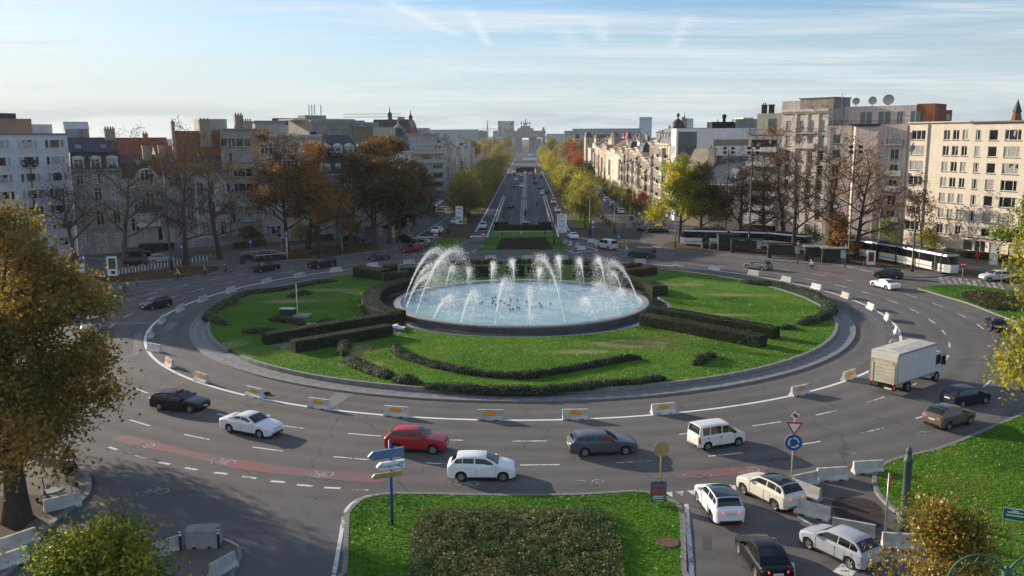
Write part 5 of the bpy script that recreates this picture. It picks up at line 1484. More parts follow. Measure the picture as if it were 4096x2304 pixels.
def hedge(name,label,path,w,h,leaf=.13,dens=95,m=None,core=None,round_=.08,lump=0.0,group=None,z=None,seed=1,cat='hedge',rusty=()):
 rng=np.random.default_rng(seed);P=resample(path,.5)
 mb=MB();sec=[(-.5,0),(-.5,1-round_),(-.5+round_*.6,1),(.5-round_*.6,1),(.5,1-round_),(.5,0)]if not lump else[(-.5,0),(-.46,.45),(-.30,.85),(0,1),(.30,.85),(.46,.45),(.5,0)]
 rings=[]
 for i,p in enumerate(P):
  d=P[min(i+1,len(P)-1)]-P[max(0,i-1)];d.z=0;d.normalize();n=Vector((-d.y,d.x,0))
  zb=(LZ(math.hypot(p.x-CX,p.y-CY))if z is None else z)-.05
  kh=kw=1.0
  if lump:
   e=min(i,len(P)-1-i);kh=(.45+.55*min(1,e/2.5))*(1+lump*mnoise.noise(Vector((p.x*.7,p.y*.7,seed))));kw=(.5+.5*min(1,e/2))*(1+lump*mnoise.noise(Vector((p.x*.5,p.y*.5,seed+9))))
  c=.93
  rings.append(mb.pts([(p.x+n.x*s_*w*kw*c,p.y+n.y*s_*w*kw*c,zb+t_*h*kh*(.97 if t_ else 1))for s_,t_ in sec]))
 k=len(sec)
 for i in range(len(rings)-1):
  for j in range(k-1):mb.idx(rings[i]+j+1,rings[i]+j,rings[i+1]+j,rings[i+1]+j+1)
 mb.idx(*[rings[0]+j for j in range(k)]);mb.idx(*[rings[-1]+j for j in reversed(range(k))])
 pts,nr=scatter(mb.v,mb.f,dens,rng)
 nz=np.where(nr[:,2:3]<-.2,-1,1);nr=nr*nz
 pts=pts+nr*rng.uniform(-.02,.07 if not lump else .13,(len(pts),1))
 Q=leaf_quads(pts,leaf,rng,0.0,nr*(1.3 if not lump else .8))
 tint=rng.random(len(pts))
 mi=np.zeros(len(pts))
 for(x,y,r_)in rusty:
  d=np.hypot(pts[:,0]-x,pts[:,1]-y);mi[(d<r_*rng.uniform(.5,1.2,len(pts)))]=2
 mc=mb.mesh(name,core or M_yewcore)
 V=np.concatenate([np.array([v.co[:]for v in mc.vertices]),Q.reshape(-1,3)])
 n0=len(mc.vertices)
 faces=[tuple(p.vertices)for p in mc.polygons]+[tuple(range(n0+4*i,n0+4*i+4))for i in range(len(Q))]
 me=bpy.data.meshes.new(name);me.from_pydata(V.tolist(),[],faces)
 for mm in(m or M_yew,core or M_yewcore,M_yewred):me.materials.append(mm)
 nf=len(mc.polygons)
 me.polygons.foreach_set('material_index',np.concatenate([np.ones(nf),mi]).astype(np.int32))
 a=me.attributes.new('tint','FLOAT','FACE');a.data.foreach_set('value',np.concatenate([np.full(nf,.2),tint]).astype(np.float32))
 o=new(name,me);tag(o,label,cat,group);return o
def off(A,B,d):
 v=(B-A).normalized();return Vector((-v.y,v.x,0))*d
GH='clipped yew hedges round the fountain'
def straight(label,a,b,w,h,side=1,seed=1,**kw):
 A,B=G(*a,.5),G(*b,.6);o_=off(A,B,w/2*side);return hedge('clipped_hedge',label,[A+o_,B+o_],w,h,group=GH,seed=seed,**kw)
r1=G(1205,1372,.5);r2=G(1395,1345,.5)
straight('long straight hedge nearest us on the left, rusty orange spots on its top',(1184,1411),(1573,1345),1.5,1.25,1,1,rusty=[(r1.x,r1.y,.9),(r2.x,r2.y,.5)])
straight('long straight hedge on the left running up into the curved hedge',(1071,1379),(1612,1292),1.6,1.25,1,2)
straight('long straight hedge nearest us on the right, rusty on its lower face',(2556,1306),(3035,1388),1.7,1.3,1,3,rusty=[(G(2680,1330).x,G(2680,1330).y+.8,.8)])
A,B=G(2600,1268,.5),G(3105,1352,.5)
hedge('clipped_hedge','long straight hedge behind the nearest right hand hedge',[A,B],1.6,1.3,group=GH,seed=4)
hedge('clipped_hedge','broad curved hedge hugging the left side of the fountain',catmull([G(x,y,1.9)for x,y in((1590,1245),(1510,1222),(1483,1195),(1492,1168),(1530,1143),(1600,1120),(1665,1108))],False,6),2.5,1.35,group=GH,seed=5)
straight('short hedge block at the back left nearest the ring road',(1411,1106),(1524,1121),2.0,1.7,1,6)
straight('short hedge block at the back left behind the other block',(1532,1100),(1590,1096),2.0,1.6,1,7)
straight('hedge running from the back left blocks to the curved hedge',(1535,1127),(1640,1118),1.8,1.3,1,8)
straight('thin low hedge beyond the curved hedge at the back left',(1604,1104),(1690,1098),1.4,1.2,1,9)
straight('dark hedge behind the fountain to the left of the tallest jets',(1893,1110),(1960,1108),1.6,1.6,1,10)
straight('small dark hedge block behind the middle of the fountain',(2022,1107),(2086,1107),1.6,1.6,1,11)
straight('dark hedge behind the fountain right of its middle',(2107,1107),(2142,1107),1.6,1.6,1,12)
straight('dark hedge partly hidden by the jets at the back right',(2290,1110),(2400,1112),1.6,1.5,1,13)
straight('rust brown hedge at the back right nearest the fountain',(2512,1117),(2629,1095),1.8,1.3,1,14,m=M_yewred)
straight('rust brown hedge at the back right furthest from the fountain',(2478,1098),(2570,1076),1.8,1.2,1,15,m=M_yewred)
hedge('clipped_hedge','olive curved hedge with ragged end on the right of the fountain',catmull([G(x,y,1.5)for x,y in((2490,1115),(2545,1125),(2600,1140),(2640,1158))],False,5),2.3,1.4,group=GH,seed=16,m=M_rose,leaf=.16)
SH='low evergreen shrub strips on the lawn'
STR=[('low shrub strip curving round the left edge of the lawn',[(911,1290),(845,1268),(838,1250),(877,1222),(963,1178),(1020,1163),(1107,1154),(1180,1142),(1274,1124),(1350,1116)],1.7,.85),('small oval shrub on the left lawn above the green cabinet',[(1150,1182),(1200,1172),(1248,1165)],1.6,.8),('shrub clump in front of the green cabinet',[(1080,1268),(1141,1278),(1190,1284),(1214,1294)],1.6,.9),('small shrub beside the stone slab by the hedge',[(1268,1287),(1340,1282)],1.3,.7),('shrub strip left of the long left hedge',[(970,1318),(1050,1320),(1130,1326)],1.5,.8),('dark shrub tail against the near left hedge',[(1388,1365),(1370,1388),(1376,1410)],1.4,1.0),('silvery shrub strip running down below the near left hedge',[(1376,1426),(1449,1456),(1535,1486),(1552,1500)],1.9,.9),('rounded shrub at the foot of the silvery strip',[(1570,1507),(1620,1510),(1684,1520)],1.8,.9),('long shrub strip curving across the front lawn',[(1578,1375),(1599,1409),(1684,1439),(1791,1465),(1941,1490),(2100,1496),(2200,1484),(2342,1460),(2471,1435),(2562,1424)],1.3,.75),('shrub strip along the front kerb of the lawn',[(1690,1533),(1832,1544),(1960,1550),(2099,1553),(2222,1548),(2388,1533),(2555,1520),(2660,1503)],1.4,.7),('small two lobed shrub on the right of the front lawn',[(2775,1445),(2815,1425),(2848,1405)],1.5,1.0),('shrub strip sweeping round the right edge of the lawn',[(2965,1120),(3060,1130),(3124,1140),(3231,1165),(3300,1200),(3318,1232),(3290,1260),(3240,1278),(3195,1288)],1.9,.9),('small shrub behind the ends of the right hedges',[(3120,1308),(3178,1300)],1.5,.8),('dark shrub strip along the back edge left of the middle',[(1690,1060),(1791,1051),(1940,1044),(2010,1044)],1.7,1.0),('dark shrub strip along the back edge right of the middle',[(2025,1044),(2171,1042),(2342,1048),(2410,1054)],1.7,1.0)]
for i,(l,p,w,h)in enumerate(STR):
 w,h=w*.92,h*.78
 hedge('shrub_strip',l,catmull([G(x,y,.45+h*.5)for x,y in p],False,6),w,h,.17,70,M_lau,M_laucore,.2,.35,SH,None,30+i,'shrub')
def shrub_bed(name,label,poly,h,dens,leaf,m,z=.12,lump=.4,seed=3,cat='shrub bed'):
 rng=np.random.default_rng(seed);Q=np.array(poly);lo,hi=Q.min(0),Q.max(0)
 n=int((hi[0]-lo[0])*(hi[1]-lo[1])*dens);P=np.stack([rng.uniform(lo[0],hi[0],n),rng.uniform(lo[1],hi[1],n),np.zeros(n)],1)
 P=P[in_poly(P,poly)]
 hz=np.array([h*(.62+lump*(mnoise.noise(Vector((x*1.6,y*1.6,1)))+.6*mnoise.noise(Vector((x*4.2,y*4.2,5)))))for x,y,_ in P])
 u=rng.random(len(P))**.45
 P[:,2]=z+np.maximum(.05,hz*u)
 up=np.zeros((len(P),3));up[:,2]=.5
 q=leaf_quads(P,leaf,rng,0,up)
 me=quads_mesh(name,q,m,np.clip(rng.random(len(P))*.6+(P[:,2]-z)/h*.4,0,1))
 o=new(name,me);tag(o,label,cat,None,'stuff')
 mb=MB();mb.face(*[(p[0],p[1],z+.03)for p in poly]);mb.build('bed_soil',M_laucore,o)
 return o
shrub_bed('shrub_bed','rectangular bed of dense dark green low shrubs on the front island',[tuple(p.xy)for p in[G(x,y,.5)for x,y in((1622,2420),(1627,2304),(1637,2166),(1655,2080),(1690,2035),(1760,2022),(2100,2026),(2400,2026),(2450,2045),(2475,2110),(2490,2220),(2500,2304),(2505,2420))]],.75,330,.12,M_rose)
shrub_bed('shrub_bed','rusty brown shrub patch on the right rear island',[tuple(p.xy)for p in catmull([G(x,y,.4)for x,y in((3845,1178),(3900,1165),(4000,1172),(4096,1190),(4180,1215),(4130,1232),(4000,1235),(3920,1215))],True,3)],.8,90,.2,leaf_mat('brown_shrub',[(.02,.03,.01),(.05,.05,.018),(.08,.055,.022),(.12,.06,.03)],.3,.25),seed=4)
shrub_bed('shrub_bed','brown flower bed in front of the dark statue',[tuple(p.xy)for p in[G(x,y,.3)for x,y in((1985,994),(2005,954),(2180,951),(2212,994))]],.5,40,.25,leaf_mat('brown_bed',[(.018,.02,.01),(.035,.032,.015),(.055,.04,.02)],.3,.25),seed=5)
F=empty('fountain',(CX,CY,0));tag(F,'big round stone fountain with pale blue pool and a ring of white water jets','fountain')
M_rim=mat('fountain_stone',(.27,.275,.285),.6,.22,1.2,.2,spec=.5)
M_wall=mat('wet_fountain_wall',(.10,.10,.10),.5,.35,.7,.25,spec=.5)
def ringmesh(prof,seg=120):
 mb=MB();mb.lathe(prof,seg,None,False);return mb
def band_(name,prof,m,smooth=False):
 return ringmesh(prof).build(name,m,F,angle=30)
band_('basin_wall',[(16.0,.35),(16.05,1.0)],M_wall)
nst=96;st=2*math.pi/nst;e=st/2-.0008
mb=MB();pr=[(15.25,.78),(15.25,1.16),(15.3,1.18),(16.1,1.18),(16.16,1.14),(16.16,.98)]
A_=[(r_*math.cos(-e),r_*math.sin(-e),z_)for r_,z_ in pr];B_=[(r_*math.cos(e),r_*math.sin(e),z_)for r_,z_ in pr]
a=mb.pts(A_);b=mb.pts(B_)
for i in range(len(pr)):j=(i+1)%len(pr);mb.idx(a+j,a+i,b+i,b+j)
mb.idx(*[a+i for i in range(len(pr))]);mb.idx(*[b+i for i in reversed(range(len(pr)))])
rs_=mb.mesh('rim_stone',M_rim)
for k in range(nst):new('rim_stone',rs_,F,(0,0,0),(0,0,k*st))
def water_mat(name,col,rough,bump,sc):
 m=mat(name,col,rough,.22,.35,0,spec=.6);nt=m.node_tree;N=nt.nodes.new;L=nt.links.new
 tc=N('ShaderNodeTexCoord');n1=N('ShaderNodeTexNoise');L(tc.outputs['Object'],n1.inputs['Vector']);n1.inputs['Scale'].default_value=sc;n1.inputs['Detail'].default_value=6
 bp=N('ShaderNodeBump');bp.inputs['Strength'].default_value=bump;bp.inputs['Distance'].default_value=.12;L(n1.outputs[0],bp.inputs['Height']);L(bp.outputs[0],nt.nodes['Principled BSDF'].inputs['Normal'])
 return m
M_water=water_mat('pool_water',(.23,.385,.41),.12,.55,2.2)
M_moat=water_mat('moat_water',(.055,.062,.07),.06,.12,1.6)
mb=MB();rg=[mb.pts([(r_*math.cos(R(a)),r_*math.sin(R(a)),.93)for a in range(0,360,3)])for r_ in(15.24,8,.01)]
for i in range(2):
 for k in range(120):mb.idx(rg[i]+k,rg[i]+(k+1)%120,rg[i+1]+(k+1)%120,rg[i+1]+k)
mb.build('pool_water',M_water,F)
band_('moat_water',[(18.6,.50),(16.02,.49)],M_moat)
band_('moat_edge',[(18.96,.45),(18.96,.64),(18.62,.64),(18.60,.45)],M_wall)
rr=random.Random(2);nz_=MB();nz_.lathe([(.08,.85),(.08,1.02),(.11,1.08),(.04,1.14)],7);nzm=nz_.mesh('nozzle',M_black)
for i in range(26):
 a=rr.uniform(0,6.28);q=rr.uniform(1.2,4.6);new('nozzle',nzm,F,(q*math.cos(a)-.6,q*math.sin(a)-1.0,0))
M_spray=bpy.data.materials.new('water_spray');M_spray.use_nodes=True
nt=M_spray.node_tree;nt.nodes.clear();N=nt.nodes.new;L=nt.links.new
d=N('ShaderNodeBsdfDiffuse');d.inputs[0].default_value=(.86,.88,.9,1);t=N('ShaderNodeBsdfTranslucent');t.inputs[0].default_value=(.88,.9,.92,1)
x=N('ShaderNodeMixShader');x.inputs[0].default_value=.5;L(d.outputs[0],x.inputs[1]);L(t.outputs[0],x.inputs[2]);o_=N('ShaderNodeOutputMaterial');L(x.outputs[0],o_.inputs[0])
JETS=[((1636,1208),(1752,1002)),((1644,1233),(1715,1100)),((1685,1253),(1818,1000)),((1757,1270),(1802,1187)),((1861,1285),(1896,1172)),((1986,1295),(2022,1120)),((2118,1296),(2120,1160)),((2247,1289),(2165,1030)),((2363,1276),(2342,1196)),((2450,1257),(2398,1140)),((2509,1236),(2480,1165)),((2533,1214),(2445,1050)),((2489,1167),(2446,1090)),((2429,1150),(2390,1036)),((2351,1135),(2315,1042)),((2259,1124),(2233,1032)),((2160,1120),(2160,1080)),((2056,1120),(2048,1045)),((1956,1124),(1975,1056)),((1860,1132),(1876,1078)),((1776,1146),(1812,1072)),((1706,1162),(1768,1042)),((1652,1190),(1735,1060))]
for i,((bx_,by_),(tx,ty))in enumerate(JETS):
 rng=np.random.default_rng(100+i)
 b0=G(bx_,by_,1.0);ang=math.atan2(b0.y-CY,b0.x-CX);b0=Vector((CX+14.9*math.cos(ang),CY+14.9*math.sin(ang),1.0))
 inw=.22 if abs(tx-bx_)<60 else .30
 Yt=b0.y+(CY-b0.y)*inw;tp=Vector((XAT(tx,ty,Yt),Yt,max(2.2,ZAT(tx,ty,Yt))))
 n=int(1000+520*(tp.z-1));u=rng.random(n)**.8*1.55
 hx=b0.x+(tp.x-b0.x)*u;hy=b0.y+(tp.y-b0.y)*u;hz=1.0+(tp.z-1.0)*(1-(1-np.minimum(u,1))**2)-(tp.z-1)*np.maximum(0,u-1)**2*2.6
 sp=.03+.30*np.clip(u-.12,0,2)**1.6
 keep=rng.random(n)<np.where(u<.8,1,np.clip(1.5-.75*u,.15,1))
 P=np.stack([hx,hy,hz],1)+rng.normal(0,1,(n,3))*sp[:,None]*np.array([1,1,1.15])
 m2=int(n*.32);u2=rng.uniform(.45,1.25,m2);z2=1.0+(tp.z-1)*(1-(1-np.minimum(u2,1))**2)*(1-rng.random(m2)**1.6)
 P2=np.stack([b0.x+(tp.x-b0.x)*u2,b0.y+(tp.y-b0.y)*u2,z2],1)+rng.normal(0,.28,(m2,3))
 m3=int(170);u3=rng.uniform(1.0,2.6,m3);P3=np.stack([b0.x+(tp.x-b0.x)*u3,b0.y+(tp.y-b0.y)*u3,np.full(m3,.97)],1)+rng.normal(0,.35,(m3,3))*np.array([1,1,.03])
 P=np.concatenate([P[keep],P2,P3]);P=P[P[:,2]>.95];P[:,0]-=CX;P[:,1]-=CY
 sz=rng.choice([.05,.075,.11],len(P),p=[.68,.27,.05])
 Q=leaf_quads(P,1.0,rng,0,None,1.0);c=Q.mean(1,keepdims=True);Q=c+(Q-c)*sz[:,None,None]
 o=new('water_jet',quads_mesh('water_jet',Q,M_spray),F);tag(o,kind='stuff')
# ================================================================== trees
M_bark=mat('bark',(.055,.042,.032),.95,.35,3,.6,14)
M_barkg=mat('grey_bark',(.085,.075,.062),.95,.3,3,.6,14)
M_lf_dark=leaf_mat('chestnut_brown',[(.040,.046,.010),(.070,.070,.013),(.105,.090,.016),(.16,.105,.02),(.26,.15,.03)],.22,.48,gain=1.75)
M_lf_orange=leaf_mat('chestnut_orange',[(.040,.032,.008),(.095,.048,.010),(.17,.075,.012),(.24,.11,.018)],.18,.42)
M_lf_rust=leaf_mat('dry_leaves',[(.04,.028,.016),(.065,.042,.020),(.10,.055,.022)],.3,.35,gain=1.3)
M_lf_deep=leaf_mat('dark_autumn',[(.020,.022,.008),(.042,.036,.010),(.08,.050,.012),(.13,.068,.014)],.16,.35)
M_lf_green=leaf_mat('deep_green',[(.012,.022,.010),(.022,.036,.014),(.038,.055,.018),(.06,.07,.02)],.18,.35)
M_lf_yel=leaf_mat('yellow_green',[(.055,.075,.010),(.12,.125,.012),(.21,.18,.015),(.30,.22,.02)],.2,.58,gain=2.2)
M_lf_lin=leaf_mat('lime_yellow',[(.045,.05,.012),(.085,.080,.014),(.135,.110,.018),(.19,.14,.022)],.16,.52,gain=2.3)
M_lf_maple=leaf_mat('red_maple',[(.10,.028,.012),(.19,.05,.018),(.27,.085,.03)],.2,.4)
M_lf_bush=leaf_mat('bush_green_yellow',[(.02,.045,.006),(.05,.082,.008),(.12,.12,.012),(.26,.20,.02)],.5,.4,patch=.45,gain=2.5)
M_lf_gold=leaf_mat('bush_gold',[(.06,.06,.012),(.13,.10,.018),(.23,.15,.02),(.34,.19,.025)],.35,.38,patch=.45)
def skeleton(h,spread,tr,seed,lean=0.0,clear=.28,limbs=6,depth=3,up=.35,seglen=1.0,twig=.012):
 """trunk and limbs as tubes; returns mesh builder and twig end points"""
 r_=random.Random(seed);mb=MB();ends=[]
 def grow(p,d,ln,rad,lev):
  n=4 if lev<2 else 3;path=[p.copy()];rs=[rad];d=d.normalized()
  for i in range(n):
   d=(d+Vector((r_.gauss(0,.16),r_.gauss(0,.16),r_.gauss(0,.10)+up*.12))).normalized()
   p=p+d*ln/n;path.append(p.copy());rs.append(max(twig*.6,rad*(1-.62*(i+1)/n)))
  mb.tube(path,rs,(6 if lev==0 else 4 if lev==1 else 3),cap=False)
  if lev>=depth:ends.append((path[-1],d));ends.append((path[-2],d));return
  k=r_.randint(3,5)if lev<depth-1 else r_.randint(3,4)
  for i in range(k):
   j=r_.uniform(1.2,n);f=j-int(j);q=path[int(j)].lerp(path[min(n,int(j)+1)],f)if int(j)<n else path[n]
   s=Vector((r_.gauss(0,1),r_.gauss(0,1),r_.gauss(0,.5))).normalized()
   nd=(d*.55+s*.75+Vector((0,0,up*.3))).normalized()
   grow(q,nd,ln*r_.uniform(.48,.72),rs[min(n,int(j))]*.62,lev+1)
  ends.append((path[-1],d))
 trunk=[Vector((0,0,-.1))];rs=[tr*1.5];p=Vector((0,0,0));d=Vector((lean,0,1)).normalized()
 top=h*.72
 for i in range(8):
  d=(d+Vector((r_.gauss(0,.05),r_.gauss(0,.05),.05))).normalized();p=p+d*top/8;trunk.append(p.copy());rs.append(tr*(1.1-.9*(i+1)/8))
 rs[1]=tr*1.05;mb.tube(trunk,rs,8,cap=False)
 for i in range(limbs):
  f=clear+(1-clear)*(i+r_.random()*.6)/limbs
  j=f*8;q=trunk[min(8,int(j))].lerp(trunk[min(8,int(j)+1)],j-int(j));a=i*2.4+r_.uniform(-.4,.4)
  outw=spread*(1.0-.55*f)*r_.uniform(.75,1.05)
  grow(q,Vector((math.cos(a),math.sin(a),up*(1+f))),outw,rs[min(8,int(j))]*.55+.02,1)
 grow(trunk[-1],Vector((0,0,1)),h*.24,rs[-1],1)
 return mb,ends
def crown_pts(ends,n,spread,rng,zmin=None):
 E_=np.array([e[0][:]for e in ends]);k=rng.integers(0,len(E_),n)
 P=E_[k]+rng.normal(0,spread,(n,3))*np.array([1,1,.8])
 if zmin is not None:P=P[P[:,2]>zmin]
 return P
TREEMESH={}
def tree(name,label,loc,h,spread,kind,leaves,leaf,m,seed,group=None,tr=None,clear=.28,limbs=7,depth=3,clump=.55,bark=None,scale=1.0,rz=0.0,lean=0.0,up=.35,key=None,cat='tree'):
 root=empty(name,loc,rz);tag(root,label,cat,group);root.scale=(scale,)*3
 if key and key in TREEMESH:tm,cm=TREEMESH[key]
 else:
  rng=np.random.default_rng(seed)
  mb,ends=skeleton(h,spread,tr or h*.018,seed,lean,clear,limbs,depth,up,1.0,.03 if depth==4 else .014)
  tm=mb.mesh('trunk',bark or M_bark,smooth=True);cm=None
  if leaves:
   P=crown_pts(ends,leaves,clump,rng,h*clear*.55)
   cm=quads_mesh('crown',leaf_quads(P,leaf,rng,.25),m,rng.random(len(P)))
  if key:TREEMESH[key]=(tm,cm)
 new('trunk',tm,root)
 if cm:new('crown',cm,root)
 return root
def top_h(px_base,py_base,py_top):
 g=G(px_base,py_base);return g,ZAT(px_base,py_top,g.y)
g=G(60,2080,.1)
tree('chestnut_tree','huge autumn chestnut tree with dense brown green crown filling the left edge near us',(g.x+.1,g.y,.1),16.4,7.0,'c',62000,.25,M_lf_dark,21,tr=.60,clear=.36,limbs=12,depth=3,clump=.62,up=.22)
g=Vector((-43.5,64,.1))
tree('chestnut_tree','autumn tree at the left edge just behind the huge chestnut',(g.x,g.y,.1),17,6,'c',22000,.28,M_lf_lin,22,tr=.4,clear=.3,limbs=8,clump=.8)
tree('young_lime_tree','rounded green and yellow tree crown at the bottom left corner',(-16.9,32.6,0),5.3,3.0,'b',26000,.20,M_lf_bush,23,tr=.16,clear=.2,limbs=10,clump=.55,up=.5,bark=M_barkg)
tree('young_lime_tree','golden leaved young tree at the bottom right corner',(18.3,34.2,0),6.0,2.8,'b',10000,.18,M_lf_gold,24,tr=.10,clear=.12,limbs=11,clump=.42,up=.8,bark=M_barkg)
tree('maple_tree','yellow green tree with large leaves at the right edge near us',(34.2,52.0,.1),15.0,4.6,'b',13000,.30,M_lf_yel,25,tr=.25,clear=.25,limbs=10,clump=.6)
tree('maple_tree','bright green tree at the right edge in front of the cream block',(76.0,123,.1),16.5,6.6,'b',9000,.42,leaf_mat('fresh_green',[(.03,.06,.008),(.06,.10,.010),(.11,.14,.014),(.16,.15,.02)],.2,.42),26,tr=.3,clear=.35,limbs=9,clump=.8)
GL='tall trees in front of the left houses'
for i,(bx_,by_,ty,sp,nl,lf,m,lab,dp,bk)in enumerate(((300,1050,640,8.5,1300,.30,M_lf_rust,'nearly bare grey tree in front of the white block, leftmost of its row',4,M_barkg),(500,1068,560,9.5,1500,.30,M_lf_rust,'nearly bare tree with spreading twigs in front of the dormer house',4,M_barkg),(745,1064,520,9,2600,.32,M_lf_deep,'tall thin leaved tree with dark trunk beside the green pole',4,M_bark),(880,1040,560,9.5,2300,.30,M_lf_deep,'sparse dark tree in front of the beige apartment house',4,M_bark),(1148,1012,565,9.0,9000,.42,M_lf_orange,'orange tree right behind the metro advertising panel',4,M_bark),(1232,1000,600,8.0,9000,.42,M_lf_orange,'dense orange brown tree in front of the three axis apartment house',3,M_bark),(1275,1010,625,7.5,8500,.42,M_lf_orange,'orange tree beside the double green poles',3,M_bark),(1400,985,610,7.0,2600,.32,M_lf_rust,'thin rusty tree standing between the orange trees and the big dark one',4,M_bark),(1500,985,580,10.5,15000,.48,M_lf_deep,'large dense dark tree with orange top left of the avenue',3,M_bark),(1560,975,590,9.5,13000,.48,M_lf_deep,'large dense dark rusty tree nearest the left avenue corner',3,M_bark))):
 g,h=top_h(bx_,by_,ty)
 tree('chestnut_tree',lab,(g.x,g.y,.1),h,sp,'c',nl,lf,m,50+i,GL,.42,.26,10 if dp==4 else 8,dp,.62 if nl>3000 else .5,bk)
g,h=top_h(1500,985,588)
tree('orange_tree','glowing orange tree top rising behind the large dark tree',(g.x-1,g.y+6,.1),h+1.2,5.5,'c',5000,.46,M_lf_orange,66,None,.3,.35,7,3,.65)
for i,(x,y,h,sp,nl,m,lab)in enumerate(((-25.5,196,14.0,5.0,5200,M_lf_green,'dark green tree on the left avenue corner'),(-24.0,212,14.5,5.0,5200,M_lf_green,'dark willow like tree beyond the corner tree'),(-24.5,232,14.0,4.8,4600,M_lf_green,'greyish green tree in front of the green glass block'),(-27,255,12.5,5.0,4200,leaf_mat('olive_leaves',[(.025,.03,.010),(.045,.05,.014),(.08,.075,.02)],.2,.35),'olive tree by the green glass block terraces'),(-28,300,9,4,2600,M_lf_green,'low dark tree before the second group of left avenue houses'),(-27,420,13,5,2500,M_lf_rust,'rusty tree on the left avenue pavement further on'),(-27,455,14,5,2500,M_lf_rust,'brown tree on the left avenue pavement near the yellow crane'))):
 tree('street_tree',lab,(x,y,.1),h,sp,'c',nl,.45,m,80+i,None,.25,.22,8,3,.75)
g,h=top_h(2719,970,655)
tree('lime_tree','bright yellow green tree right of the avenue mouth',(g.x,g.y,.1),h,7.6,'c',17000,.44,leaf_mat('bright_yellow_green',[(.10,.12,.012),(.20,.19,.014),(.30,.25,.018),(.36,.27,.02)],.2,.65,gain=2.0),101,None,.32,.33,9,3,.75)
g,h=top_h(2800,972,700)
tree('brown_tree','dark brown leaved tree just right of the yellow green tree',(g.x,g.y,.1),h,6.6,'c',9000,.42,leaf_mat('brown_green',[(.03,.024,.010),(.06,.042,.012),(.10,.065,.016)],.2,.35),102,None,.32,.33,8,3,.7)
GR='bare chestnut trees along the tram stop'
for i,(bx_,by_,ty,sp,nl,m,lab)in enumerate(((2960,985,620,6.5,2600,M_lf_rust,'reddish brown thin tree in front of the blue slate roof'),(3052,985,545,7.0,700,M_lf_rust,'bare twiggy tree left of the leaning trunk'),(3135,985,530,8.0,2600,M_lf_orange,'twiggy tree with clinging orange leaves on a leaning trunk'),(3172,1022,530,8.5,1000,M_lf_rust,'bare tree with straight dark trunk before the stone apartment building'),(3308,1035,470,10,900,M_lf_rust,'tallest bare spreading tree in front of the pink building'),(3424,1040,570,9.0,2800,M_lf_orange,'bare topped tree with bright orange lower leaves near the tram front'),(3685,1000,700,3.6,1700,M_lf_rust,'slim young tree with withered leaves before the cream block'))):
 g,h=top_h(bx_,by_,ty)
 tree('chestnut_tree',lab,(g.x,g.y,.1),h,sp,'c',nl,.34,m,120+i,GR,.44 if i!=6 else .14,.26,11,4,.5)
g=G(3424,1045)
tree('orange_shrub_tree','low bright orange leafy clump at the foot of the bare tree by the tram',(g.x-2.5,g.y+1,.1),8.0,2.4,'c',2600,.42,M_lf_orange,131,None,.15,.25,6,3,.55)
GA,GB='trimmed lime trees along the left of the avenue','yellow lime trees along the right of the avenue'
for i in range(34):
 s=226+i*7.4 if i<26 else 226+26*7.4+(i-26)*36
 r_=random.Random(i)
 g=AV(s,-15.6+r_.uniform(-.3,.3))
 tree('avenue_tree',('%s olive yellow lime tree from the square in the left avenue row'%LWORD[i])if i else 'brownish nearest tree of the row left of the avenue',(g.x,g.y,.1),10.4,4.5,'a',3600,.46,M_lf_lin,200+i%3,GA,.16,.16,9,2,1.05,None,r_.uniform(.9,1.1)*(1 if i<26 else 1.1),r_.uniform(0,6.28),key='L%d'%(i%3))
for i in range(32):
 s=208+i*9.5 if i<18 else 208+18*9.5+(i-18)*32
 r_=random.Random(100+i)
 g=AV(s,15.4+r_.uniform(-.5,.5))
 tree('avenue_tree',('%s yellow lime tree from the square in the right avenue row'%LWORD[i])if i else 'bright yellow nearest tree of the row right of the avenue',(g.x,g.y,.1),10.6,4.4,'a',3300,.46,M_lf_yel if i%3 else M_lf_lin,220+i%3,GB,.15,.2,8,2,.95,None,r_.uniform(.85,1.1)*(1 if i<18 else 1.15),r_.uniform(0,6.28),key='R%d'%(i%3))
for i in range(46):
 r_=random.Random(300+i);left=i%2
 s=r_.uniform(760,1190);t0=r_.uniform(24,70 if s<1000 else 110)*(-1 if left else 1)
 g=AV(s,t0)
 tree('park_tree','%s tall autumn park tree %s the avenue before the arch'%(LWORD[i//2],'left of' if left else 'right of'),(g.x,g.y,0),19,8,'p',3000,1.0,(M_lf_deep,M_lf_lin)[i%2]if left else(M_lf_lin,M_lf_yel)[i%2],320+i%2+left*2,'park trees %s of the avenue'%('left' if left else 'right'),.4,.15,9,2,1.8,None,r_.uniform(.75,1.15),r_.uniform(0,6.28),key='P%d%d'%(i%2,i%4))
for(s,t0,h,m,lab)in((470,26,19,M_lf_maple,'tall red maple tree among the right avenue houses'),(455,27,13,M_lf_maple,'smaller scarlet tree below the tall red maple'),(430,31,9,M_lf_green,'dark green garden tree before the right avenue houses')):
 g=AV(s,t0);tree('garden_tree',lab,(g.x,g.y,0),h,h*.34,'p',2600,.8,m,int(s),None,.25,.15,8,2,1.2)
GG='front garden bushes on the right street'
for i in range(26):
 r_=random.Random(400+i);s=226+i*7.5;t0=r_.uniform(31.5,37)
 h=r_.uniform(1.6,4.2);g=AV(s,t0)
 tree('garden_bush','%s green bush from the square in the right front gardens'%LWORD[i],(g.x,g.y,.1),h,h*.55,'g',900,.34,(M_lf_green,M_lf_bush,M_lf_lin)[i%3],420+i%3,GG,.06,.05,7,2,.5,None,1.0,r_.uniform(0,6),key=None,cat='bush')
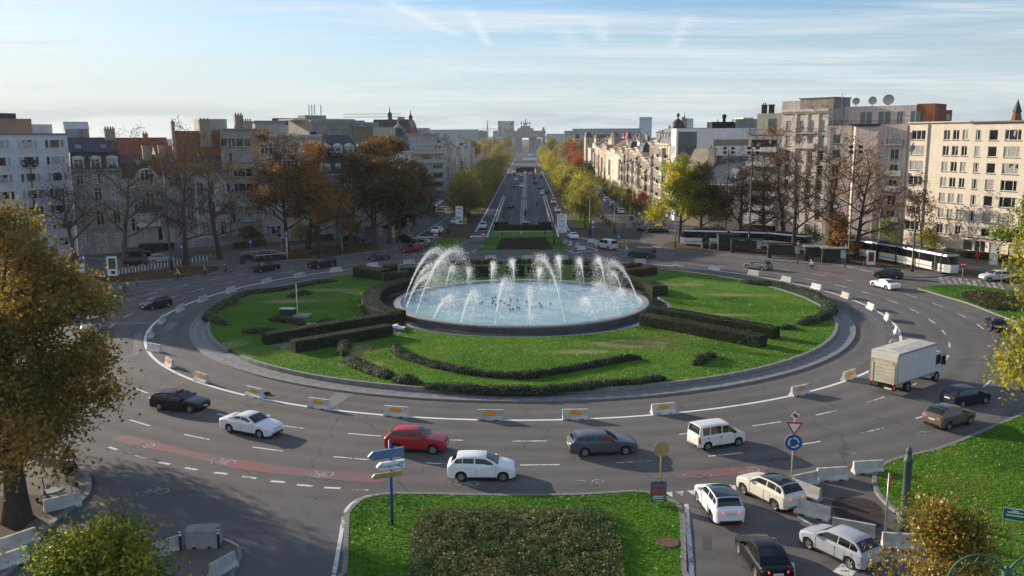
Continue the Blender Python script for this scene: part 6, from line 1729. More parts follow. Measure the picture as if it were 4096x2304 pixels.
for i in range(9):
 s0=232+i*13;hedge('garden_hedge','dark clipped garden hedge before the %s right avenue house'%LWORD[i],[AV(s0,31.3,.1),AV(s0+11,31.3,.1)],1.0,1.3,.3,22,M_lau,M_laucore,.1,0,'garden hedges on the right street',.1,60+i)
g=AV(252,34.5);tree('garden_maple','low orange red maple in the front garden near the domed house',(g.x,g.y,.1),5.2,3.0,'g',1500,.4,M_lf_maple,431,None,.08,.1,7,2,.5)
g=AV(268,32.5);tree('cypress_tree','slim upright green conifer in the right front gardens',(g.x,g.y,.1),7.5,1.3,'g',1600,.35,M_lf_green,432,None,.08,.05,9,2,.4)
for i,(x,y,h,sp,m,lab)in enumerate(((885,985,4.0,2.4,M_lf_green,'dark rounded bush at the foot of the beige apartment house'),(1000,985,3.4,2.4,M_lf_green,'dark bush right of the rounded one'),(1200,975,3.6,2.2,M_lf_bush,'round yellowish bush behind the street lamp'),(1420,960,3.2,3.0,M_lf_green,'broad dark bush before the mansard house'),(3255,985,3.2,2.0,M_lf_green,'small green bush beside the pink building'),(3560,985,5.4,2.8,M_lf_bush,'round green bush in front of the cream wing'),(3728,1003,3.6,2.0,M_lf_bush,'clipped round bush by the cream block entrance'),(2880,955,2.2,1.6,M_lf_green,'green bush by the villa steps'))):
 g=G(x,y);tree('garden_bush',lab,(g.x,g.y+2,.1),h,sp,'g',1500,.32,m,440+i,None,.08,.06,8,2,.5,cat='bush')
for i,(a,b)in enumerate((((560,1018),(690,1000)),((940,1000),(1060,985)),((1230,970),(1330,962)),((3780,1024),(3870,1036)),((3885,1036),(4090,1062)))):
 hedge('garden_hedge',('dark low hedge below the grey house','dark low hedge below the beige house','clipped dark hedge behind the double poles','dark hedge left of the cream block entrance','long dark hedge along the cream block')[i],[G(*a),G(*b)],1.1,1.4,.25,25,M_lau,M_laucore,.1,0,None,.1,70+i)
def litter(name,polys,n,size,cols,zs=.14):
 rng=np.random.default_rng(9);P=[]
 for poly,k in polys:
  Q=np.array([(p[0],p[1])for p in poly]);lo,hi=Q.min(0),Q.max(0);q=np.stack([rng.uniform(lo[0],hi[0],k),rng.uniform(lo[1],hi[1],k),np.full(k,zs)],1);P.append(q[in_poly(q,[tuple(p)for p in Q])])
 P=np.concatenate(P);up=np.zeros((len(P),3));up[:,2]=2.2
 tag(new(name,quads_mesh(name,leaf_quads(P,size,rng,0,up,.8),leaf_mat(name+'_mat',cols,.4,.2),rng.random(len(P)))),kind='stuff')
litter('fallen_leaves',[([p.xy for p in LVC],9000),([p.xy for p in LVC2],4000)],0,.26,[(.05,.03,.015),(.11,.055,.022),(.16,.075,.025),(.10,.09,.03)],.145)
litter('fallen_leaves',[([G(x,y).xy for x,y in((1385,2400),(1395,2070),(1430,2025),(1500,1990),(1490,1983),(1420,2008),(1380,2060),(1365,2400))],900),([G(x,y).xy for x,y in((2700,2005),(2730,2060),(2745,2304),(2725,2304),(2712,2060))],300),([G(x,y).xy for x,y in((345,1880),(400,1930),(380,1990),(335,2010))],600)],0,.13,[(.07,.035,.015),(.16,.08,.03),(.30,.22,.12)],.03)
litter('fallen_leaves',[([G(x,y).xy for x,y in((1400,2300),(1420,2040),(1600,1990),(2680,2000),(2715,2300),(2480,2300),(2460,2040),(1680,2030),(1620,2300))],170),([G(x,y).xy for x,y in((3540,1850),(4090,1680),(4090,2300),(3750,2150))],150),([G(x,y).xy for x,y in((100,1850),(1300,1980),(1300,2300),(600,2300))],300)],0,.13,[(.30,.2,.08),(.45,.35,.2),(.5,.42,.3)],.16)
# ================================================================== vehicles
def paint():
 m=mat('car_paint',(1,1,1),.36,0,objcol=True,spec=.4,coat=.35)
 return m
M_paint=paint()
M_cglass=mat('car_glass',(.010,.012,.014),.05,0,spec=.7)
M_rubber=mat('tyre_rubber',(.012,.012,.013),.85,.15,8)
M_rim=mat('alloy_rim',(.42,.43,.45),.35,.05,metal=.8)
M_trim=mat('black_trim',(.012,.012,.013),.55,.1)
M_head=mat('headlight_glass',(.62,.66,.70),.12,0,spec=.8)
M_headon=mat('headlight_lit',(.8,.8,.75),.2,0,emit=(1,.95,.8),estr=3.0)
M_tail=mat('taillight',(.42,.012,.010),.2,0,spec=.7)
M_tailon=mat('taillight_lit',(.5,.012,.010),.2,0,emit=(1,.05,.03),estr=1.2)
M_plate=mat('number_plate',(.62,.62,.60),.5,.05)
M_interior=mat('car_interior',(.02,.02,.021),.9,.1)
T={'hatch':dict(L=4.1,W=1.78,H=1.48,xf=1.28,xr=-1.24,r=.315,hc=.99,hn=.72,belt=.96,cowl=1.00,rf=.28,rr=-1.35,tail=-1.88,deck=.98),'mpv':dict(L=4.34,W=1.80,H=1.58,xf=1.38,xr=-1.29,r=.325,hc=1.04,hn=.76,belt=1.00,cowl=1.12,rf=.25,rr=-1.55,tail=-1.98,deck=1.05),'suv':dict(L=4.3,W=1.83,H=1.62,xf=1.34,xr=-1.28,r=.35,hc=1.10,hn=.86,belt=1.06,cowl=.95,rf=.20,rr=-1.50,tail=-1.98,deck=1.10),'bigsuv':dict(L=4.95,W=1.95,H=1.74,xf=1.50,xr=-1.48,r=.38,hc=1.16,hn=.92,belt=1.12,cowl=1.05,rf=.25,rr=-1.90,tail=-2.36,deck=1.16),'sedan':dict(L=4.9,W=1.87,H=1.44,xf=1.52,xr=-1.40,r=.34,hc=.98,hn=.74,belt=.95,cowl=1.05,rf=.25,rr=-.85,tail=-1.75,deck=1.02),'coupe':dict(L=4.65,W=1.85,H=1.37,xf=1.45,xr=-1.32,r=.34,hc=.95,hn=.70,belt=.93,cowl=.95,rf=.15,rr=-.75,tail=-1.75,deck=.98),'estate':dict(L=4.75,W=1.83,H=1.46,xf=1.48,xr=-1.36,r=.33,hc=.98,hn=.74,belt=.95,cowl=1.02,rf=.22,rr=-1.75,tail=-2.20,deck=1.00),'smallvan':dict(L=3.96,W=1.74,H=1.74,xf=1.26,xr=-1.25,r=.31,hc=1.08,hn=.80,belt=1.04,cowl=1.12,rf=.52,rr=-1.78,tail=-1.92,deck=1.06),'van':dict(L=4.95,W=1.94,H=1.94,xf=1.55,xr=-1.50,r=.33,hc=1.20,hn=.88,belt=1.14,cowl=1.62,rf=.85,rr=-2.30,tail=-2.42,deck=1.15),'pickup':dict(L=5.25,W=1.88,H=1.78,xf=1.60,xr=-1.58,r=.38,hc=1.14,hn=.92,belt=1.10,cowl=.95,rf=.30,rr=-.85,tail=-1.05,deck=1.06),'beetle':dict(L=4.2,W=1.80,H=1.49,xf=1.28,xr=-1.26,r=.33,hc=.98,hn=.70,belt=.95,cowl=.85,rf=.10,rr=-.95,tail=-1.78,deck=.90),}
CARM={}
def lerp(a,b,t):return a+(b-a)*t
def car_meshes(k):
 if k in CARM:return CARM[k]
 p=T[k];L,W,H=p['L'],p['W'],p['H'];h2=L/2;w2=W/2;out={}
 sill=.22 if k not in('suv','bigsuv','pickup')else .30
 xs=sorted(set([round(v,3)for v in np.linspace(-h2,h2,27)]+[round(a+d*p['r']*1.18,3)for a in(p['xf'],p['xr'])for d in(-1.02,-1,-.92,-.75,-.5,-.2,.2,.5,.75,.92,1,1.02)]+[-h2+.04,-h2+.12,h2-.04,h2-.12,p['cowl'],p['tail']]))
 def zt(x):
  if x>=p['cowl']:
   t=(x-p['cowl'])/(h2-p['cowl']);z=lerp(p['hc'],p['hn'],t**1.7)
   if x>h2-.14:z-=(.10 if k not in('van','smallvan')else .2)*((x-h2+.14)/.14)**2
   return z
  if x<=p['tail']:
   t=(p['tail']-x)/max(.01,h2+p['tail']);return lerp(p['deck'],p['deck']-.10,t**3)
  t=(x-p['tail'])/(p['cowl']-p['tail']);return lerp(p['deck'],p['hc'],t)if abs(p['deck']-p['belt'])<.12 else lerp(p['belt'],p['hc'],max(0,t))
 def wd(x):
  t=abs(x)/h2;w=w2*(1-.05*t**3)
  e=h2-abs(x);q=.34 if x>0 else .22
  if e<q:w-=(.20 if x>0 else .11)*(1-e/q)**2
  return w
 def zb(x):
  z=sill
  if abs(x)>h2-.35:z=sill+.06*((abs(x)-h2+.35)/.35)
  for a in(p['xf'],p['xr']):
   ra=p['r']*1.18;d=abs(x-a)
   if d<ra:z=max(z,p['r']+math.sqrt(max(0,ra*ra-d*d))*.98)
  return z
 mb=MB();st=[]
 for x in xs:
  w,t,b=wd(x),zt(x),zb(x);zm=max(b+.01,lerp(sill,t,.52));zs=max(zm+.01,t-.07)
  half=[(w*.965,b),(w,zm),(w*.985,zs),(w*.90,t),(w*.55,t+.022),(0,t+.03)]
  row=[(x,y,z)for y,z in half]+[(x,-y,z)for y,z in half[-2::-1]]
  st.append(mb.pts(row))
 nn=11
 for i in range(len(st)-1):
  for j in range(nn-1):mb.idx(st[i]+j,st[i+1]+j,st[i+1]+j+1,st[i]+j+1)
 mb.idx(*[st[0]+j for j in range(nn)]);mb.idx(*[st[-1]+j for j in reversed(range(nn))])
 bl=p['belt'];wb=w2*.90;wt=w2*(.72 if k not in('van','smallvan')else .80)
 def yy(z):return lerp(wb,wt,max(0,min(1.05,(z-bl)/(H-bl))))
 zc,zd=zt(p['cowl'])+.01,zt(p['tail'])+.01
 prof=[(p['tail'],zd),(lerp(p['tail'],p['rr'],.5)-.03,lerp(zd,H-.05,.55)),(p['rr'],H-.06),(lerp(p['rr'],p['rf'],.25),H-.012),(lerp(p['rr'],p['rf'],.6),H),(p['rf'],H-.045),(lerp(p['rf'],p['cowl'],.5)+.02,lerp(H-.05,zc,.47)),(p['cowl'],zc)]
 rows=[]
 for x,z in prof:
  y=yy(z);rows.append(mb.pts([(x,y,z-.03),(x,y*.90,z+.0),(x,y*.45,z+.025),(x,0,z+.03),(x,-y*.45,z+.025),(x,-y*.90,z),(x,-y,z-.03)]))
 gf=[]
 mb2=MB()if False else mb
 for i in range(len(rows)-1):
  mb.mi=1 if 1<i<5 else 0
  for j in range(6):mb.idx(rows[i]+j,rows[i+1]+j,rows[i+1]+j+1,rows[i]+j+1)
 mb.mi=0
 for s in(1,-1):
  lo=mb.pts([(x,s*wb,zt(x))for x,z in prof]);hi=mb.pts([(x,s*yy(z),z-.03)for x,z in prof])
  for i in range(len(prof)-1):
   q=(lo+i,lo+i+1,hi+i+1,hi+i);mb.idx(*(q if s<0 else q[::-1]))
 out['body']=mb
 def g_side(a,b,s):
  """side pane between x = a and b, clipped by the roof line"""
  def zroof(x):
   for i in range(len(prof)-1):
    (x0,z0),(x1,z1)=prof[i],prof[i+1]
    if x0<=x<=x1:return lerp(z0,z1,(x-x0)/max(1e-6,x1-x0))
   return bl
  n=7;P=[]
  lo=[(lerp(a,b,i/n),zt(lerp(a,b,i/n))+.035)for i in range(n+1)]
  hi=[(x,max(zl+.005,zroof(x)-.10))for x,zl in lo]
  m=MB()
  for i in range(n):
   q=[(lo[i][0],s*(yy(lo[i][1])+.008),lo[i][1]),(lo[i+1][0],s*(yy(lo[i+1][1])+.008),lo[i+1][1]),(hi[i+1][0],s*(yy(hi[i+1][1])+.008),hi[i+1][1]),(hi[i][0],s*(yy(hi[i][1])+.008),hi[i][1])]
   m.face(*(q if s<0 else q[::-1]))
  return m
 bp=lerp(p['cowl'],p['tail'],.50 if k not in('van','smallvan','pickup','coupe')else(.40 if k!='coupe' else .58))
 fr_,re_=p['cowl']-.16,p['tail']+(.30 if k not in('pickup',)else .12)
 panes=[(bp+.04,fr_)]
 if k=='van':panes+=[(bp-1.25,bp-.06)]
 elif k=='coupe':panes+=[(re_+.1,bp-.04)]
 else:panes+=[(lerp(bp,re_,.60),bp-.04)]+([(re_,lerp(bp,re_,.64))]if k!='pickup' else[])
 out['side']=[g_side(min(a,b),max(a,b),s)for(a,b)in panes for s in(1,-1)]
 def g_screen(i0,i1,f0,f1,off_):
  m=MB();a,b=prof[i0],prof[i1]
  dx,dz=b[0]-a[0],b[1]-a[1];ln=math.hypot(dx,dz);nx,nz_=-dz/ln,dx/ln
  if nz_<0:nx,nz_=-nx,-nz_
  pts=[]
  mid=prof[(i0+i1)//2]if abs(i1-i0)>1 else None
  for f in(f0,.5,f1):
   if mid:x,z=(lerp(a[0],mid[0],f*2),lerp(a[1],mid[1],f*2))if f<=.5 else(lerp(mid[0],b[0],f*2-1),lerp(mid[1],b[1],f*2-1))
   else:x,z=lerp(a[0],b[0],f),lerp(a[1],b[1],f)
   y=yy(z);pts.append([(x+nx*off_,s*y,z+nz_*off_+c)for s,c in((.90,.0),(.45,.025),(0,.03),(-.45,.025),(-.90,.0))])
  for r_ in range(2):
   for j in range(4):m.face(pts[r_][j],pts[r_][j+1],pts[r_+1][j+1],pts[r_+1][j])
  return m
 out['windscreen']=g_screen(5,7,.06,.94,.012)
 out['rear_window']=g_screen(0,2,.12,.92,.012)
 r=p['r'];m=MB();Rx=Matrix.Rotation(R(90),4,'X')
 m.lathe([(r*.66,-.09),(r*.93,-.10),(r,-.06),(r,.06),(r*.93,.10),(r*.66,.09)],18,Rx,False);out['tyre']=m
 m=MB();m.lathe([(r*.67,-.085),(r*.60,-.06),(r*.60,.06),(r*.67,.085)],18,Rx,False)
 for c in range(5):
  a=2*math.pi*c/5;Mx=Rx@Matrix.Rotation(a,4,'Z');m.box(0,r*.63,-.045,.045,-.075,-.055,Mx);m.box(0,r*.63,-.045,.045,.055,.075,Mx)
 m.lathe([(.07,-.085),(.07,.085)],8,Rx);out['rim']=m
 m=MB();m.box(-h2+.25,h2-.25,-w2*.80,w2*.80,.17,.52)
 for s in(1,-1):m.box(p['xr']+r*1.25,p['xf']-r*1.25,s*w2*.955-.02,s*w2*.955+.02,sill-.03,sill+.09)
 out['underbody']=m
 CARM[k]=(p,out,sill,zt,wd,yy)
 return CARM[k]
CARDB={}
def text_mesh(s,size,name):
 c=bpy.data.curves.new(name,'FONT');c.body=s;c.size=size;c.align_x='CENTER';c.align_y='CENTER'
 o=bpy.data.objects.new(name,c);COL.objects.link(o)
 dg=bpy.context.evaluated_depsgraph_get();me=bpy.data.meshes.new_from_object(o.evaluated_get(dg));me.name=name
 bpy.data.objects.remove(o);bpy.data.curves.remove(c)
 return me
def build_car(k,lit=False,brake=False):
 key=(k,lit,brake)
 if key in CARDB:return CARDB[key]
 p,o,sill,zt,wd,yy=car_meshes(k);L,W,H=p['L'],p['W'],p['H'];h2,w2=L/2,W/2
 parts=[]
 def P(name,mb,m,loc=(0,0,0),rot=(0,0,0),sub=None,**kw):parts.append((name,mb.mesh(name,m,**kw)if isinstance(mb,MB)else mb,loc,rot,sub or[]))
 P('body',o['body'],[M_paint,M_paint],angle=32)
 P('windscreen',o['windscreen'],M_cglass,smooth=True);P('rear_window',o['rear_window'],M_cglass,smooth=True)
 for m in o['side']:P('side_window',m,M_cglass)
 P('underbody',o['underbody'],M_trim)
 ty,rm=o['tyre'].mesh('tyre',M_rubber,angle=40),o['rim'].mesh('rim',M_rim)
 for a in(p['xf'],p['xr']):
  for s in(1,-1):P('wheel',ty,None,(a,s*(w2-.14),p['r']),(0,0,0),[('rim',rm)])
 lx=h2-.13;lz=zt(h2-.15)-.10;big=k in('van','smallvan')
 def wedge(x0,x1,y0,y1,z0,z1,sk):
  m=MB();c=[(x0,y0,z0),(x1,y0,z0),(x1-sk,y1,z0),(x0-sk,y1,z0),(x0-.03,y0,z1),(x1-.05,y0,z1),(x1-.05-sk,y1,z1),(x0-.03-sk,y1,z1)]
  n=m.pts(c)
  for q in((0,3,2,1),(4,5,6,7),(0,1,5,4),(1,2,6,5),(2,3,7,6),(3,0,4,7)):m.idx(*[n+i for i in q])
  return m
 for s in(1,-1):
  P('headlight',wedge(h2-.30,h2-.035,s*w2*.46,s*w2*.84,lz-.05,lz+.085,.12),M_headon if lit else M_head)
  tz=p['deck']-.20
  if k in('van','smallvan','pickup'):m=wedge(-h2+.03+.0,-h2+.14,s*w2*.80,s*w2*.945,tz-.30,tz+.10,-.03);
  else:m=wedge(-h2+.005,-h2+.24,s*w2*.50,s*w2*.90,tz-.08,tz+.085,-.10)
  P('taillight',m,M_tailon if brake else M_tail)
  m=MB();m.box(-.08,.09,0,s*.20,-.07,.07);P('mirror',m,M_paint if not big else M_trim,(p['cowl']-.28,s*(w2*.93),p['belt']+.10))
 m=MB();m.box(h2-.08,h2-.005,-w2*.42,w2*.42,lz-.22,lz+.03);m.box(h2-.10,h2+.0,-w2*.66,w2*.66,sill+.06,sill+.20);P('grille',m,M_trim)
 m=MB();m.box(-h2+.0,-h2+.10,-w2*.72,w2*.72,sill+.03,sill+.17);P('rear_bumper',m,M_trim)
 m=MB();m.box(h2-.01,h2+.012,-.26,.26,sill+.20,sill+.31);P('number_plate',m,M_plate)
 zpl=p['deck']-.34 if not big else p['deck']-.42
 m=MB();m.box(-h2-.018,-h2+.04,-.26,.26,zpl,zpl+.115);P('number_plate',m,M_plate)
 for s in(1,-1):
  for x in((lerp(p['cowl'],p['tail'],.44)),(lerp(p['cowl'],p['tail'],.78)))[:1 if k in('coupe','pickup')else 2]:
   m=MB();m.box(x-.09,x+.09,s*(w2*.985),s*(w2*.985+.03),p['belt']-.16,p['belt']-.125);P('door_handle',m,M_trim if k=='smallvan' else M_paint)
   xx=x+.22 if x<0 else x-.14
  for x in(lerp(p['cowl'],p['tail'],.47),lerp(p['cowl'],p['tail'],.06)):
   w=wd(x);m=MB();m.box(x-.006,x+.006,s*(w*.992),s*(w*1.004),sill+.12,p['belt']-.09);P('door_gap',m,M_trim)
 CARDB[key]=parts
 return parts
JOINED={}
def joined_car(k,lit):
 if(k,lit)in JOINED:return JOINED[(k,lit)]
 parts=build_car(k,lit);mats=[];mb=MB()
 def add(me,M_):
  n=mb.pts([M_@v.co for v in me.vertices])
  for q in me.polygons:
   m=me.materials[q.material_index]
   if m not in mats:mats.append(m)
   mb.mi=mats.index(m);mb.idx(*[n+i for i in q.vertices])
 for name,me,loc,rot,sub in parts:
  if name in('door_gap','door_handle'):continue
  M_=Matrix.Translation(loc);add(me,M_)
  for sn,sm in sub:add(sm,M_)
 JOINED[(k,lit)]=mb.mesh('car',mats,angle=32);return JOINED[(k,lit)]
CATN={'van':'van','smallvan':'van','pickup':'pickup truck'}
def car(name,label,k,loc,head,color,roof=None,lit=False,brake=False,far=False,group=None,trim=None,plate=None):
 c=tuple(color)
 if far:
  o=new(name,joined_car(k,lit),None,loc,(0,0,head),c);tag(o,label,CATN.get(k,'car'),group);return o
 root=empty(name,loc,head);tag(root,label,CATN.get(k,'car'),group);root.color=(*c,1)
 for n,me,lo,rot,sub in build_car(k,lit,brake):
  o=new(n,me,root,lo,rot,c)
  for sn,sm in sub:new(sn,sm,o)
  if n=='body' and roof:
   key='body_%s_%s'%(k,roof)
   m2=bpy.data.meshes.get(key)
   if m2 is None:
    m2=me.copy();m2.name=key;m2.materials[1]=mat('gloss_black_roof',(.010,.010,.011),.12,0,spec=.5,coat=.6)
   o.data=m2
 if plate:
  p=T[k];z=p['deck']-.34 if k not in('van','smallvan')else p['deck']-.42
  me=text_mesh(plate,.105,'plate_lettering');me.materials.append(M_redp)
  new('plate_lettering',me,root,(-p['L']/2-.021,0,z+.057),(R(90),0,R(-90)))
 return root
def two(pr,pf,k,side=1):
 """centre and heading from the pixels where the near rear and near front wheels touch the road"""
 a,b=G(*pr),G(*pf);d=b-a;h=math.atan2(d.y,d.x);mid=(a+b)/2
 n=Vector((-math.sin(h),math.cos(h),0));
 if n.y<0:n=-n
 p=T[k];mid=mid+n*(p['W']/2-.12)-Vector((math.cos(h),math.sin(h),0))*(p['xf']+p['xr'])/2
 return(mid.x,mid.y,.005),h
def tang(px_,py_):
 g=G(px_,py_);return(g.x,g.y,.005),math.atan2(g.y-CY,g.x-CX)+math.pi/2
WHITE_,SILVER,GREY,BLACK,DBLUE,RED,BRONZE,DGREY=(.76,.77,.79),(.48,.50,.53),(.075,.085,.10),(.004,.004,.005),(.006,.010,.028),(.36,.012,.018),(.13,.11,.085),(.035,.038,.045)
l_,h_=two((647,1640),(750,1652),'estate')
q=car('taxi_car','black estate taxi with a roof light at the left front of the ring','estate',l_,h_+.05,BLACK,lit=True)
mb=MB();mb.box(-.12,.12,-.32,.32,0,.13);mb.build('roof_light',mat('taxi_lamp',(.25,.03,.01),.3,.1),q,(.05,0,1.47))
l_,h_=two((921,1730),(1040,1753),'sedan');car('sedan_car','white sedan following behind the black taxi','sedan',l_,h_,WHITE_)
l_,h_=two((1587,1811),(1731,1817),'suv');car('compact_car','red compact crossover on the front lanes of the ring','suv',l_,h_,RED)
l_,h_=two((1844,1925),(2013,1926),'mpv');car('hatchback_car','white family hatchback just right of the blue signpost','mpv',l_,h_,WHITE_)
l_,h_=two((2336,1827),(2504,1819),'estate');car('estate_car','dark blue grey estate car ahead of the white hatchback','estate',l_,h_,GREY)
l_,h_=two((2824,1802),(2956,1782),'smallvan');car('small_van','small white passenger van with black side strip on the ring','smallvan',l_,h_,(.68,.68,.64))
g=G(2892,2080);car('crossover_car','white crossover with black roof waiting by the poster, seen from behind','mpv',(g.x,g.y+1.2,.005),R(95),WHITE_,'b',brake=True,plate='1 VVL 749')
l_,h_=two((3068,2072),(3004,1994),'suv');g=G(3085,2010);car('crossover_car','cream white crossover with black roof beside the roundabout sign','suv',(g.x,g.y+.4,.005),R(117),(.66,.62,.52),'b',brake=True,plate='1 DRZ 484')
a,b_=G(3404,2276),G(3235,2194);h_=math.atan2(b_.y-a.y,b_.x-a.x);m_=(a+b_)/2+Vector((math.sin(h_),-math.cos(h_),0))*.75
car('hatchback_car','silver three door hatchback next to the concrete barriers at lower right','hatch',(m_.x,m_.y,.005),h_,(.36,.385,.42),plate='1 SWK 302')
g=G(3050,2262);car('rounded_car','black rounded car cut off by the bottom edge','beetle',(g.x,g.y,.005),R(94),BLACK,brake=True)
l_,h_=two((3838,1627),(3940,1618),'hatch');car('hatchback_car','dark navy hatchback right of the white lorry','hatch',l_,h_+.15,DBLUE)
l_,h_=two((3790,1722),(3880,1697),'suv');car('crossover_car','bronze crossover with red tail lights below the navy hatchback','suv',l_,h_,BRONZE,'b',brake=True)
l_,h_=tang(3982,1318);car('mini_car','dark blue small car driving up along the right rear island','hatch',l_,h_-.1,DBLUE,None,brake=True)
l_,h_=two((3545,1160),(3492,1147),'coupe');car('coupe_car','white coupe on the right of the ring','coupe',l_,h_,WHITE_,brake=True)
l_,h_=two((3589,1117),(3509,1112),'mpv');car('minivan_car','dark grey family car beside the tram front','mpv',l_,h_,DGREY)
l_,h_=two((4031,1127),(3950,1128),'suv');car('crossover_car','silver crossover waiting at the zebra crossing on the right','suv',l_,h_,SILVER)
l_,h_=two((3048,1082),(2988,1074),'estate');car('estate_car','grey metallic estate in front of the bus shelters','estate',l_,h_,(.14,.145,.15))
l_,h_=two((2593,1035),(2525,1030),'van');car('panel_van','dark grey van at the back right of the ring','van',l_,h_,DGREY)
l_,h_=two((2436,1001),(2391,993),'van');car('panel_van','silver van entering from the right street behind the dark van','van',l_,h_,SILVER)
l_,h_=two((1332,1068),(1270,1077),'bigsuv');car('large_suv','black large off roader with bright wheels at the back left of the ring','bigsuv',l_,h_,BLACK,lit=True)
l_,h_=two((1100,1083),(1043,1091),'sedan');car('sedan_car','black saloon behind the black off roader near the metro entrance','sedan',l_,h_,BLACK,lit=True)
l_,h_=two((1546,1041),(1488,1044),'hatch');car('hatchback_car','dark grey hatchback passing the bollards at the back left','hatch',l_,h_,DGREY,lit=True)
l_,h_=two((680,1226),(600,1243),'hatch');car('hatchback_car','black hatchback with headlights on, alone at the left of the ring','hatch',l_,h_,BLACK,lit=True)
l_,h_=tang(372,1325);car('grey_car','silver car half hidden by the branches of the huge chestnut','mpv',l_,h_,SILVER,lit=True)
g=G(1646,1010);car('estate_car','red estate car leaving the left avenue street','estate',(g.x,g.y+.6,.005),R(-122),(.22,.012,.018),lit=True)
g=G(1688,992);car('crossover_car','grey car right behind the red estate','suv',(g.x,g.y+1,.005),R(-112),(.13,.15,.16),lit=True)
g=G(1632,972);car('large_suv','black off roader parked behind the red estate','bigsuv',(g.x,g.y+.5,.005),R(-30),BLACK)
g=G(1748,935);car('crossover_car','white car with two tone roof coming down the left side street','suv',(g.x,g.y,.02),R(-104),WHITE_,'b',lit=True)
g=G(1931,916);car('crossover_car','silver crossover with headlights on the slip road','suv',(g.x,g.y,.015),R(-91),SILVER,lit=True)
g=G(2291,955);car('coupe_car','white coupe turning into the right slip road','coupe',(g.x,g.y,.015),R(97),WHITE_,lit=False)
PK='cars parked by the left houses'
for(x,y,k,c,hd,lab)in((544,1068,'hatch',BLACK,5,'black car parked behind the hire bicycles'),(641,1056,'suv',(.34,.35,.34),28,'silver crossover parked behind the hire bicycles'),(543,1032,'bigsuv',BLACK,12,'black off roader parked in the garage drive'),(1413,978,'bigsuv',BLACK,5,'black square off roader parked beside the double poles')):
 g=G(x,y);car('parked_car',lab,k,(g.x,g.y+.5,.13),R(hd),c,None,group=PK)
GAV='cars driving along the avenue'
AVC=[(2043,831,'hatch',BLACK,0,'black hatchback coming up the ramp'),(2058,748,'hatch',BLACK,0,'dark car before the black van like car queue'),(2086,750,'suv',WHITE_,0,'white crossover coming on the inner lane'),(2062,734,'sedan',DGREY,0,'dark saloon in the oncoming queue'),(2064,723,'suv',SILVER,0,'silver car in the oncoming queue'),(2088,720,'hatch',GREY,0,'grey hatchback on the inner oncoming lane'),(2087,706,'hatch',SILVER,0,'silver hatchback on the inner oncoming lane'),(2057,702,'suv',DGREY,0,'dark crossover by the left kerb'),(2088,697,'sedan',DGREY,0,'dark saloon near the far tunnel'),(2056,691,'hatch',WHITE_,0,'white hatchback by the left kerb far away'),(2052,676,'hatch',SILVER,0,'pale car furthest away on the left kerb'),(2141,736,'van',BLACK,1,'black van driving away'),(2137,718,'hatch',DGREY,1,'dark hatchback ahead of the black van'),(2133,705,'hatch',RED,1,'red car ahead of the dark hatchback'),(2132,696,'suv',DGREY,1,'dark crossover ahead of the red car'),(2160,757,'sedan',DGREY,1,'dark open car driving away'),(2168,778,'smallvan',WHITE_,1,'white small van driving away'),(2190,773,'hatch',DGREY,1,'dark hatchback right of the white small van'),(2167,715,'hatch',DBLUE,1,'blue hatchback on the outer lane'),(2153,692,'suv',DGREY,1,'dark crossover on the outer lane'),(2151,683,'hatch',RED,1,'red car braking in the far queue'),(2161,684,'hatch',(.4,.02,.02),1,'second red car in the far queue'),(2147,674,'hatch',RED,1,'red car at the head of the far queue'),(2159,676,'hatch',(.2,.02,.02),1,'dark red car at the head of the far queue'),(2215,815,'pickup',(.6,.6,.6),1,'white pickup on the right slip road'),(2230,848,'hatch',WHITE_,1,'white hatchback with dark rear on the right slip road')]
for(x,y,k,c,away,lab)in AVC:
 g=G(x,y)
 s=g.y;t0=g.x+.9-.0175*s;z=0
 if abs(t0)<6.8:
  for _ in range(4):z=ramp_z(g.y);g=G(x,y,z)
 near=y>800
 car('avenue_car',lab,k,(g.x,g.y,z+.012),AV_A if away else AV_A+math.pi,c,'b' if near and c==WHITE_ else None,lit=not away,brake=bool(away),far=not near,group=GAV)
rr=random.Random(8)
GP1,GP2='cars parked along the right street','cars parked along the left street'
COLS=[SILVER,DGREY,BLACK,GREY,WHITE_,DBLUE,(.2,.21,.22)]
for i in range(30):
 s=246+i*6.4 if i<9 else 246+58+(i-9)*11.0
 g=AV(s,27.6)
 car('parked_car','%s parked car in the right street counted from the square'%LWORD[i],rr.choice(['hatch','suv','estate','mpv']),(g.x,g.y,.012),AV_A,COLS[i%7]if i else SILVER,far=i>3,group=GP1)
for i in range(16):
 side=i%2;s=250+(i//2)*9+(4 if side else 0)
 g=AV(s,-27.8 if side else-20.0)
 car('parked_car','%s parked car in the left street counted from the square'%LWORD[i],rr.choice(['hatch','suv','estate']),(g.x,g.y,.016),AV_A+math.pi,(WHITE_,RED,SILVER,BLACK,DGREY,WHITE_,GREY)[i%7],far=i>2,group=GP2)
g=G(1817,897);car('parked_car','silver car parked behind the tall white map panel','hatch',(g.x,g.y+1,.02),AV_A+math.pi,SILVER)
for i,(x,y,c,lab)in enumerate(((2120,628,(.1,.2,.2),'white box lorry standing before the arch'),(2145,632,(.1,.3,.28),'green and white lorry standing before the arch'),(2118,646,(.6,.6,.6),'pale bus crossing the end of the avenue'))):
 g=G(x,y);w=(2.2,4.2,7.0)[i];root=empty('distant_lorry',g,AV_A-math.pi/2);tag(root,lab,'lorry' if i<2 else 'bus')
 mb=MB();mb.box(-w,w,-1.2,1.2,.9,3.6);mb.build('box',M_whitep if i!=1 else mat('pale_green_paint',(.25,.45,.42),.5,.1),root)
 mb=MB();mb.box(w+.1,w+2,-1.1,1.1,.7,2.8);mb.box(-w+.4,w-.2,-1.0,1.0,.4,.89);mb.build('cab',M_dgreen,root)
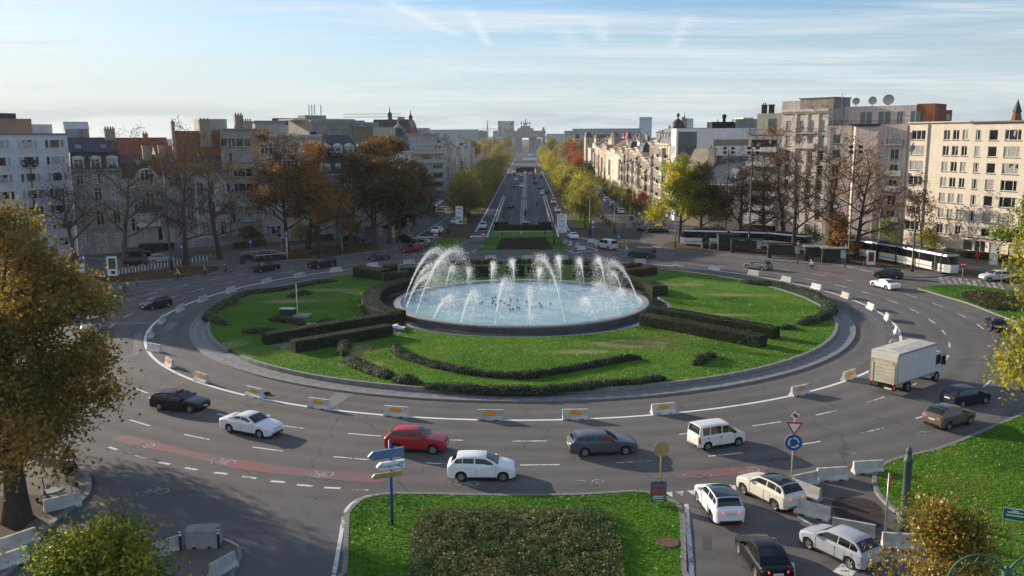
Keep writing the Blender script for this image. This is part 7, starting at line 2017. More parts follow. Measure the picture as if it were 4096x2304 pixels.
a,b_=G(3612,1574),G(3736,1530);h_=math.atan2(b_.y-a.y,b_.x-a.x)
d=Vector((math.cos(h_),math.sin(h_),0));n=Vector((-d.y,d.x,0))
c=(a+b_)/2+n*1.12
root=empty('box_lorry',(c.x,c.y,.005),h_);tag(root,'white box lorry with tail lift on the right of the ring, seen from behind','lorry')
M_box=mat('lorry_box_white',(.60,.59,.545),.5,.07,1.2,.05)
M_boxr=mat('lorry_roof',(.50,.48,.42),.6,.2,1.2)
mb=MB();mb.box(-4.0,2.35,-1.24,1.24,1.0,3.58);mb.build('box',M_box,root)
mb=MB();mb.box(-3.98,2.33,-1.2,1.2,3.582,3.63);mb.extr([(-1.2,3.63),(1.2,3.63),(0,3.72)],-3.4,2.2);mb.build('roof',M_boxr,root)
for s in(1,-1):
 mb=MB();mb.box(-4.03,2.38,s*1.245,s*1.275,.98,1.08);mb.box(-4.03,2.38,s*1.245,s*1.275,3.5,3.6);mb.box(-4.05,-3.96,s*1.245,s*1.275,1.081,3.499);mb.build('edge_rail',M_metal,root)
M_lift=mat('tail_lift_panel',(.50,.46,.36),.6,.15,1)
for i in range(6):
 mb=MB();mb.box(-4.10,-4.03,-.82,.82,.98+i*.31,1.27+i*.31);mb.build('lift_slat',M_lift,root)
mb=MB();mb.box(-4.05,-4.005,-1.15,1.15,2.95,3.5);mb.build('door_header',M_box,root)
mb=MB();mb.box(-4.07,-4.005,-1.15,1.15,2.66,2.94);mb.build('door_panel',mat('yellowed_panel',(.42,.36,.22),.6,.15,2),root)
for s in(1,-1):
 mb=MB();mb.box(-4.13,-4.01,s*.95-.09,s*.95+.09,.95,2.64);mb.build('lift_post',M_lift,root)
 mb=MB();mb.box(-4.16,-4.03,s*1.08-.1,s*1.08+.1,.62,.86);mb.build('taillight',M_tail,root)
mb=MB();mb.box(-4.15,-3.95,-1.2,1.2,.48,.60);mb.box(-3.9,2.2,-.5,.5,.55,.98);mb.box(-2.6,-.6,.6,1.1,.45,.95);mb.build('chassis',M_trim,root)
mb=MB();mb.box(-4.19,-4.16,-.9,-.25,.52,.66);mb.build('number_plate',M_plate,root)
r_=.48;Rx=Matrix.Rotation(R(90),4,'X')
mb=MB();mb.lathe([(r_*.6,-.14),(r_*.95,-.15),(r_,-.1),(r_,.1),(r_*.95,.15),(r_*.6,.14)],20,Rx,False);ty=mb.mesh('tyre',M_rubber,angle=40)
mb=MB();mb.lathe([(r_*.62,-.12),(.2,-.05),(.2,.05),(r_*.62,.12)],14,Rx);rm=mb.mesh('rim',M_rim)
for x in(-1.95,2.95):
 for s in(1,-1):o=new('wheel',ty,root,(x,s*1.05,r_));new('rim',rm,o)
mb=MB();mb.extr([(2.42,.6),(4.0,.6),(4.02,1.5),(3.75,2.55),(3.5,2.72),(2.42,2.75)],-1.1,1.1,Matrix(((0,1,0,0),(1,0,0,0),(0,0,1,0),(0,0,0,1))));mb.build('cab',mat('cab_white',(.55,.55,.54),.4,.05),root,angle=35)
for s in(1,-1):
 mb=MB();mb.box(2.7,3.55,s*1.10,s*1.115,1.6,2.45);mb.build('side_window',M_cglass,root)
 mb=MB();mb.box(3.7,3.9,s*1.12,s*1.42,1.5,2.25);mb.tube([(3.75,s*1.1,2.4),(3.8,s*1.3,2.5),(3.8,s*1.3,2.2)],.03,4);mb.build('mirror',M_trim,root)
mb=MB();mb.face((4.03,-.95,1.55),(4.03,.95,1.55),(3.79,.95,2.48),(3.79,-.95,2.48));mb.build('windscreen',M_cglass,root)
M_tramw=mat('tram_white',(.60,.60,.585),.35,.06,2,spec=.5,coat=.4)
M_tramd=mat('tram_dark_glass',(.010,.012,.014),.08,0,spec=.7)
M_tramr=mat('tram_roof',(.02,.02,.023),.7,.2,2)
M_trams=mat('tram_silver',(.50,.51,.53),.35,.05,metal=.5)
M_tramo=mat('tram_ochre_line',(.40,.24,.05),.5,.1)
def tram(label,path,pant=None):
 """articulated tram: stretched modules along a path of points"""
 root=empty('tram',path[0]);tag(root,label,'tram','trams waiting at the stop')
 W=1.15
 n=len(path)-1
 for i in range(n):
  a,b=path[i],path[i+1];d=b-a;L_=d.length;h=math.atan2(d.y,d.x);x0,x1=.35,L_-.35
  front=i==n-1;back=i==0
  q=empty('module',a-path[0],h);q.parent=root
  def bx(name,x0,x1,z0,z1,m,w=W,y0=None):
   mb=MB();mb.box(x0,x1,-w if y0 is None else y0,w,z0,z1);return mb.build(name,m,q)
  xe0,xe1=x0-(.3 if back else 0),x1+(.3 if front else 0)
  prof=[(-W,.38),(W,.38),(W+.02,1.4),(W,1.62),(-W,1.62),(-W-.02,1.4)]
  mb=MB();mb.extr(prof,x0,x1)
  if front:
   n0=mb.pts([(x1,y,z)for y,z in prof]);n1=mb.pts([(x1+1.0,y*.62,z)for y,z in prof])
   for k in range(6):mb.idx(n0+k,n1+k,n1+(k+1)%6,n0+(k+1)%6)
   mb.idx(*[n1+k for k in range(6)])
  if back:
   n0=mb.pts([(x0,y,z)for y,z in prof]);n1=mb.pts([(x0-.9,y*.66,z)for y,z in prof])
   for k in range(6):mb.idx(n0+(k+1)%6,n1+(k+1)%6,n1+k,n0+k)
   mb.idx(*[n1+k for k in reversed(range(6))])
  mb.build('side_panel',M_tramw,q)
  pr2=[(-W+.01,1.62),(W-.01,1.62),(W-.06,2.85),(-W+.06,2.85)]
  mb=MB();mb.extr(pr2,x0,x1)
  for(cond,xx,sx)in((front,x1,.85),(back,x0,-.75)):
   if cond:
    n0=mb.pts([(xx,y,z)for y,z in pr2]);n1=mb.pts([(xx+sx*(1 if z<2 else .5),y*.66,z)for y,z in pr2])
    for k in range(4):
     f=(n0+k,n1+k,n1+(k+1)%4,n0+(k+1)%4);mb.idx(*(f if sx>0 else f[::-1]))
    f=[n1+k for k in range(4)];mb.idx(*(f if sx>0 else f[::-1]))
  mb.build('window_band',M_tramd,q)
  mb=MB();mb.extr([(-W-.01,2.85),(W+.01,2.85),(W-.12,3.12),(-W+.12,3.12)],x0,x1+(.4 if front else 0));mb.build('cantrail',M_trams,q)
  bx('roof',x0+.1,x1-.1,3.12,3.2,M_tramr,.95);bx('roof_equipment',lerp(x0,x1,.2),lerp(x0,x1,.6),3.2,3.42,M_tramr,.6)
  for s in(1,-1):
   mb=MB();mb.box(x0,x1,s*(W+.003),s*(W+.016),1.57,1.63);mb.build('ochre_line',M_tramo,q)
   mb=MB();mb.box(x0,x1,s*(W+.024),s*(W+.034),.86,.94);mb.build('rubbing_strip',M_trim,q)
   k=max(1,int(L_/7))
   for j in range(k):
    xd=lerp(x0,x1,(j+.5)/k)if not front else lerp(x0,x1,.82)
    mb=MB();mb.box(xd-.65,xd+.65,s*(W+.02),s*(W+.04),.42,2.8);o=mb.build('door',M_tramd,q)
    mb=MB();mb.box(xd-.02,xd+.02,s*(W+.04),s*(W+.05),.42,2.8);mb.build('door_seam',M_metal,o)
  for x in(x0+1.3,x1-1.3):bx('bogie',x-.9,x+.9,.08,.37,M_trim,.95)
  if not front:
   mb=MB();mb.box(x1,x1+.7,-1.0,1.0,.5,2.95);mb.build('bellows',M_trim,q)
  if front:
   for s in(1,-1):mb=MB();mb.box(x1+.9,x1+1.0,s*.45-.12,s*.45+.12,.62,.8);mb.build('headlight',M_head,q)
  if pant==i:
   xm=L_*.75;mb=MB();mb.tube([(xm,0,3.4),(xm+1.3,0,4.3),(xm-.1,0,5.4)],.05,4);mb.tube([(xm-.1,-.8,5.45),(xm-.1,.8,5.45)],.04,4);mb.build('pantograph',M_metal,q)
 return root
def lift(ps,z=.13):return[Vector((p[0],p[1],z))for p in ps]
t1=[G(x,y)for x,y in((3345,1020),(3450,1034),(3605,1062),(3815,1107))]
tram('white and dark tram whose front stands by the zebra crossing',lift([t1[0]+Vector((.3,1.2,0)),t1[1]+Vector((.4,1.2,0)),t1[2]+Vector((.5,1.2,0)),t1[3]+Vector((.2,1.2,0))]))
t2=[G(x,y)for x,y in((2730,985),(2915,990),(3080,997),(3235,1014))]
tram('white and dark tram waiting behind the bus shelters',lift([p+Vector((.3,1.2,0))for p in t2]),0)
# ================================================================== barriers, signs, lamps
M_jer=mat('barrier_concrete',(.42,.415,.39),.85,.24,1.8,.2,objcol=True)
M_strip=mat('orange_reflector',(.85,.33,.0),.5,0)
jb=MB();jp=[(-.30,0),(.30,0),(.30,.10),(.13,.34),(.085,.80),(-.085,.80),(-.13,.34),(-.30,.10)]
jb.extr(jp,-.995,.995);JER=jb.mesh('barrier_body',M_jer)
sl=MB()
sl.box(-.16,.16,-.302,.302,-.002,.075)
SLOT=sl.mesh('lifting_slot',M_trim)
sb=MB();sb.box(-.48,.48,-.150,-.136,.40,.66);STRIP=sb.mesh('orange_strip',M_strip)
def jersey(px_,py_,ang,label,group,strip=False,z=.005,s=1.0,cat='barrier'):
 g=G(px_,py_);root=empty('concrete_barrier',(g.x,g.y,z),ang+random.uniform(-.05,.05));tag(root,label,cat,group)
 kj=random.uniform(.38,.54);o=new('body',JER,root,color=(kj,kj*.985,kj*.93));o.scale=(s,1,1);[new('lifting_slot',SLOT,root,(x_*s,0,0))for x_ in(-.5,.5)]
 if strip:new('orange_strip',STRIP,root)
 return root
GBR='concrete barriers along the ring line'
RB_=[(619,1405,0,'angled across the line at the far left of the ring'),(680,1465,1,'leftmost with an orange strip on the front half of the ring'),(808,1526,1,'second with an orange strip from the left'),(1019,1586,1,'third with an orange strip from the left, beside the small black rubbish'),(1277,1632,1,'by the pale asphalt repair below the front left kerb'),(1585,1664,1,'above the red crossover'),(1962,1678,1,'just left of the middle at the front'),(2301,1676,1,'above the dark grey estate car'),(2652,1652,1,'left of the small white van'),(3199,1578,1,'second to the left of the lorry'),(3395,1516,1,'touching the rear of the lorry'),(3560,1395,1,'hidden just beyond the lorry roof'),(3586,1334,0,'rightmost, turned end on'),(3550,1281,0,'second above the rightmost one'),(3484,1238,0,'on the right bend below the white coupe'),(3383,1193,0,'left of the white coupe'),(3266,1157,0,'by the right shrub strip top'),(3146,1127,0,'below the white shirted cyclist'),(3015,1101,0,'below the grey metallic estate'),(2858,1080,0,'right of the rust brown hedges'),(2715,1066,0,'behind the rust brown hedges'),(2560,1054,0,'below the dark grey van'),(2409,1046,0,'behind the right hand jets'),(2248,1040,0,'behind the back shrub right of the statue'),(2111,1039,0,'straight in front of the statue'),(1963,1040,0,'left of the statue behind the back shrub'),(1637,1056,0,'below the dark hatchback at the back left'),(1490,1070,0,'right of the black off roader'),(1344,1088,0,'below the black off roader'),(1198,1110,0,'below the black saloon'),(1067,1133,0,'on the back left above the lawn shrub'),(924,1170,0,'third up from the left bend'),(812,1206,0,'second up from the left bend'),(723,1244,0,'right of the lone black hatchback'),(648,1291,0,'lower right of the lone black hatchback'),(605,1347,0,'end on at the left bend')]
for x,y,s,l in RB_:
 g=G(x,y);a=math.atan2(g.y-CY,g.x-CX)+math.pi/2
 if y==1405:a+=.5
 jersey(x,y,a,'white concrete barrier '+l,GBR,bool(s))
GB2='loose concrete barriers around the side streets'
for(x,y,a,s,l)in((252,2035,40,1.0,'beside the small road sign under the huge chestnut'),(70,2190,52,1.0,'upper of two at the bottom left corner'),(30,2270,48,1.0,'lower of two at the bottom left corner'),(662,2215,42,.85,'left of the square block on the nose island'),(893,2290,62,.8,'at the bottom edge right of the square block'),(3470,1890,8,1.0,'at the tip of the right lawn'),(3326,1918,10,1.0,'second from the right lawn tip'),(3216,1942,24,1.0,'next to the roundabout sign pole'),(3222,1984,125,1.0,'standing upright line towards the cream crossover'),(3248,2064,140,1.0,'beside the tail of the cream crossover'),(3412,2140,153,1.1,'behind the silver three door hatchback'),(3590,2190,170,.8,'half hidden by the golden tree')):
 jersey(x,y,R(a),'pale concrete barrier '+l,GB2,False,.014,s)
for(x,y,a,l)in((2260,973,70,'first'),(2282,981,68,'second'),(2307,988,66,'third'),(2326,1000,20,'last and tilted'),(2367,970,150,'left of two white'),(2387,974,150,'right of two white')):
 jersey(x,y,R(a),'%s concrete barrier on the right slip road by the silver van'%l,'barriers on the right slip road',False,.012,.75)
g=G(819,2185);root=empty('concrete_block',(g.x,g.y,.1),R(3));tag(root,'thick square grey concrete block between two bollards on the nose island','concrete block')
mb=MB();mb.extr([(-.5,0),(.5,0),(.44,.95),(.3,1.05),(-.3,1.05),(-.44,.95)],-.85,.85);mb.build('body',mat('block_concrete',(.27,.28,.27),.9,.2,1.5,.2),root,angle=30)
[MB().box(x_-.1,x_+.1,-.505,.505,-.01,.1).build('lifting_slot',M_trim,root)for x_ in(-.4,.4)]
g=G(2488,985);root=empty('concrete_block',(g.x,g.y,.012),R(5));tag(root,'grey concrete block with an orange band beside the silver van','concrete block')
mb=MB();mb.box(-1.1,1.1,-.4,.4,0,1.0);mb.build('body',M_conc,root);mb=MB();mb.box(-1.0,1.0,-.43,-.402,.72,.95);mb.build('orange_strip',M_strip,root)
bm=MB();bm.lathe([(.06,0),(.06,.98),(.03,1.02)],10);BOL=bm.mesh('post',M_black)
bm=MB();[bm.lathe([(.0625,z),(.0625,z+.09)],10)for z in(.72,.87)];BOLB=bm.mesh('reflective_band',M_whitep)
def bollard(x,y,label,group,z=.1,s=1.0):
 g=G(x,y);r_=empty('bollard',(g.x,g.y,z));tag(r_,label,'bollard',group);r_.scale=(s,)*3;new('post',BOL,r_);new('reflective_band',BOLB,r_)
for x,y,l in((725,2208,'black bollard with white bands left of the square block'),(876,2200,'black bollard with white bands right of the square block')):bollard(x,y,l,'bollards on the nose island',s=1.15)
for i,x in enumerate((323,397,473,551)):bollard(x,1152-i*1.5,'%s bollard with white bands along the left leafy verge'%LWORD[i],'bollards by the left verge')
for i,(x,y)in enumerate(((1541,1022),(1580,1014),(1605,1006))):bollard(x,y,'%s bollard at the left avenue corner'%LWORD[i],'bollards at the left corner')
for i in range(18):
 t=i/17;bollard(lerp(2478,2614,t),lerp(870,958,t),'%s thin dark bollard from the far end along the right street'%LWORD[i],'thin bollards on the right',.1,.9)
def post(root,h,r_=.045,m=None,name='pole',x=0,y=0,z=0):
 mb=MB();mb.lathe([(r_,z),(r_,h)],8,Matrix.Translation((x,y,0)));return mb.build(name,m or M_metal,root,smooth=True)
def panel(root,name,x0,x1,z0,z1,m,y=-.06,t=.03):
 mb=MB();mb.box(x0,x1,y-t,y,z0,z1);return mb.build(name,m,root)
def disc(root,name,r_,z,m,y=-.06,seg=24,t=.02,x=0):
 mb=MB();mb.lathe([(r_,0),(r_,t)],seg,Matrix.Translation((x,y,z))@Matrix.Rotation(R(90),4,'X'));return mb.build(name,m,root)
def lettering(root,s,size,loc,m,rz=0.0,name='lettering'):
 me=text_mesh(s,size,name);me.materials.append(m);return new(name,me,root,loc,(R(90),0,rz))
def sign(name,label,x,y,rz,z=.1,cat='road sign',group=None):
 g=G(x,y);r_=empty(name,(g.x,g.y,z),R(rz));tag(r_,label,cat,group);return r_
q=sign('direction_signpost','blue signpost with arrow boards, one reading Montgomery, on the front island',1570,2108,0,.12)
post(q,5.0,.085,M_bluep);M_sb=mat('sign_back_blue',(.12,.20,.33),.5,.1,2);M_ink=mat('sign_ink',(.03,.035,.05),.6,0)
def arrow_board(z,L0,L1,h,m,ry,thick=.16,text=None):
 r2=empty('sign_board',(0,0,z));r2.parent=q;r2.rotation_euler=(0,0,R(ry))
 mb=MB();P=[(L0-h*.45,z_)for z_ in()]
 pts=[(L0,0),(L1,0),(L1,h),(L0,h),(L0-h*.55,h*.5)]
 a=mb.pts([(x,-.10-thick,zz)for x,zz in pts]);b=mb.pts([(x,-.10,zz)for x,zz in pts])
 n=len(pts);mb.idx(*[a+i for i in range(n)]);mb.idx(*[b+i for i in reversed(range(n))])
 for i in range(n):mb.idx(a+i,b+i,b+(i+1)%n,a+(i+1)%n)
 mb.build('board',m,r2);
 if text:lettering(r2,text,.26,((L0+L1)/2-.12,-.105-thick,h/2),M_ink)
 return r2
arrow_board(4.05,-1.05,.72,.50,M_sb,25);b_=arrow_board(3.42,-.62,.72,.42,M_whitep,22,.22,'Montgomery')
mb=MB()
for k in range(14):a0,a1=R(k*22),R(k*22+22);mb.face(*[(.52+r_*math.cos(a),-.326,.21+r_*math.sin(a))for r_,a in((.11,a0),(.15,a0),(.15,a1),(.11,a1))])
mb.build('ring_symbol',M_bluep,b_)
arrow_board(2.92,-.95,.55,.30,M_ochre,22,.14)
q=sign('round_sign','round road sign seen from its ochre back on the front island',2640,1990,4,.12);post(q,3.35,.05,M_ochre);disc(q,'plate',.47,2.95,M_ochre,-.02);panel(q,'bracket',-.45,.45,3.08,3.12,M_ochre,-.05);panel(q,'bracket',-.45,.45,2.78,2.82,M_ochre,-.05)
q=sign('poster_board','colourful visitors poster tied to the sign pole on the front island',2632,2024,4,.12,'poster');panel(q,'board',-.48,.48,.15,1.42,mat('poster_print',(.03,.035,.06),.6,.6,3,col2=(.12,.16,.2)),0)
lettering(q,'VISITORS',.2,(0,-.034,1.15),mat('poster_violet',(.42,.20,.55),.6,.1));panel(q,'picture',-.38,.30,.66,.98,mat('poster_red',(.35,.06,.06),.6,.5,5),-.031,.004);panel(q,'green_field',-.40,.44,.30,.58,mat('poster_green',(.16,.28,.10),.6,.4,4),-.031,.004)
for z in(.36,.46,.2):panel(q,'text_line',-.3,.3,z,z+.035,M_whitep,-.036,.003)
q=sign('roundabout_sign','give way triangle above a blue roundabout disc on a cream pole',3164,1955,-8,.02);post(q,4.25,.055,mat('cream_pole',(.46,.36,.17),.6,.15,3))
disc(q,'blue_disc',.52,3.0,M_bluep);disc(q,'white_rim',.53,3.0,M_whitep,-.05)
for k in range(3):
 mb=MB();r0,r1=.26,.33
 for j in range(6):
  a0,a1=R(k*120+j*13),R(k*120+j*13+13);mb.face(*[(r_*math.cos(a),-.086,3.0+r_*math.sin(a))for r_,a in((r0,a1),(r1,a1),(r1,a0),(r0,a0))])
 a=R(k*120+78);b2=R(k*120+100);mb.face(((r0-.07)*math.cos(a),-.086,3+(r0-.07)*math.sin(a)),(.295*math.cos(b2),-.086,3+.295*math.sin(b2)),((r1+.07)*math.cos(a),-.086,3+(r1+.07)*math.sin(a)))
 mb.build('arrow',M_whitep,q)
def tri(nm,s,y,m,zc=4.0,dn=1):
 mb=MB();P=[(-s,dn*s*.6),(s,dn*s*.6),(0,-dn*s*1.1)];a=mb.pts([(x,y,zc+z)for x,z in P]);b=mb.pts([(x,y+.02,zc+z)for x,z in P])
 o=(0,2,1)if dn>0 else(0,1,2)
 mb.idx(*[a+i for i in o]);mb.idx(*[b+i for i in o[::-1]]);[mb.idx(a+o[i],b+o[i],b+o[(i+1)%3],a+o[(i+1)%3])for i in range(3)];return mb.build(nm,m,q)
tri('red_triangle',.50,-.08,M_redp);tri('white_triangle',.34,-.10,M_whitep)
mb=MB();Mx=Matrix.Translation((.03,-.05,4.72))@Matrix.Rotation(R(35),4,'Y');mb.box(-.2,.2,-.02,0,-.2,.2,Mx);mb.build('small_plate',M_whitep,q);mb=MB();mb.box(-.16,.16,-.03,-.021,-.09,.09,Mx);mb.build('red_mark',M_redp,q);post(q,4.8,.025,M_metal,'thin_rod')
q=sign('stop_sign','red stop sign seen nearly edge on beside the green iron column',3537,2176,62,.1);post(q,3.9,.05,M_metal);mb=MB();mb.lathe([(.45,0),(.45,.03)],8,Matrix.Translation((0,-.06,3.35))@Matrix.Rotation(R(90),4,'X')@Matrix.Rotation(R(22.5),4,'Z'));mb.build('octagon',M_redp,q);lettering(q,'STOP',.30,(0,-.095,3.35),M_whitep)
q=sign('street_name_sign','green street name board on an ochre post on the right lawn',4042,2235,-24,.12,'street sign');post(q,2.05,.06,M_ochre);panel(q,'board',-.55,.55,2.0,2.62,M_whitep,0,.05);panel(q,'green_face',-.52,.52,2.03,2.59,mat('sign_green',(.02,.13,.07),.5,.1),-.051,.006)
for z,w in((2.38,.36),(2.22,.40),(2.47,.15)):panel(q,'text_line',-w,w,z,z+.07,M_whitep,-.058,.003)
g=G(3612,2128);q=empty('iron_column',(g.x,g.y,.12));tag(q,'thick green iron column with a pointed finial at the lower right','column')
mb=MB();mb.lathe([(.30,0),(.30,.5),(.22,.6),(.20,3.9),(.25,3.95),(.25,4.08),(.19,4.15),(.16,4.4)],14);mb.build('shaft',mat('weathered_green_iron',(.06,.095,.08),.6,.2,2),q,smooth=True)
mb=MB();mb.lathe([(.10,4.4),(.17,4.52),(.13,4.68),(.03,4.82),(.02,4.95)],10);mb.build('finial',MATS['weathered_green_iron'],q,smooth=True)
M_igreen=mat('green_cast_iron',(.035,.105,.07),.55,.25,4)
Y0=22.0;zA=ZAT(3920,2215,Y0);xa=XAT(3925,2260,Y0);xb=XAT(4025,2290,Y0);q=empty('ornate_lamp',(xb,Y0,0));tag(q,'ornate green cast iron lamp post with twin curled arches at the bottom right corner','street lamp')
mb=MB();mb.lathe([(.20,0),(.16,.8),(.08,1.0),(.07,zA-1.1)],10);mb.build('post',M_igreen,q,smooth=True)
for s in(-1,1):
 mb=MB();cxx=s*.80;rr_=.80
 mb.tube([(cxx+rr_*math.cos(R(a)),0,zA-.83+rr_*math.sin(R(a)))for a in range(0,181,12)],.035,6);mb.build('arch',M_igreen,q,smooth=True)
 mb=MB()
 for k in range(5):a=R(30+k*28);mb.tube([(cxx+rr_*math.cos(a),0,zA-.83+rr_*math.sin(a)),(cxx+(rr_-.22)*math.cos(a+.25),0,zA-.83+(rr_-.22)*math.sin(a+.25)),(cxx+(rr_-.38)*math.cos(a+.1),0,zA-.83+(rr_-.38)*math.sin(a+.1))],[.022,.016,.01],5)
 mb.tube([(cxx+(rr_-.22)*math.cos(R(a)),0,zA-.83+(rr_-.22)*math.sin(R(a)))for a in range(20,165,16)],.016,5);mb.build('scrollwork',M_igreen,q,smooth=True)
mb=MB();mb.lathe([(.05,zA-1.1),(.12,zA-.95),(.16,zA-.8),(.10,zA-.66),(.12,zA-.56),(.05,zA-.42),(.02,zA-.34)],10);mb.build('finial',M_igreen,q,smooth=True)
GPL='tall green lighting poles round the square'
def tall_pole(x,y,ytop,label,lights=True,r_=.14):
 g=G(x,y);h=ZAT(x,ytop,g.y);q=empty('lighting_pole',(g.x,g.y,.1));tag(q,label,'lamp post',GPL)
 mb=MB();mb.lathe([(r_*1.5,0),(r_*1.3,1.2),(r_,1.3),(r_*.7,h)],8);mb.build('pole',M_dgreen,q,smooth=True)
 if lights:
  mb=MB();mb.tube([(-.8,0,h-.9),(-.8,0,h+.6),(.8,0,h+.6),(.8,0,h-.9)],.05,4);mb.tube([(-.9,0,h-.9),(.9,0,h-.9)],.06,4);mb.build('light_frame',M_dgreen,q)
  for sx in(-.8,.8):
   for dz in(-.6,.2):mb=MB();mb.box(sx-.35,sx+.35,-.4,.15,h+dz-.1,h+dz+.35);mb.build('floodlight',M_trim,q)
tall_pole(160,1050,655,'pole with four floodlights in front of the white block');tall_pole(686,1082,668,'plain green pole in front of the grey red roofed house',False,.18);tall_pole(1352,1000,608,'left one of two poles beside the orange trees',True);tall_pole(1368,1015,730,'right one of two poles beside the orange trees',False,.18)
tall_pole(2900,985,602,'pole with floodlights in front of the villa roof');tall_pole(2994,1005,602,'pole with floodlights left of the bare trees',True,.18);tall_pole(3392,1055,598,'pole with floodlights among the bare trees');tall_pole(3648,1090,868,'plain pole with grey boxes beside the tram front',False,.17)
tall_pole(2360,945,745,'green pole in the right avenue verge',False,.16);tall_pole(2458,935,800,'dark pole at the bus stop pavement',False,.14);tall_pole(2216,978,834,'black pole on the statue island',False,.12);tall_pole(2700,995,790,'thin dark pole left of the villa trees',False,.1)
def lantern(x,y,label,h=3.9):
 g=G(x,y);q=empty('street_lantern',(g.x,g.y,.1));tag(q,label,'street lamp','small green street lanterns');mb=MB();mb.lathe([(.12,0),(.10,.6),(.05,.8),(.045,h-.7)],8);mb.build('post',M_dgreen,q,smooth=True)
 mb=MB();mb.lathe([(.14,h-.7),(.25,h-.2)],6);mb.build('glass',mat('lantern_pane',(.3,.32,.3),.2,.1),q);mb=MB();mb.lathe([(.28,h-.2),(.1,h),(.03,h+.2)],6);mb.build('cap',M_dgreen,q)
for x,y,l in((2008,942,'lantern left of the statue'),(2178,941,'lantern right of the statue'),(1168,982,'lantern by the round yellowish bush'),(1668,910,'lantern on the left avenue pavement'),(3190,1058,'lantern between the bus shelters'),(3380,1072,'lantern in front of the tram'),(3605,985,'lantern behind the tram')):lantern(x,y,l)
for x,y,zz,l in((1743,995,2.6,'no entry sign on the small grass island left of the avenue'),(1934,990,2.5,'no entry sign at the slip road mouth'),(3846,1146,3.1,'no entry sign on the right rear island')):
 q=sign('no_entry_sign',l,x,y,0,.12,group='no entry signs');post(q,zz+.5,.05,M_ochre if x>3000 else M_metal);disc(q,'red_disc',.50,zz,M_redp);panel(q,'white_bar',-.36,.36,zz-.09,zz+.09,M_whitep,-.081,.006)
def blue_sign(x,y,h,label,rz=0,w=.4,top=None):
 q=sign('blue_sign',label,x,y,rz);post(q,h,.045);panel(q,'blue_panel',-w,w,h-1.0,h-.1,M_bluep);
 mb=MB();mb.face((-.22,-.095,h-.8),(.22,-.095,h-.8),(0,-.095,h-.3));mb.build('white_mark',M_whitep,q)
 if top:disc(q,'round_plate',.42,h+.4,M_redp);disc(q,'white_disc',.31,h+.4,M_whitep,-.075)
 return q
q=blue_sign(348,1182,5.9,'tall blue mast with pedestrian sign and white direction boards on the small left lawn')
for i in range(3):panel(q,'direction_board',-1.0+.15*i,.05,3.9-i*.75,4.45-i*.75,M_whitep,-.1,.2)
blue_sign(2371,957,3.2,'speed limit disc above a blue crossing sign in the right verge',0,.55,True);blue_sign(2485,845,4.0,'pair of blue parking signs on the right street',0,.5);blue_sign(2340,752,4.5,'blue cycle sign far along the right street',0,.6);q=blue_sign(1005,1028,3.4,'slim pole with blue plate by the metro railing');blue_sign(730,1040,3.0,'blue parking plate behind the hire bicycles');blue_sign(2475,968,1.7,'yellow and blue keep right post at the bus stop end',0,.35)
q=sign('direction_board','tall white board of four direction panels right of the statue',2247,993,0,.12);post(q,6.6,.06)
for i in range(4):
 b2=panel(q,'panel',-.95,.95,3.0+i*.92,3.85+i*.92,M_whitep);
 for j in range(2):panel(q,'text_line',-.7,.5,3.2+i*.92+j*.3,3.3+i*.92+j*.3,M_ink,-.0905,.003)
q=sign('map_panel','tall white billboard with green print at the left avenue corner',1838,912,0,.1,'billboard');post(q,1.2,.1,M_black);panel(q,'board',-.9,.9,.9,5.2,M_whitep,-.06,.2)
for(x0,x1,z0,z1,m)in((-.7,.5,2.0,2.7,mat('green_print',(.3,.45,.06),.6,.2)),(-.3,.1,3.6,3.9,MATS['green_print']),(-.6,.6,4.55,4.7,M_ink),(-.1,.8,1.2,1.7,M_bluep)):panel(q,'print',x0,x1,z0,z1,m,-.261,.004)
for x,y,l in((1575,985,'triangle and disc signs seen from behind at the left corner'),(1526,975,'grey pole with narrow plates by the big dark trees'),(1862,930,'square ochre sign back on the left verge'),(1634,930,'round sign back on the left street pavement'),(2520,880,'bus stop flag sign on the right street'),(2555,910,'pole with small plates at the right metro entrance'),(3672,1096,'plain cream pole beside the tram front'),(1370,1026,'thin cream pole on the left verge'),(4000,1172,'dark leaning post at the edge of the right rear island')):
 q=sign('sign_pole',l,x,y,0);post(q,3.8 if x<3000 else 4.6,.05,M_ochre)
 if x not in(3672,1370,4000):disc(q,'plate_back',.4,2.9,M_ochre);panel(q,'plate_back',-.4,.4,1.9,2.3,M_ochre)
 if x==1575:tri('plate_back',.45,-.08,M_ochre,3.7)
q=sign('road_sign_backs','dark triangle and disc sign backs at the kerb under the huge chestnut',292,2012,20,.12);post(q,3.3,.05);tri('triangle_back',.48,-.08,M_black,3.0,-1);disc(q,'disc_back',.48,2.1,M_black)
def scooter(x,y,rz,label,c=(.02,.12,.12),z=.13,group=None):
 g=G(x,y);q=empty('kick_scooter',(g.x,g.y,z),R(rz));tag(q,label,'scooter',group);m=mat('scooter_%d'%int(c[1]*100),c,.4,.1)
 mb=MB();mb.box(-.45,.35,-.09,.09,.12,.17);mb.build('deck',M_black,q);mb=MB();mb.tube([(.38,0,.15),(.52,0,.5),(.42,0,1.12)],.035,5);mb.build('stem',m,q);mb=MB();mb.tube([(.42,-.28,1.12),(.42,.28,1.12)],.025,5);mb.build('handlebar',M_black,q)
 for xx in(-.5,.5):mb=MB();mb.lathe([(.12,-.03),(.12,.03)],12,Matrix.Translation((xx,0,.12))@Matrix.Rotation(R(90),4,'X'));mb.build('wheel',M_rubber,q)
scooter(290,1945,150,'teal kick scooter parked behind the dark signs');scooter(165,2000,95,'dark green hire scooter beside the manhole',(.02,.06,.04))
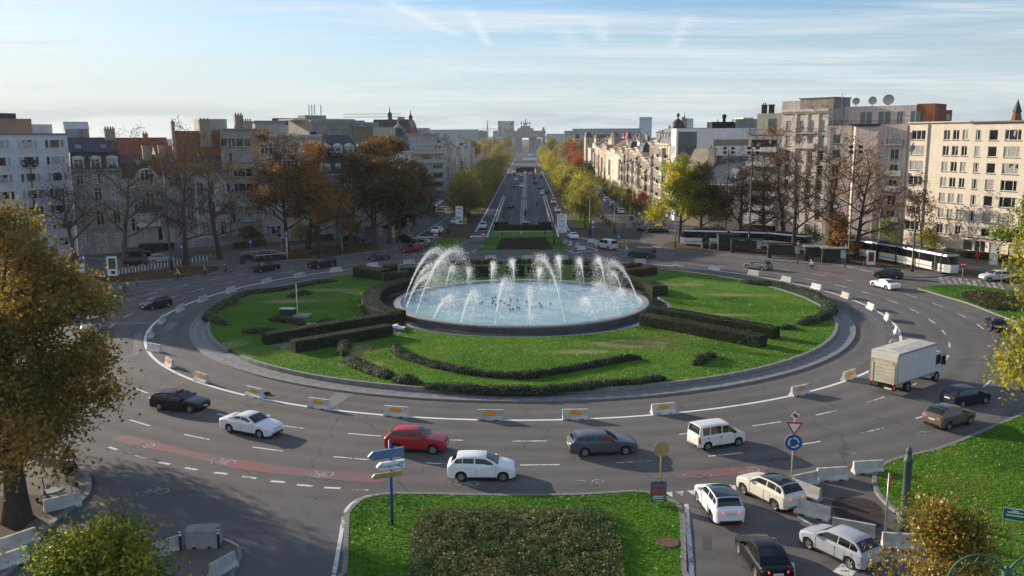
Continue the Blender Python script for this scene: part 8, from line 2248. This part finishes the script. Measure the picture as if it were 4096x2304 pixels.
for i,(x,y)in enumerate(((3305,1048),(3325,1050),(3345,1054),(3460,1072))):scooter(x,y,70+i*9,'%s hire scooter from the left by the bicycle shelters'%LWORD[i],(.02,.3,.18)if i%2 else(.05,.08,.1),group='hire scooters on the right')
for x,y,z,c,l in((212,1968,.13,M_conc,'pale round manhole cover under the huge chestnut'),(2670,2180,.15,mat('rust_iron',(.13,.07,.05),.8,.2,3),'rusty round manhole in the front lawn'),(4058,2068,.15,MATS['rust_iron'],'rusty round manhole in the right lawn')):
 g=G(x,y);mb=MB();mb.lathe([(.62,0),(.62,.035),(.55,.045),(.55,.03)],24);tag(mb.build('manhole_cover',c,None,(g.x,g.y,z)),l,'manhole cover')
g=G(1176,1268,.5);q=empty('utility_cabinet',(g.x,g.y,.5),R(-8));tag(q,'low green utility cabinet with pale lid on the left lawn','utility box');mb=MB();mb.box(-1.6,.1,-.5,.5,0,1.0);mb.build('body',M_dgreen,q);mb=MB();mb.box(-1.66,-.78,-.56,.56,1.0,1.07);mb.box(-.76,.16,-.56,.56,1.0,1.07);mb.build('lid',M_concl,q);mb=MB();mb.box(.15,2.0,-.9,.9,0,.35);mb.build('plinth',M_conc,q)
g=G(1192,1292,.5);q=empty('thin_mast',(g.x,g.y,.5));tag(q,'thin grey mast rising beside the green cabinet','mast');post(q,4.6,.06,M_concl);
g=G(1232,1300,.5);mb=MB();mb.box(-.9,.9,-.5,.5,0,.06);tag(mb.build('stone_slab',M_concl,None,(g.x,g.y,.55)),'pale stone slab on the lawn by the thin mast','slab')
g=G(1592,1320,.6);q=empty('rubbish_heap',(g.x,g.y,.62));tag(q,'small heap of white sheets beside the near left hedge end','rubbish')
for i in range(5):mb=MB();mb.box(-.5,.5,-.35,.35,0,.05,Matrix.Translation((random.uniform(-.5,.5),random.uniform(-.3,.3),.1+i*.1))@Matrix.Rotation(random.uniform(-.5,.5),4,'Y')@Matrix.Rotation(random.uniform(0,3),4,'Z'));mb.build('sheet',M_whitep if i else M_ochre,q)
g=G(1066,1578);mb=MB();mb.lathe([(.05,0),(.28,.06),(.22,.18),(.03,.26)],7);o=mb.build('black_bag',M_black,None,(g.x,g.y,.01));o.scale=(1.5,.7,1);tag(o,'small black rag lying behind a ring barrier at front left','rag')
q=sign('advert_panel','white hire bicycle terminal with red poster on the left verge',452,1106,15,.12,'advertising panel');panel(q,'case',-.75,.75,0,3.1,M_whitep,.15,.3);panel(q,'poster',-.5,.55,1.1,2.85,mat('red_poster',(.22,.02,.03),.5,.7,2,col2=(.10,.16,.05)),-.151,.01);panel(q,'screen',-.2,.4,.3,.8,M_ink,-.151,.01)
q=sign('advert_panel','tall metro entrance panel with an orange poster and round M sign',1138,1038,5,.12,'advertising panel');post(q,5.0,.08,M_whitep,'pole',.55);panel(q,'case',-.45,.42,.9,3.8,M_metal,.05,.1);panel(q,'poster',-.38,.36,1.0,2.5,mat('orange_poster',(.45,.10,.03),.5,.6,2,col2=(.10,.03,.02)),-.051,.01);panel(q,'dark_poster',-.38,.36,2.55,3.7,M_ink,-.051,.01);disc(q,'blue_disc',.42,4.55,M_bluep,-.05,20,.03,.55);lettering(q,'M',.5,(.55,-.085,4.55),M_whitep)
q=sign('advert_panel','white advertising panel with black poster beside the tram',3482,1062,-8,.12,'advertising panel');panel(q,'case',-.7,.7,0,2.4,M_whitep,.1,.2);panel(q,'poster',-.42,.42,.6,2.1,mat('black_poster',(.02,.015,.02),.5,.8,2,col2=(.25,.02,.03)),-.101,.01)
dm=MB();dm.extr([(-.1,0),(.1,0),(.06,.85),(-.02,.9)],-.1,.1);DOCK=dm.mesh('dock_body',M_whitep);rngd=random.Random(4)
bt=MB()
for xx in(-.52,.52):bt.tube([(xx+.33*math.cos(R(a)),0,.34+.33*math.sin(R(a)))for a in range(0,361,30)],.025,4)
BWH=bt.mesh('wheels',M_rubber)
bt=MB();bt.tube([(-.52,0,.34),(-.2,0,.8),(.4,0,.78),(-.05,0,.32),(-.52,0,.34)],.025,4);bt.tube([(.4,0,.78),(.52,0,.34)],.025,4);bt.tube([(.4,0,.78),(.36,0,1.0),(.42,.25,1.02)],.02,4);bt.tube([(.36,0,1.0),(.42,-.25,1.02)],.02,4);bt.tube([(-.05,0,.32),(-.25,0,.95)],.02,4);bt.box(-.4,-.12,-.07,.07,.93,.99)
BFR=bt.mesh('frame',mat('bicycle_paint',(1,1,1),.4,0,objcol=True))
def bicycle(loc,rz,color,label,group=None,basket=False):
 q=empty('bicycle',loc,rz);tag(q,label,'bicycle',group);new('wheels',BWH,q);new('frame',BFR,q,color=color)
 if basket:mb=MB();mb.box(.42,.72,-.18,.18,.78,1.0);mb.build('basket',M_yellowp,q)
 return q
for i in range(26):
 t=i/20;x,y=(lerp(478,735,t),lerp(1100,1058,t))if i<21 else(lerp(770,828,(i-21)/4),lerp(1050,1044,(i-21)/4))
 g=G(x,y);q=empty('bicycle_dock',(g.x,g.y,.12),R(-60));tag(q,'%s white hire bicycle dock in the long row on the left verge'%LWORD[i],'bicycle dock','hire bicycle docks');new('dock_body',DOCK,q)
 if i%3!=1 or i>13:bicycle((g.x+.3,g.y+.9,.13),R(100+rngd.uniform(-6,6)),(.6,.42,.04)if i%2 else(.35,.33,.3),'%s hire bicycle from the left in the row of docks'%LWORD[i],'hire bicycles in the docks',False)
def stairwell(x0,y0,x1,y1,depth,label):
 a,b2=G(x0,y0),G(x1,y1);d=b2-a;L_=d.length;q=empty('metro_entrance',(a.x,a.y,.12),math.atan2(d.y,d.x));tag(q,label,'metro entrance');
 mb=MB();mb.face((.1,.1,.02),(L_-.1,.1,.02),(L_-.1,depth-.1,.02),(.1,depth-.1,.02));mb.build('stair_opening',M_dark,q)
 mb=MB()
 for(xa,ya,xb,yb)in((0,0,L_,0),(L_,0,L_,depth),(0,depth,L_,depth)):mb.box(min(xa,xb)-.12,max(xa,xb)+.12,min(ya,yb)-.12,max(ya,yb)+.12,0,.55)
 mb.build('low_wall',M_dark,q);mb=MB()
 for(xa,ya,xb,yb)in((0,0,L_,0),(L_,0,L_,depth),(0,depth,L_,depth)):
  mb.tube([(xa,ya,1.15),(xb,yb,1.15)],.06,5);n=max(1,int(math.hypot(xb-xa,yb-ya)/2.2))
  for k in range(n+1):mb.tube([(lerp(xa,xb,k/n),lerp(ya,yb,k/n),.5),(lerp(xa,xb,k/n),lerp(ya,yb,k/n),1.15)],.04,4)
 mb.build('railing',M_concl,q);mb=MB()
 for k in(.3,.5,.7):mb.tube([(L_*k,depth*.3,.1),(L_*k-.6,depth*.3,.9),(L_*k-1.6,depth*.3,1.0)],.05,5)
 mb.build('handrail',M_metal,q)
stairwell(1020,1052,1142,1040,6,'metro stairs with grey railings on the left pavement');stairwell(2588,935,2672,932,5,'metro stairs with low railing on the right pavement')
def shelter(x,y,rz,w,label,m):
 g=G(x,y);q=empty('bus_shelter',(g.x,g.y,.12),R(rz));tag(q,label,'bus shelter','shelters at the tram stop')
 for xx in(-w/2,w/2):post(q,2.5,.05,M_dgreen,'post',xx,.9);post(q,2.5,.05,M_dgreen,'post',xx,-.5)
 mb=MB();mb.extr([(-.75,2.5),(.95,2.56),(.95,2.64),(0,2.66),(-.75,2.58)],-w/2-.3,w/2+.3);mb.build('roof',m,q);mb=MB();mb.box(-w/2,w/2,.9,.93,.5,2.2);mb.build('glass_wall',mat('shelter_glass',(.05,.06,.06),.1,.1),q)
 mb=MB();mb.box(w/2-.9,w/2-.1,-.1,0,.8,2.2);mb.build('timetable',mat('pale_blue_board',(.42,.55,.58),.4,.1),q);mb=MB();mb.box(-w/4,w/4,.3,.7,.42,.48);mb.build('bench',M_dark,q);mb=MB();mb.box(-w/2-.1,-w/2+.5,-.5,.3,.05,2.3);mb.build('side_panel',M_trim,q)
shelter(2985,1014,-7,5.5,'left dark bus shelter with pale blue timetable',M_trim);shelter(3135,1034,-8,5.5,'right dark bus shelter with pale blue timetable',M_trim);shelter(3262,1046,-8,3.6,'curved roofed bicycle shelter left of the tram trees',mat('curved_roof',(.27,.26,.23),.6,.1));shelter(3335,1054,-8,3.9,'curved roofed bicycle shelter right beside the tram trees',MATS['curved_roof'])
g=G(2915,1005);q=empty('kiosk',(g.x,g.y+1,.12),R(-6));tag(q,'dark green flat roofed kiosk left of the bus shelters','kiosk');mb=MB();mb.box(-1.9,1.9,-1.2,1.2,0,2.9);mb.build('body',mat('kiosk_green',(.012,.026,.018),.6,.2,2),q);mb=MB();mb.box(-2.1,2.1,-1.4,1.4,2.9,3.12);mb.build('roof',M_trim,q)
for xx in(-.95,.95):mb=MB();mb.box(xx-.9,xx+.9,-1.24,-1.205,.15,2.7);mb.build('panel',MATS['kiosk_green'],q)
GBN='waste bins on the right side'
for x,y,c,z,l in((2822,995,M_dgreen,.12,'green waste container with white label left of the kiosk'),(2852,998,mat('grey_bin',(.07,.075,.085),.5,.1),.12,'grey waste container left of the kiosk'),(2512,880,M_yellowp,.1,'yellow wheelie bin on the right pavement'),(2525,882,M_bluep,.1,'blue wheelie bin on the right pavement'),(2440,828,M_yellowp,.1,'yellow bin beside the parked cars'),(972,1058,M_dgreen,.12,'green litter bin near the cyclists'),(1268,1018,M_black,.12,'black litter bin under the orange trees'),(1793,938,M_black,.11,'dark litter bin at the left avenue verge')):
 g=G(x,y);q=empty('waste_bin',(g.x,g.y,z));tag(q,l,'waste bin',GBN if x>2400 else None);s=.75 if 2800<x<2900 else .42;mb=MB();mb.extr([(-s*.8,0),(s*.8,0),(s,1.05),(-s,1.05)],-s,s);mb.build('body',c,q);mb=MB();mb.box(-s-.04,s+.04,-s-.06,s+.06,1.05,1.15);mb.build('lid',c,q)
g=G(3908,1052);q=empty('fire_hydrant',(g.x,g.y,.04));tag(q,'tall red hydrant post in front of the cream block hedge','hydrant');mb=MB();mb.lathe([(.2,0),(.12,.1),(.12,1.0),(.3,1.1),(.3,1.7),(.1,1.85)],10);mb.build('body',M_redp,q);mb=MB();mb.lathe([(.1,-.42),(.1,.42)],8,Matrix.Translation((0,0,1.35))@Matrix.Rotation(R(90),4,'Y'));mb.build('outlet',M_redp,q)
q=sign('info_board','small white board on the pavement right of the red hydrant',3972,1062,0,.04);panel(q,'board',-.7,.7,.1,2.0,M_whitep,.05,.1)
for x,l in((3450,'left white flagpole before the pink building'),(3478,'middle white flagpole before the pink building'),(3512,'right flagpole with blue white flag before the pink building')):
 g=G(x,1000);q=empty('flagpole',(g.x,g.y,.12));tag(q,l,'flagpole','flagpoles by the tram');h=ZAT(x,880 if x<3500 else 835,g.y);post(q,h,.06,M_whitep)
 if x>3500:mb=MB();mb.face((.06,0,h-1.6),(.5,.1,h-1.9),(.55,.1,h-.4),(.06,0,h-.2));mb.build('flag',mat('flag_blue',(.2,.22,.45),.8,.4,2),q)
g=AV(262,33);q=empty('flag',(g.x,g.y,.1));tag(q,'orange red flag in the right front gardens','flag');post(q,5.5,.05,M_whitep);mb=MB();mb.face((.05,0,2.8),(.7,.1,2.9),(.6,.1,5.2),(.05,0,5.4));mb.build('cloth',mat('flag_orange',(.5,.06,.02),.8,.2),q)
q=sign('street_light','curved arm street light at the start of the left ramp wall',2018,797,0);post(q,9,.1,M_metal);mb=MB();mb.tube([(0,0,9),(.6,0,10.2),(2,0,10.8),(5,0,11)],.08,5);mb.box(4.4,5.6,-.15,.15,10.85,11.05);mb.build('arm',M_metal,q)
# ================================================================== people, statue
M_skin=mat('skin',(.42,.27,.20),.6,.05);M_hair=mat('hair',(.02,.015,.012),.8,.1);M_cloth=mat('clothing',(1,1,1),.9,0,objcol=True);M_trou=mat('trousers',(.03,.033,.045),.9,.2,4);M_shoe=mat('shoes',(.02,.02,.02),.7,.1)
BODY={}
def body_mesh(pose):
 """one continuous skinned figure"""
 if pose in BODY:return BODY[pose]
 V,E,Rr=[],[],[]
 def add(p,r_,par=None):
  V.append(p);Rr.append(r_);i=len(V)-1
  if par is not None:E.append((par,i))
  return i
 if pose in('stand','statue','walk'):
  st=.22 if pose=='walk' else .04
  pel=add((0,0,.95),(.15,.11));ch=add((0,0,1.30),(.17,.11),add((0,0,1.12),(.14,.10),pel));nk=add((0,.0,1.52),(.055,.055),add((0,0,1.45),(.12,.08),ch));hd=add((0,.02,1.66),(.095,.10),nk);add((0,.015,1.74),(.07,.08),hd)
  for s in(1,-1):
   hp=add((s*.10,0,.88),(.09,.09),pel);kn=add((s*.11,.5*s*st+.03,.50),(.065,.065),hp);an=add((s*.11,s*st-.02,.09),(.04,.04),kn);add((s*.12,s*st+.13,.04),(.04,.03),an)
   sh=add((s*.20,0,1.42),(.065,.065),ch)
   if pose=='statue':el=add((s*.30,-.06,1.16),(.055,.055),sh);add((s*.16,-.15,.98),(.045,.045),el)
   else:el=add((s*.25,-s*st*.4,1.15),(.048,.048),sh);wr=add((s*.25,-s*st*.8+.08,.92),(.035,.035),el);add((s*.25,-s*st*.9+.1,.82),(.035,.025),wr)
 else:
  z0=.95 if pose=='ride' else .82
  pel=add((0,-.25,z0),(.14,.11));ch=add((0,.0,z0+.36),(.16,.11),add((0,-.14,z0+.18),(.13,.10),pel));nk=add((0,.10,z0+.54),(.055,.055),add((0,.05,z0+.47),(.11,.08),ch));hd=add((0,.17,z0+.67),(.10,.11),nk);add((0,.16,z0+.76),(.08,.09),hd)
  for s in(1,-1):
   hp=add((s*.10,-.2,z0-.03),(.09,.09),pel);kn=add((s*.13,.16,z0-.22+s*.1),(.065,.065),hp);an=add((s*.12,-.0,.32+s*.12),(.04,.04),kn);add((s*.12,.13,.28+s*.12),(.035,.03),an)
   sh=add((s*.19,.03,z0+.44),(.06,.06),ch);el=add((s*.27,.22,z0+.22),(.045,.045),sh);wr=add((s*.24,.44,z0+.12),(.035,.035),el);add((s*.22,.5,z0+.11),(.035,.03),wr)
 me=bpy.data.meshes.new('sk');me.from_pydata(V,E,[]);o=bpy.data.objects.new('sk',me);COL.objects.link(o)
 m=o.modifiers.new('s','SKIN');m.use_smooth_shade=True
 for i,q in enumerate(me.skin_vertices[0].data):q.radius=Rr[i];q.use_root=i==0
 o.modifiers.new('d','SUBSURF').levels=1
 dg=bpy.context.evaluated_depsgraph_get();out=bpy.data.meshes.new_from_object(o.evaluated_get(dg));out.name='body';bpy.data.objects.remove(o)
 for mm in(M_cloth,M_trou,M_skin,M_hair,M_shoe):out.materials.append(mm)
 hz={'stand':1.55,'walk':1.55,'statue':9}.get(pose,1.5 if pose=='ride' else 1.37);lz={'stand':.93,'walk':.93,'statue':-9}.get(pose,.93 if pose=='ride' else .8)
 for p in out.polygons:
  c=p.center;k=0
  if c.z>hz:k=3 if(c.z>hz+.19 or c.y<(.0 if pose in('stand','walk')else .15))else 2
  elif pose in('stand','walk')and abs(c.x)>.2 and c.z<.90:k=2
  elif c.z<.1:k=4
  elif c.z<lz and(abs(c.x)<.2 or pose in('stand','walk')):k=1
  p.material_index=0 if pose=='statue' else k
 BODY[pose]=out;return out
def person(x,y,rz,pose,color,label,group=None,z=.1,dx=0,helmet=None,name='person'):
 g=G(x,y);o=new(name,body_mesh(pose),None,(g.x+dx,g.y,z),(0,0,R(rz)),color);tag(o,label,'person',group)
 if helmet:mb=MB();hz=1.60 if pose=='ride' else 1.47;mb.lathe([(.13,hz),(.135,hz+.07),(.10,hz+.17),(.03,hz+.2)],10,Matrix.Translation((0,.17,0)));mb.build('helmet',mat('helmet_%s'%helmet[0],helmet[1],.4,.05),o)
 return o
def rider(x,y,head,jacket,blabel,plabel,helmet,frame=(.05,.05,.06),box=False):
 g=G(x,y);a=R(head);bicycle((g.x,g.y,.01),a,frame,blabel,None)
 person(x,y,head-90,'ride',jacket,plabel,None,.01,0,helmet)
rider(715,1122,192,(.35,.80,.02),'bicycle under the rider in the bright yellow jacket','person in a bright yellow jacket cycling past the left verge',('white',(.5,.5,.5)))
rider(824,1108,195,(.22,.28,.40),'bicycle of the rider with yellow helmet','person in grey blue with a yellow helmet cycling at back left',('yellow',(.75,.5,.02)))
rider(903,1099,190,(.05,.055,.06),'cargo bicycle behind the yellow helmeted rider','person in dark clothes with a green helmet cycling at back left',('green',(.3,.75,.05)))
rider(502,1186,15,(.05,.06,.12),'bicycle at the tip of the small left lawn','person in dark blue cycling at the tip of the small left lawn',('dark',(.03,.03,.04)))
rider(3247,1082,172,(.60,.60,.62),'bicycle ridden beside the right hand bus shelters','person in a white shirt cycling beside the bicycle shelters',('pale',(.55,.53,.5)))
rider(2496,918,92,(.06,.08,.12),'bicycle riding away along the right street','person in dark blue cycling away along the right street',('black',(.02,.02,.02)))
rider(2274,940,80,(.45,.45,.45),'bicycle behind the white direction board','person in pale clothes with a bicycle behind the white coupe',('black',(.02,.02,.02)))
def moto(x,y,head,label,plabel):
 g=G(x,y);z=0
 for _ in range(4):z=ramp_z(g.y);g=G(x,y,z)
 q=empty('motorcycle',(g.x,g.y,z+.01),head);tag(q,label,'motorcycle')
 for xx in(-.7,.7):mb=MB();mb.lathe([(.2,-.07),(.3,-.07),(.3,.07),(.2,.07)],14,Matrix.Translation((xx,0,.3))@Matrix.Rotation(R(90),4,'X'));mb.build('wheel',M_rubber,q)
 mb=MB();mb.tube([(-.85,0,.75),(-.2,0,.72),(.25,0,.9),(.55,0,.85)],[.12,.16,.2,.1],8);mb.box(-.3,.35,-.16,.16,.25,.65);mb.build('body',M_trim,q,smooth=True);mb=MB();mb.tube([(.7,0,.3),(.45,0,1.0),(.38,.35,1.05)],.035,5);mb.tube([(.45,0,1.0),(.38,-.35,1.05)],.03,5);mb.box(.55,.72,-.1,.1,.75,.92);mb.build('fork',M_metal,q)
 o=new('person',body_mesh('moto'),None,(g.x,g.y,z+.01),(0,0,head-math.pi/2),(.03,.03,.035));tag(o,plabel,'person');mb=MB();mb.lathe([(.14,1.36),(.16,1.5),(.12,1.64),(.03,1.68)],10,Matrix.Translation((0,.17,0)));mb.build('helmet',M_black,o)
moto(2046,808,AV_A+math.pi,'motorcycle with headlight coming up the avenue ramp','person in black riding the oncoming motorcycle');moto(2146,826,AV_A,'motorcycle driving away down the avenue ramp','person in black riding the departing motorcycle')
rp=random.Random(6);PC=[(.03,.03,.035),(.05,.05,.06),(.5,.48,.45),(.06,.07,.10),(.22,.05,.04),(.55,.53,.5),(.10,.08,.06),(.02,.02,.02)]
GC1,GC2='people waiting at the bus stop pavement','people round the right metro entrance'
AD=['dark coat','grey black jacket','pale jacket','navy coat','dark red top','white jacket','brown coat','black coat']
for i in range(16):
 x=2385+i*3.6;y=lerp(868,908,(x-2385)/55)+rp.uniform(-8,3);person(x,y,rp.uniform(0,360),rp.choice(['stand','walk']),PC[i%8],'person in a %s, %s from the left end of the bus stop crowd'%(AD[i%8],LWORD[i]),GC1,.02)
for i in range(18):
 x=2535+i*7.4;person(x,rp.uniform(908,925),rp.uniform(0,360),rp.choice(['stand','walk']),PC[(i*3)%8],'person in a %s, %s from the left near the right metro stairs'%(AD[(i*3)%8],LWORD[i]),GC2,.1)
for i in range(3):person(1755+i*9,855,180,'walk',PC[i],'%s of three people walking on the left avenue pavement'%LWORD[i],'three walkers on the left',.12)
person(2086,941,90,'walk',(.02,.02,.02),'person in black top and white trousers walking before the statue',None,.11).data=(lambda m:(m.materials.__setitem__(1,M_whitep),m)[1])(body_mesh('walk').copy())
person(1757,948,90,'walk',(.03,.03,.03),'person crossing the zebra in front of the white two tone car',None,.02);person(1648,930,0,'walk',(.1,.1,.12),'person walking on the pavement by the left corner');person(2640,926,0,'stand',(.5,.12,.03),'person in an orange jacket at the metro stairs',None,.1)
g=G(2102,928);g=AV(203.2,.6);q=empty('statue_plinth',(g.x,g.y,.1));tag(q,'dark stone plinth with a pale top slab carrying the statue','plinth');mb=MB();mb.extr([(-.6,0),(.6,0),(.5,.3),(.5,1.75),(-.5,1.75),(-.5,.3)],-.7,.7);mb.build('base',mat('dark_plinth',(.035,.035,.038),.6,.2),q);mb=MB();mb.box(-.95,.95,-.7,.7,1.75,1.95);mb.build('top_slab',M_concl,q)
o=new('bronze_statue',body_mesh('statue').copy(),None,(g.x,g.y,2.05),(0,0,0));o.scale=(1.75,1.75,1.65);o.data.materials[0]=mat('dark_bronze',(.012,.012,.013),.45,.2,3);tag(o,'dark bronze statue of a standing figure with hands behind the back','statue')
mb=MB();mb.lathe([(.13,1.72),(.17,1.78),(.10,1.83)],10,Matrix.Translation((0,.02,0)));mb.build('beret',MATS['dark_bronze'],o)
hedge('clipped_hedge','low dark hedge screen across the ramp end behind the statue',[AV(202.2,-6.7),AV(202.2,6.7)],1.3,1.25,.3,18,M_yew,M_yewcore,.05,0,None,.1,90)
for s in(-1,1):hedge('clipped_hedge','taller dark hedge block on the %s end of the hedge screen'%('left' if s<0 else 'right'),[AV(203.6,s*6.7),AV(203.6,s*3.6)],1.3,1.8,.3,18,M_yew,M_yewcore,.05,0,None,.1,92+s)
# ================================================================== air
def haze():
 mb=MB();mb.box(-3200,3200,-120,3300,-6,62)
 m=bpy.data.materials.new('haze_air');m.use_nodes=True;nt=m.node_tree;nt.nodes.clear()
 v=nt.nodes.new('ShaderNodeVolumePrincipled');v.inputs['Color'].default_value=(.86,.92,1,1);v.inputs['Density'].default_value=.000065;v.inputs['Anisotropy'].default_value=.35
 o=nt.nodes.new('ShaderNodeOutputMaterial');nt.links.new(v.outputs[0],o.inputs['Volume'])
 tag(mb.build('haze',m),kind='stuff')
haze()
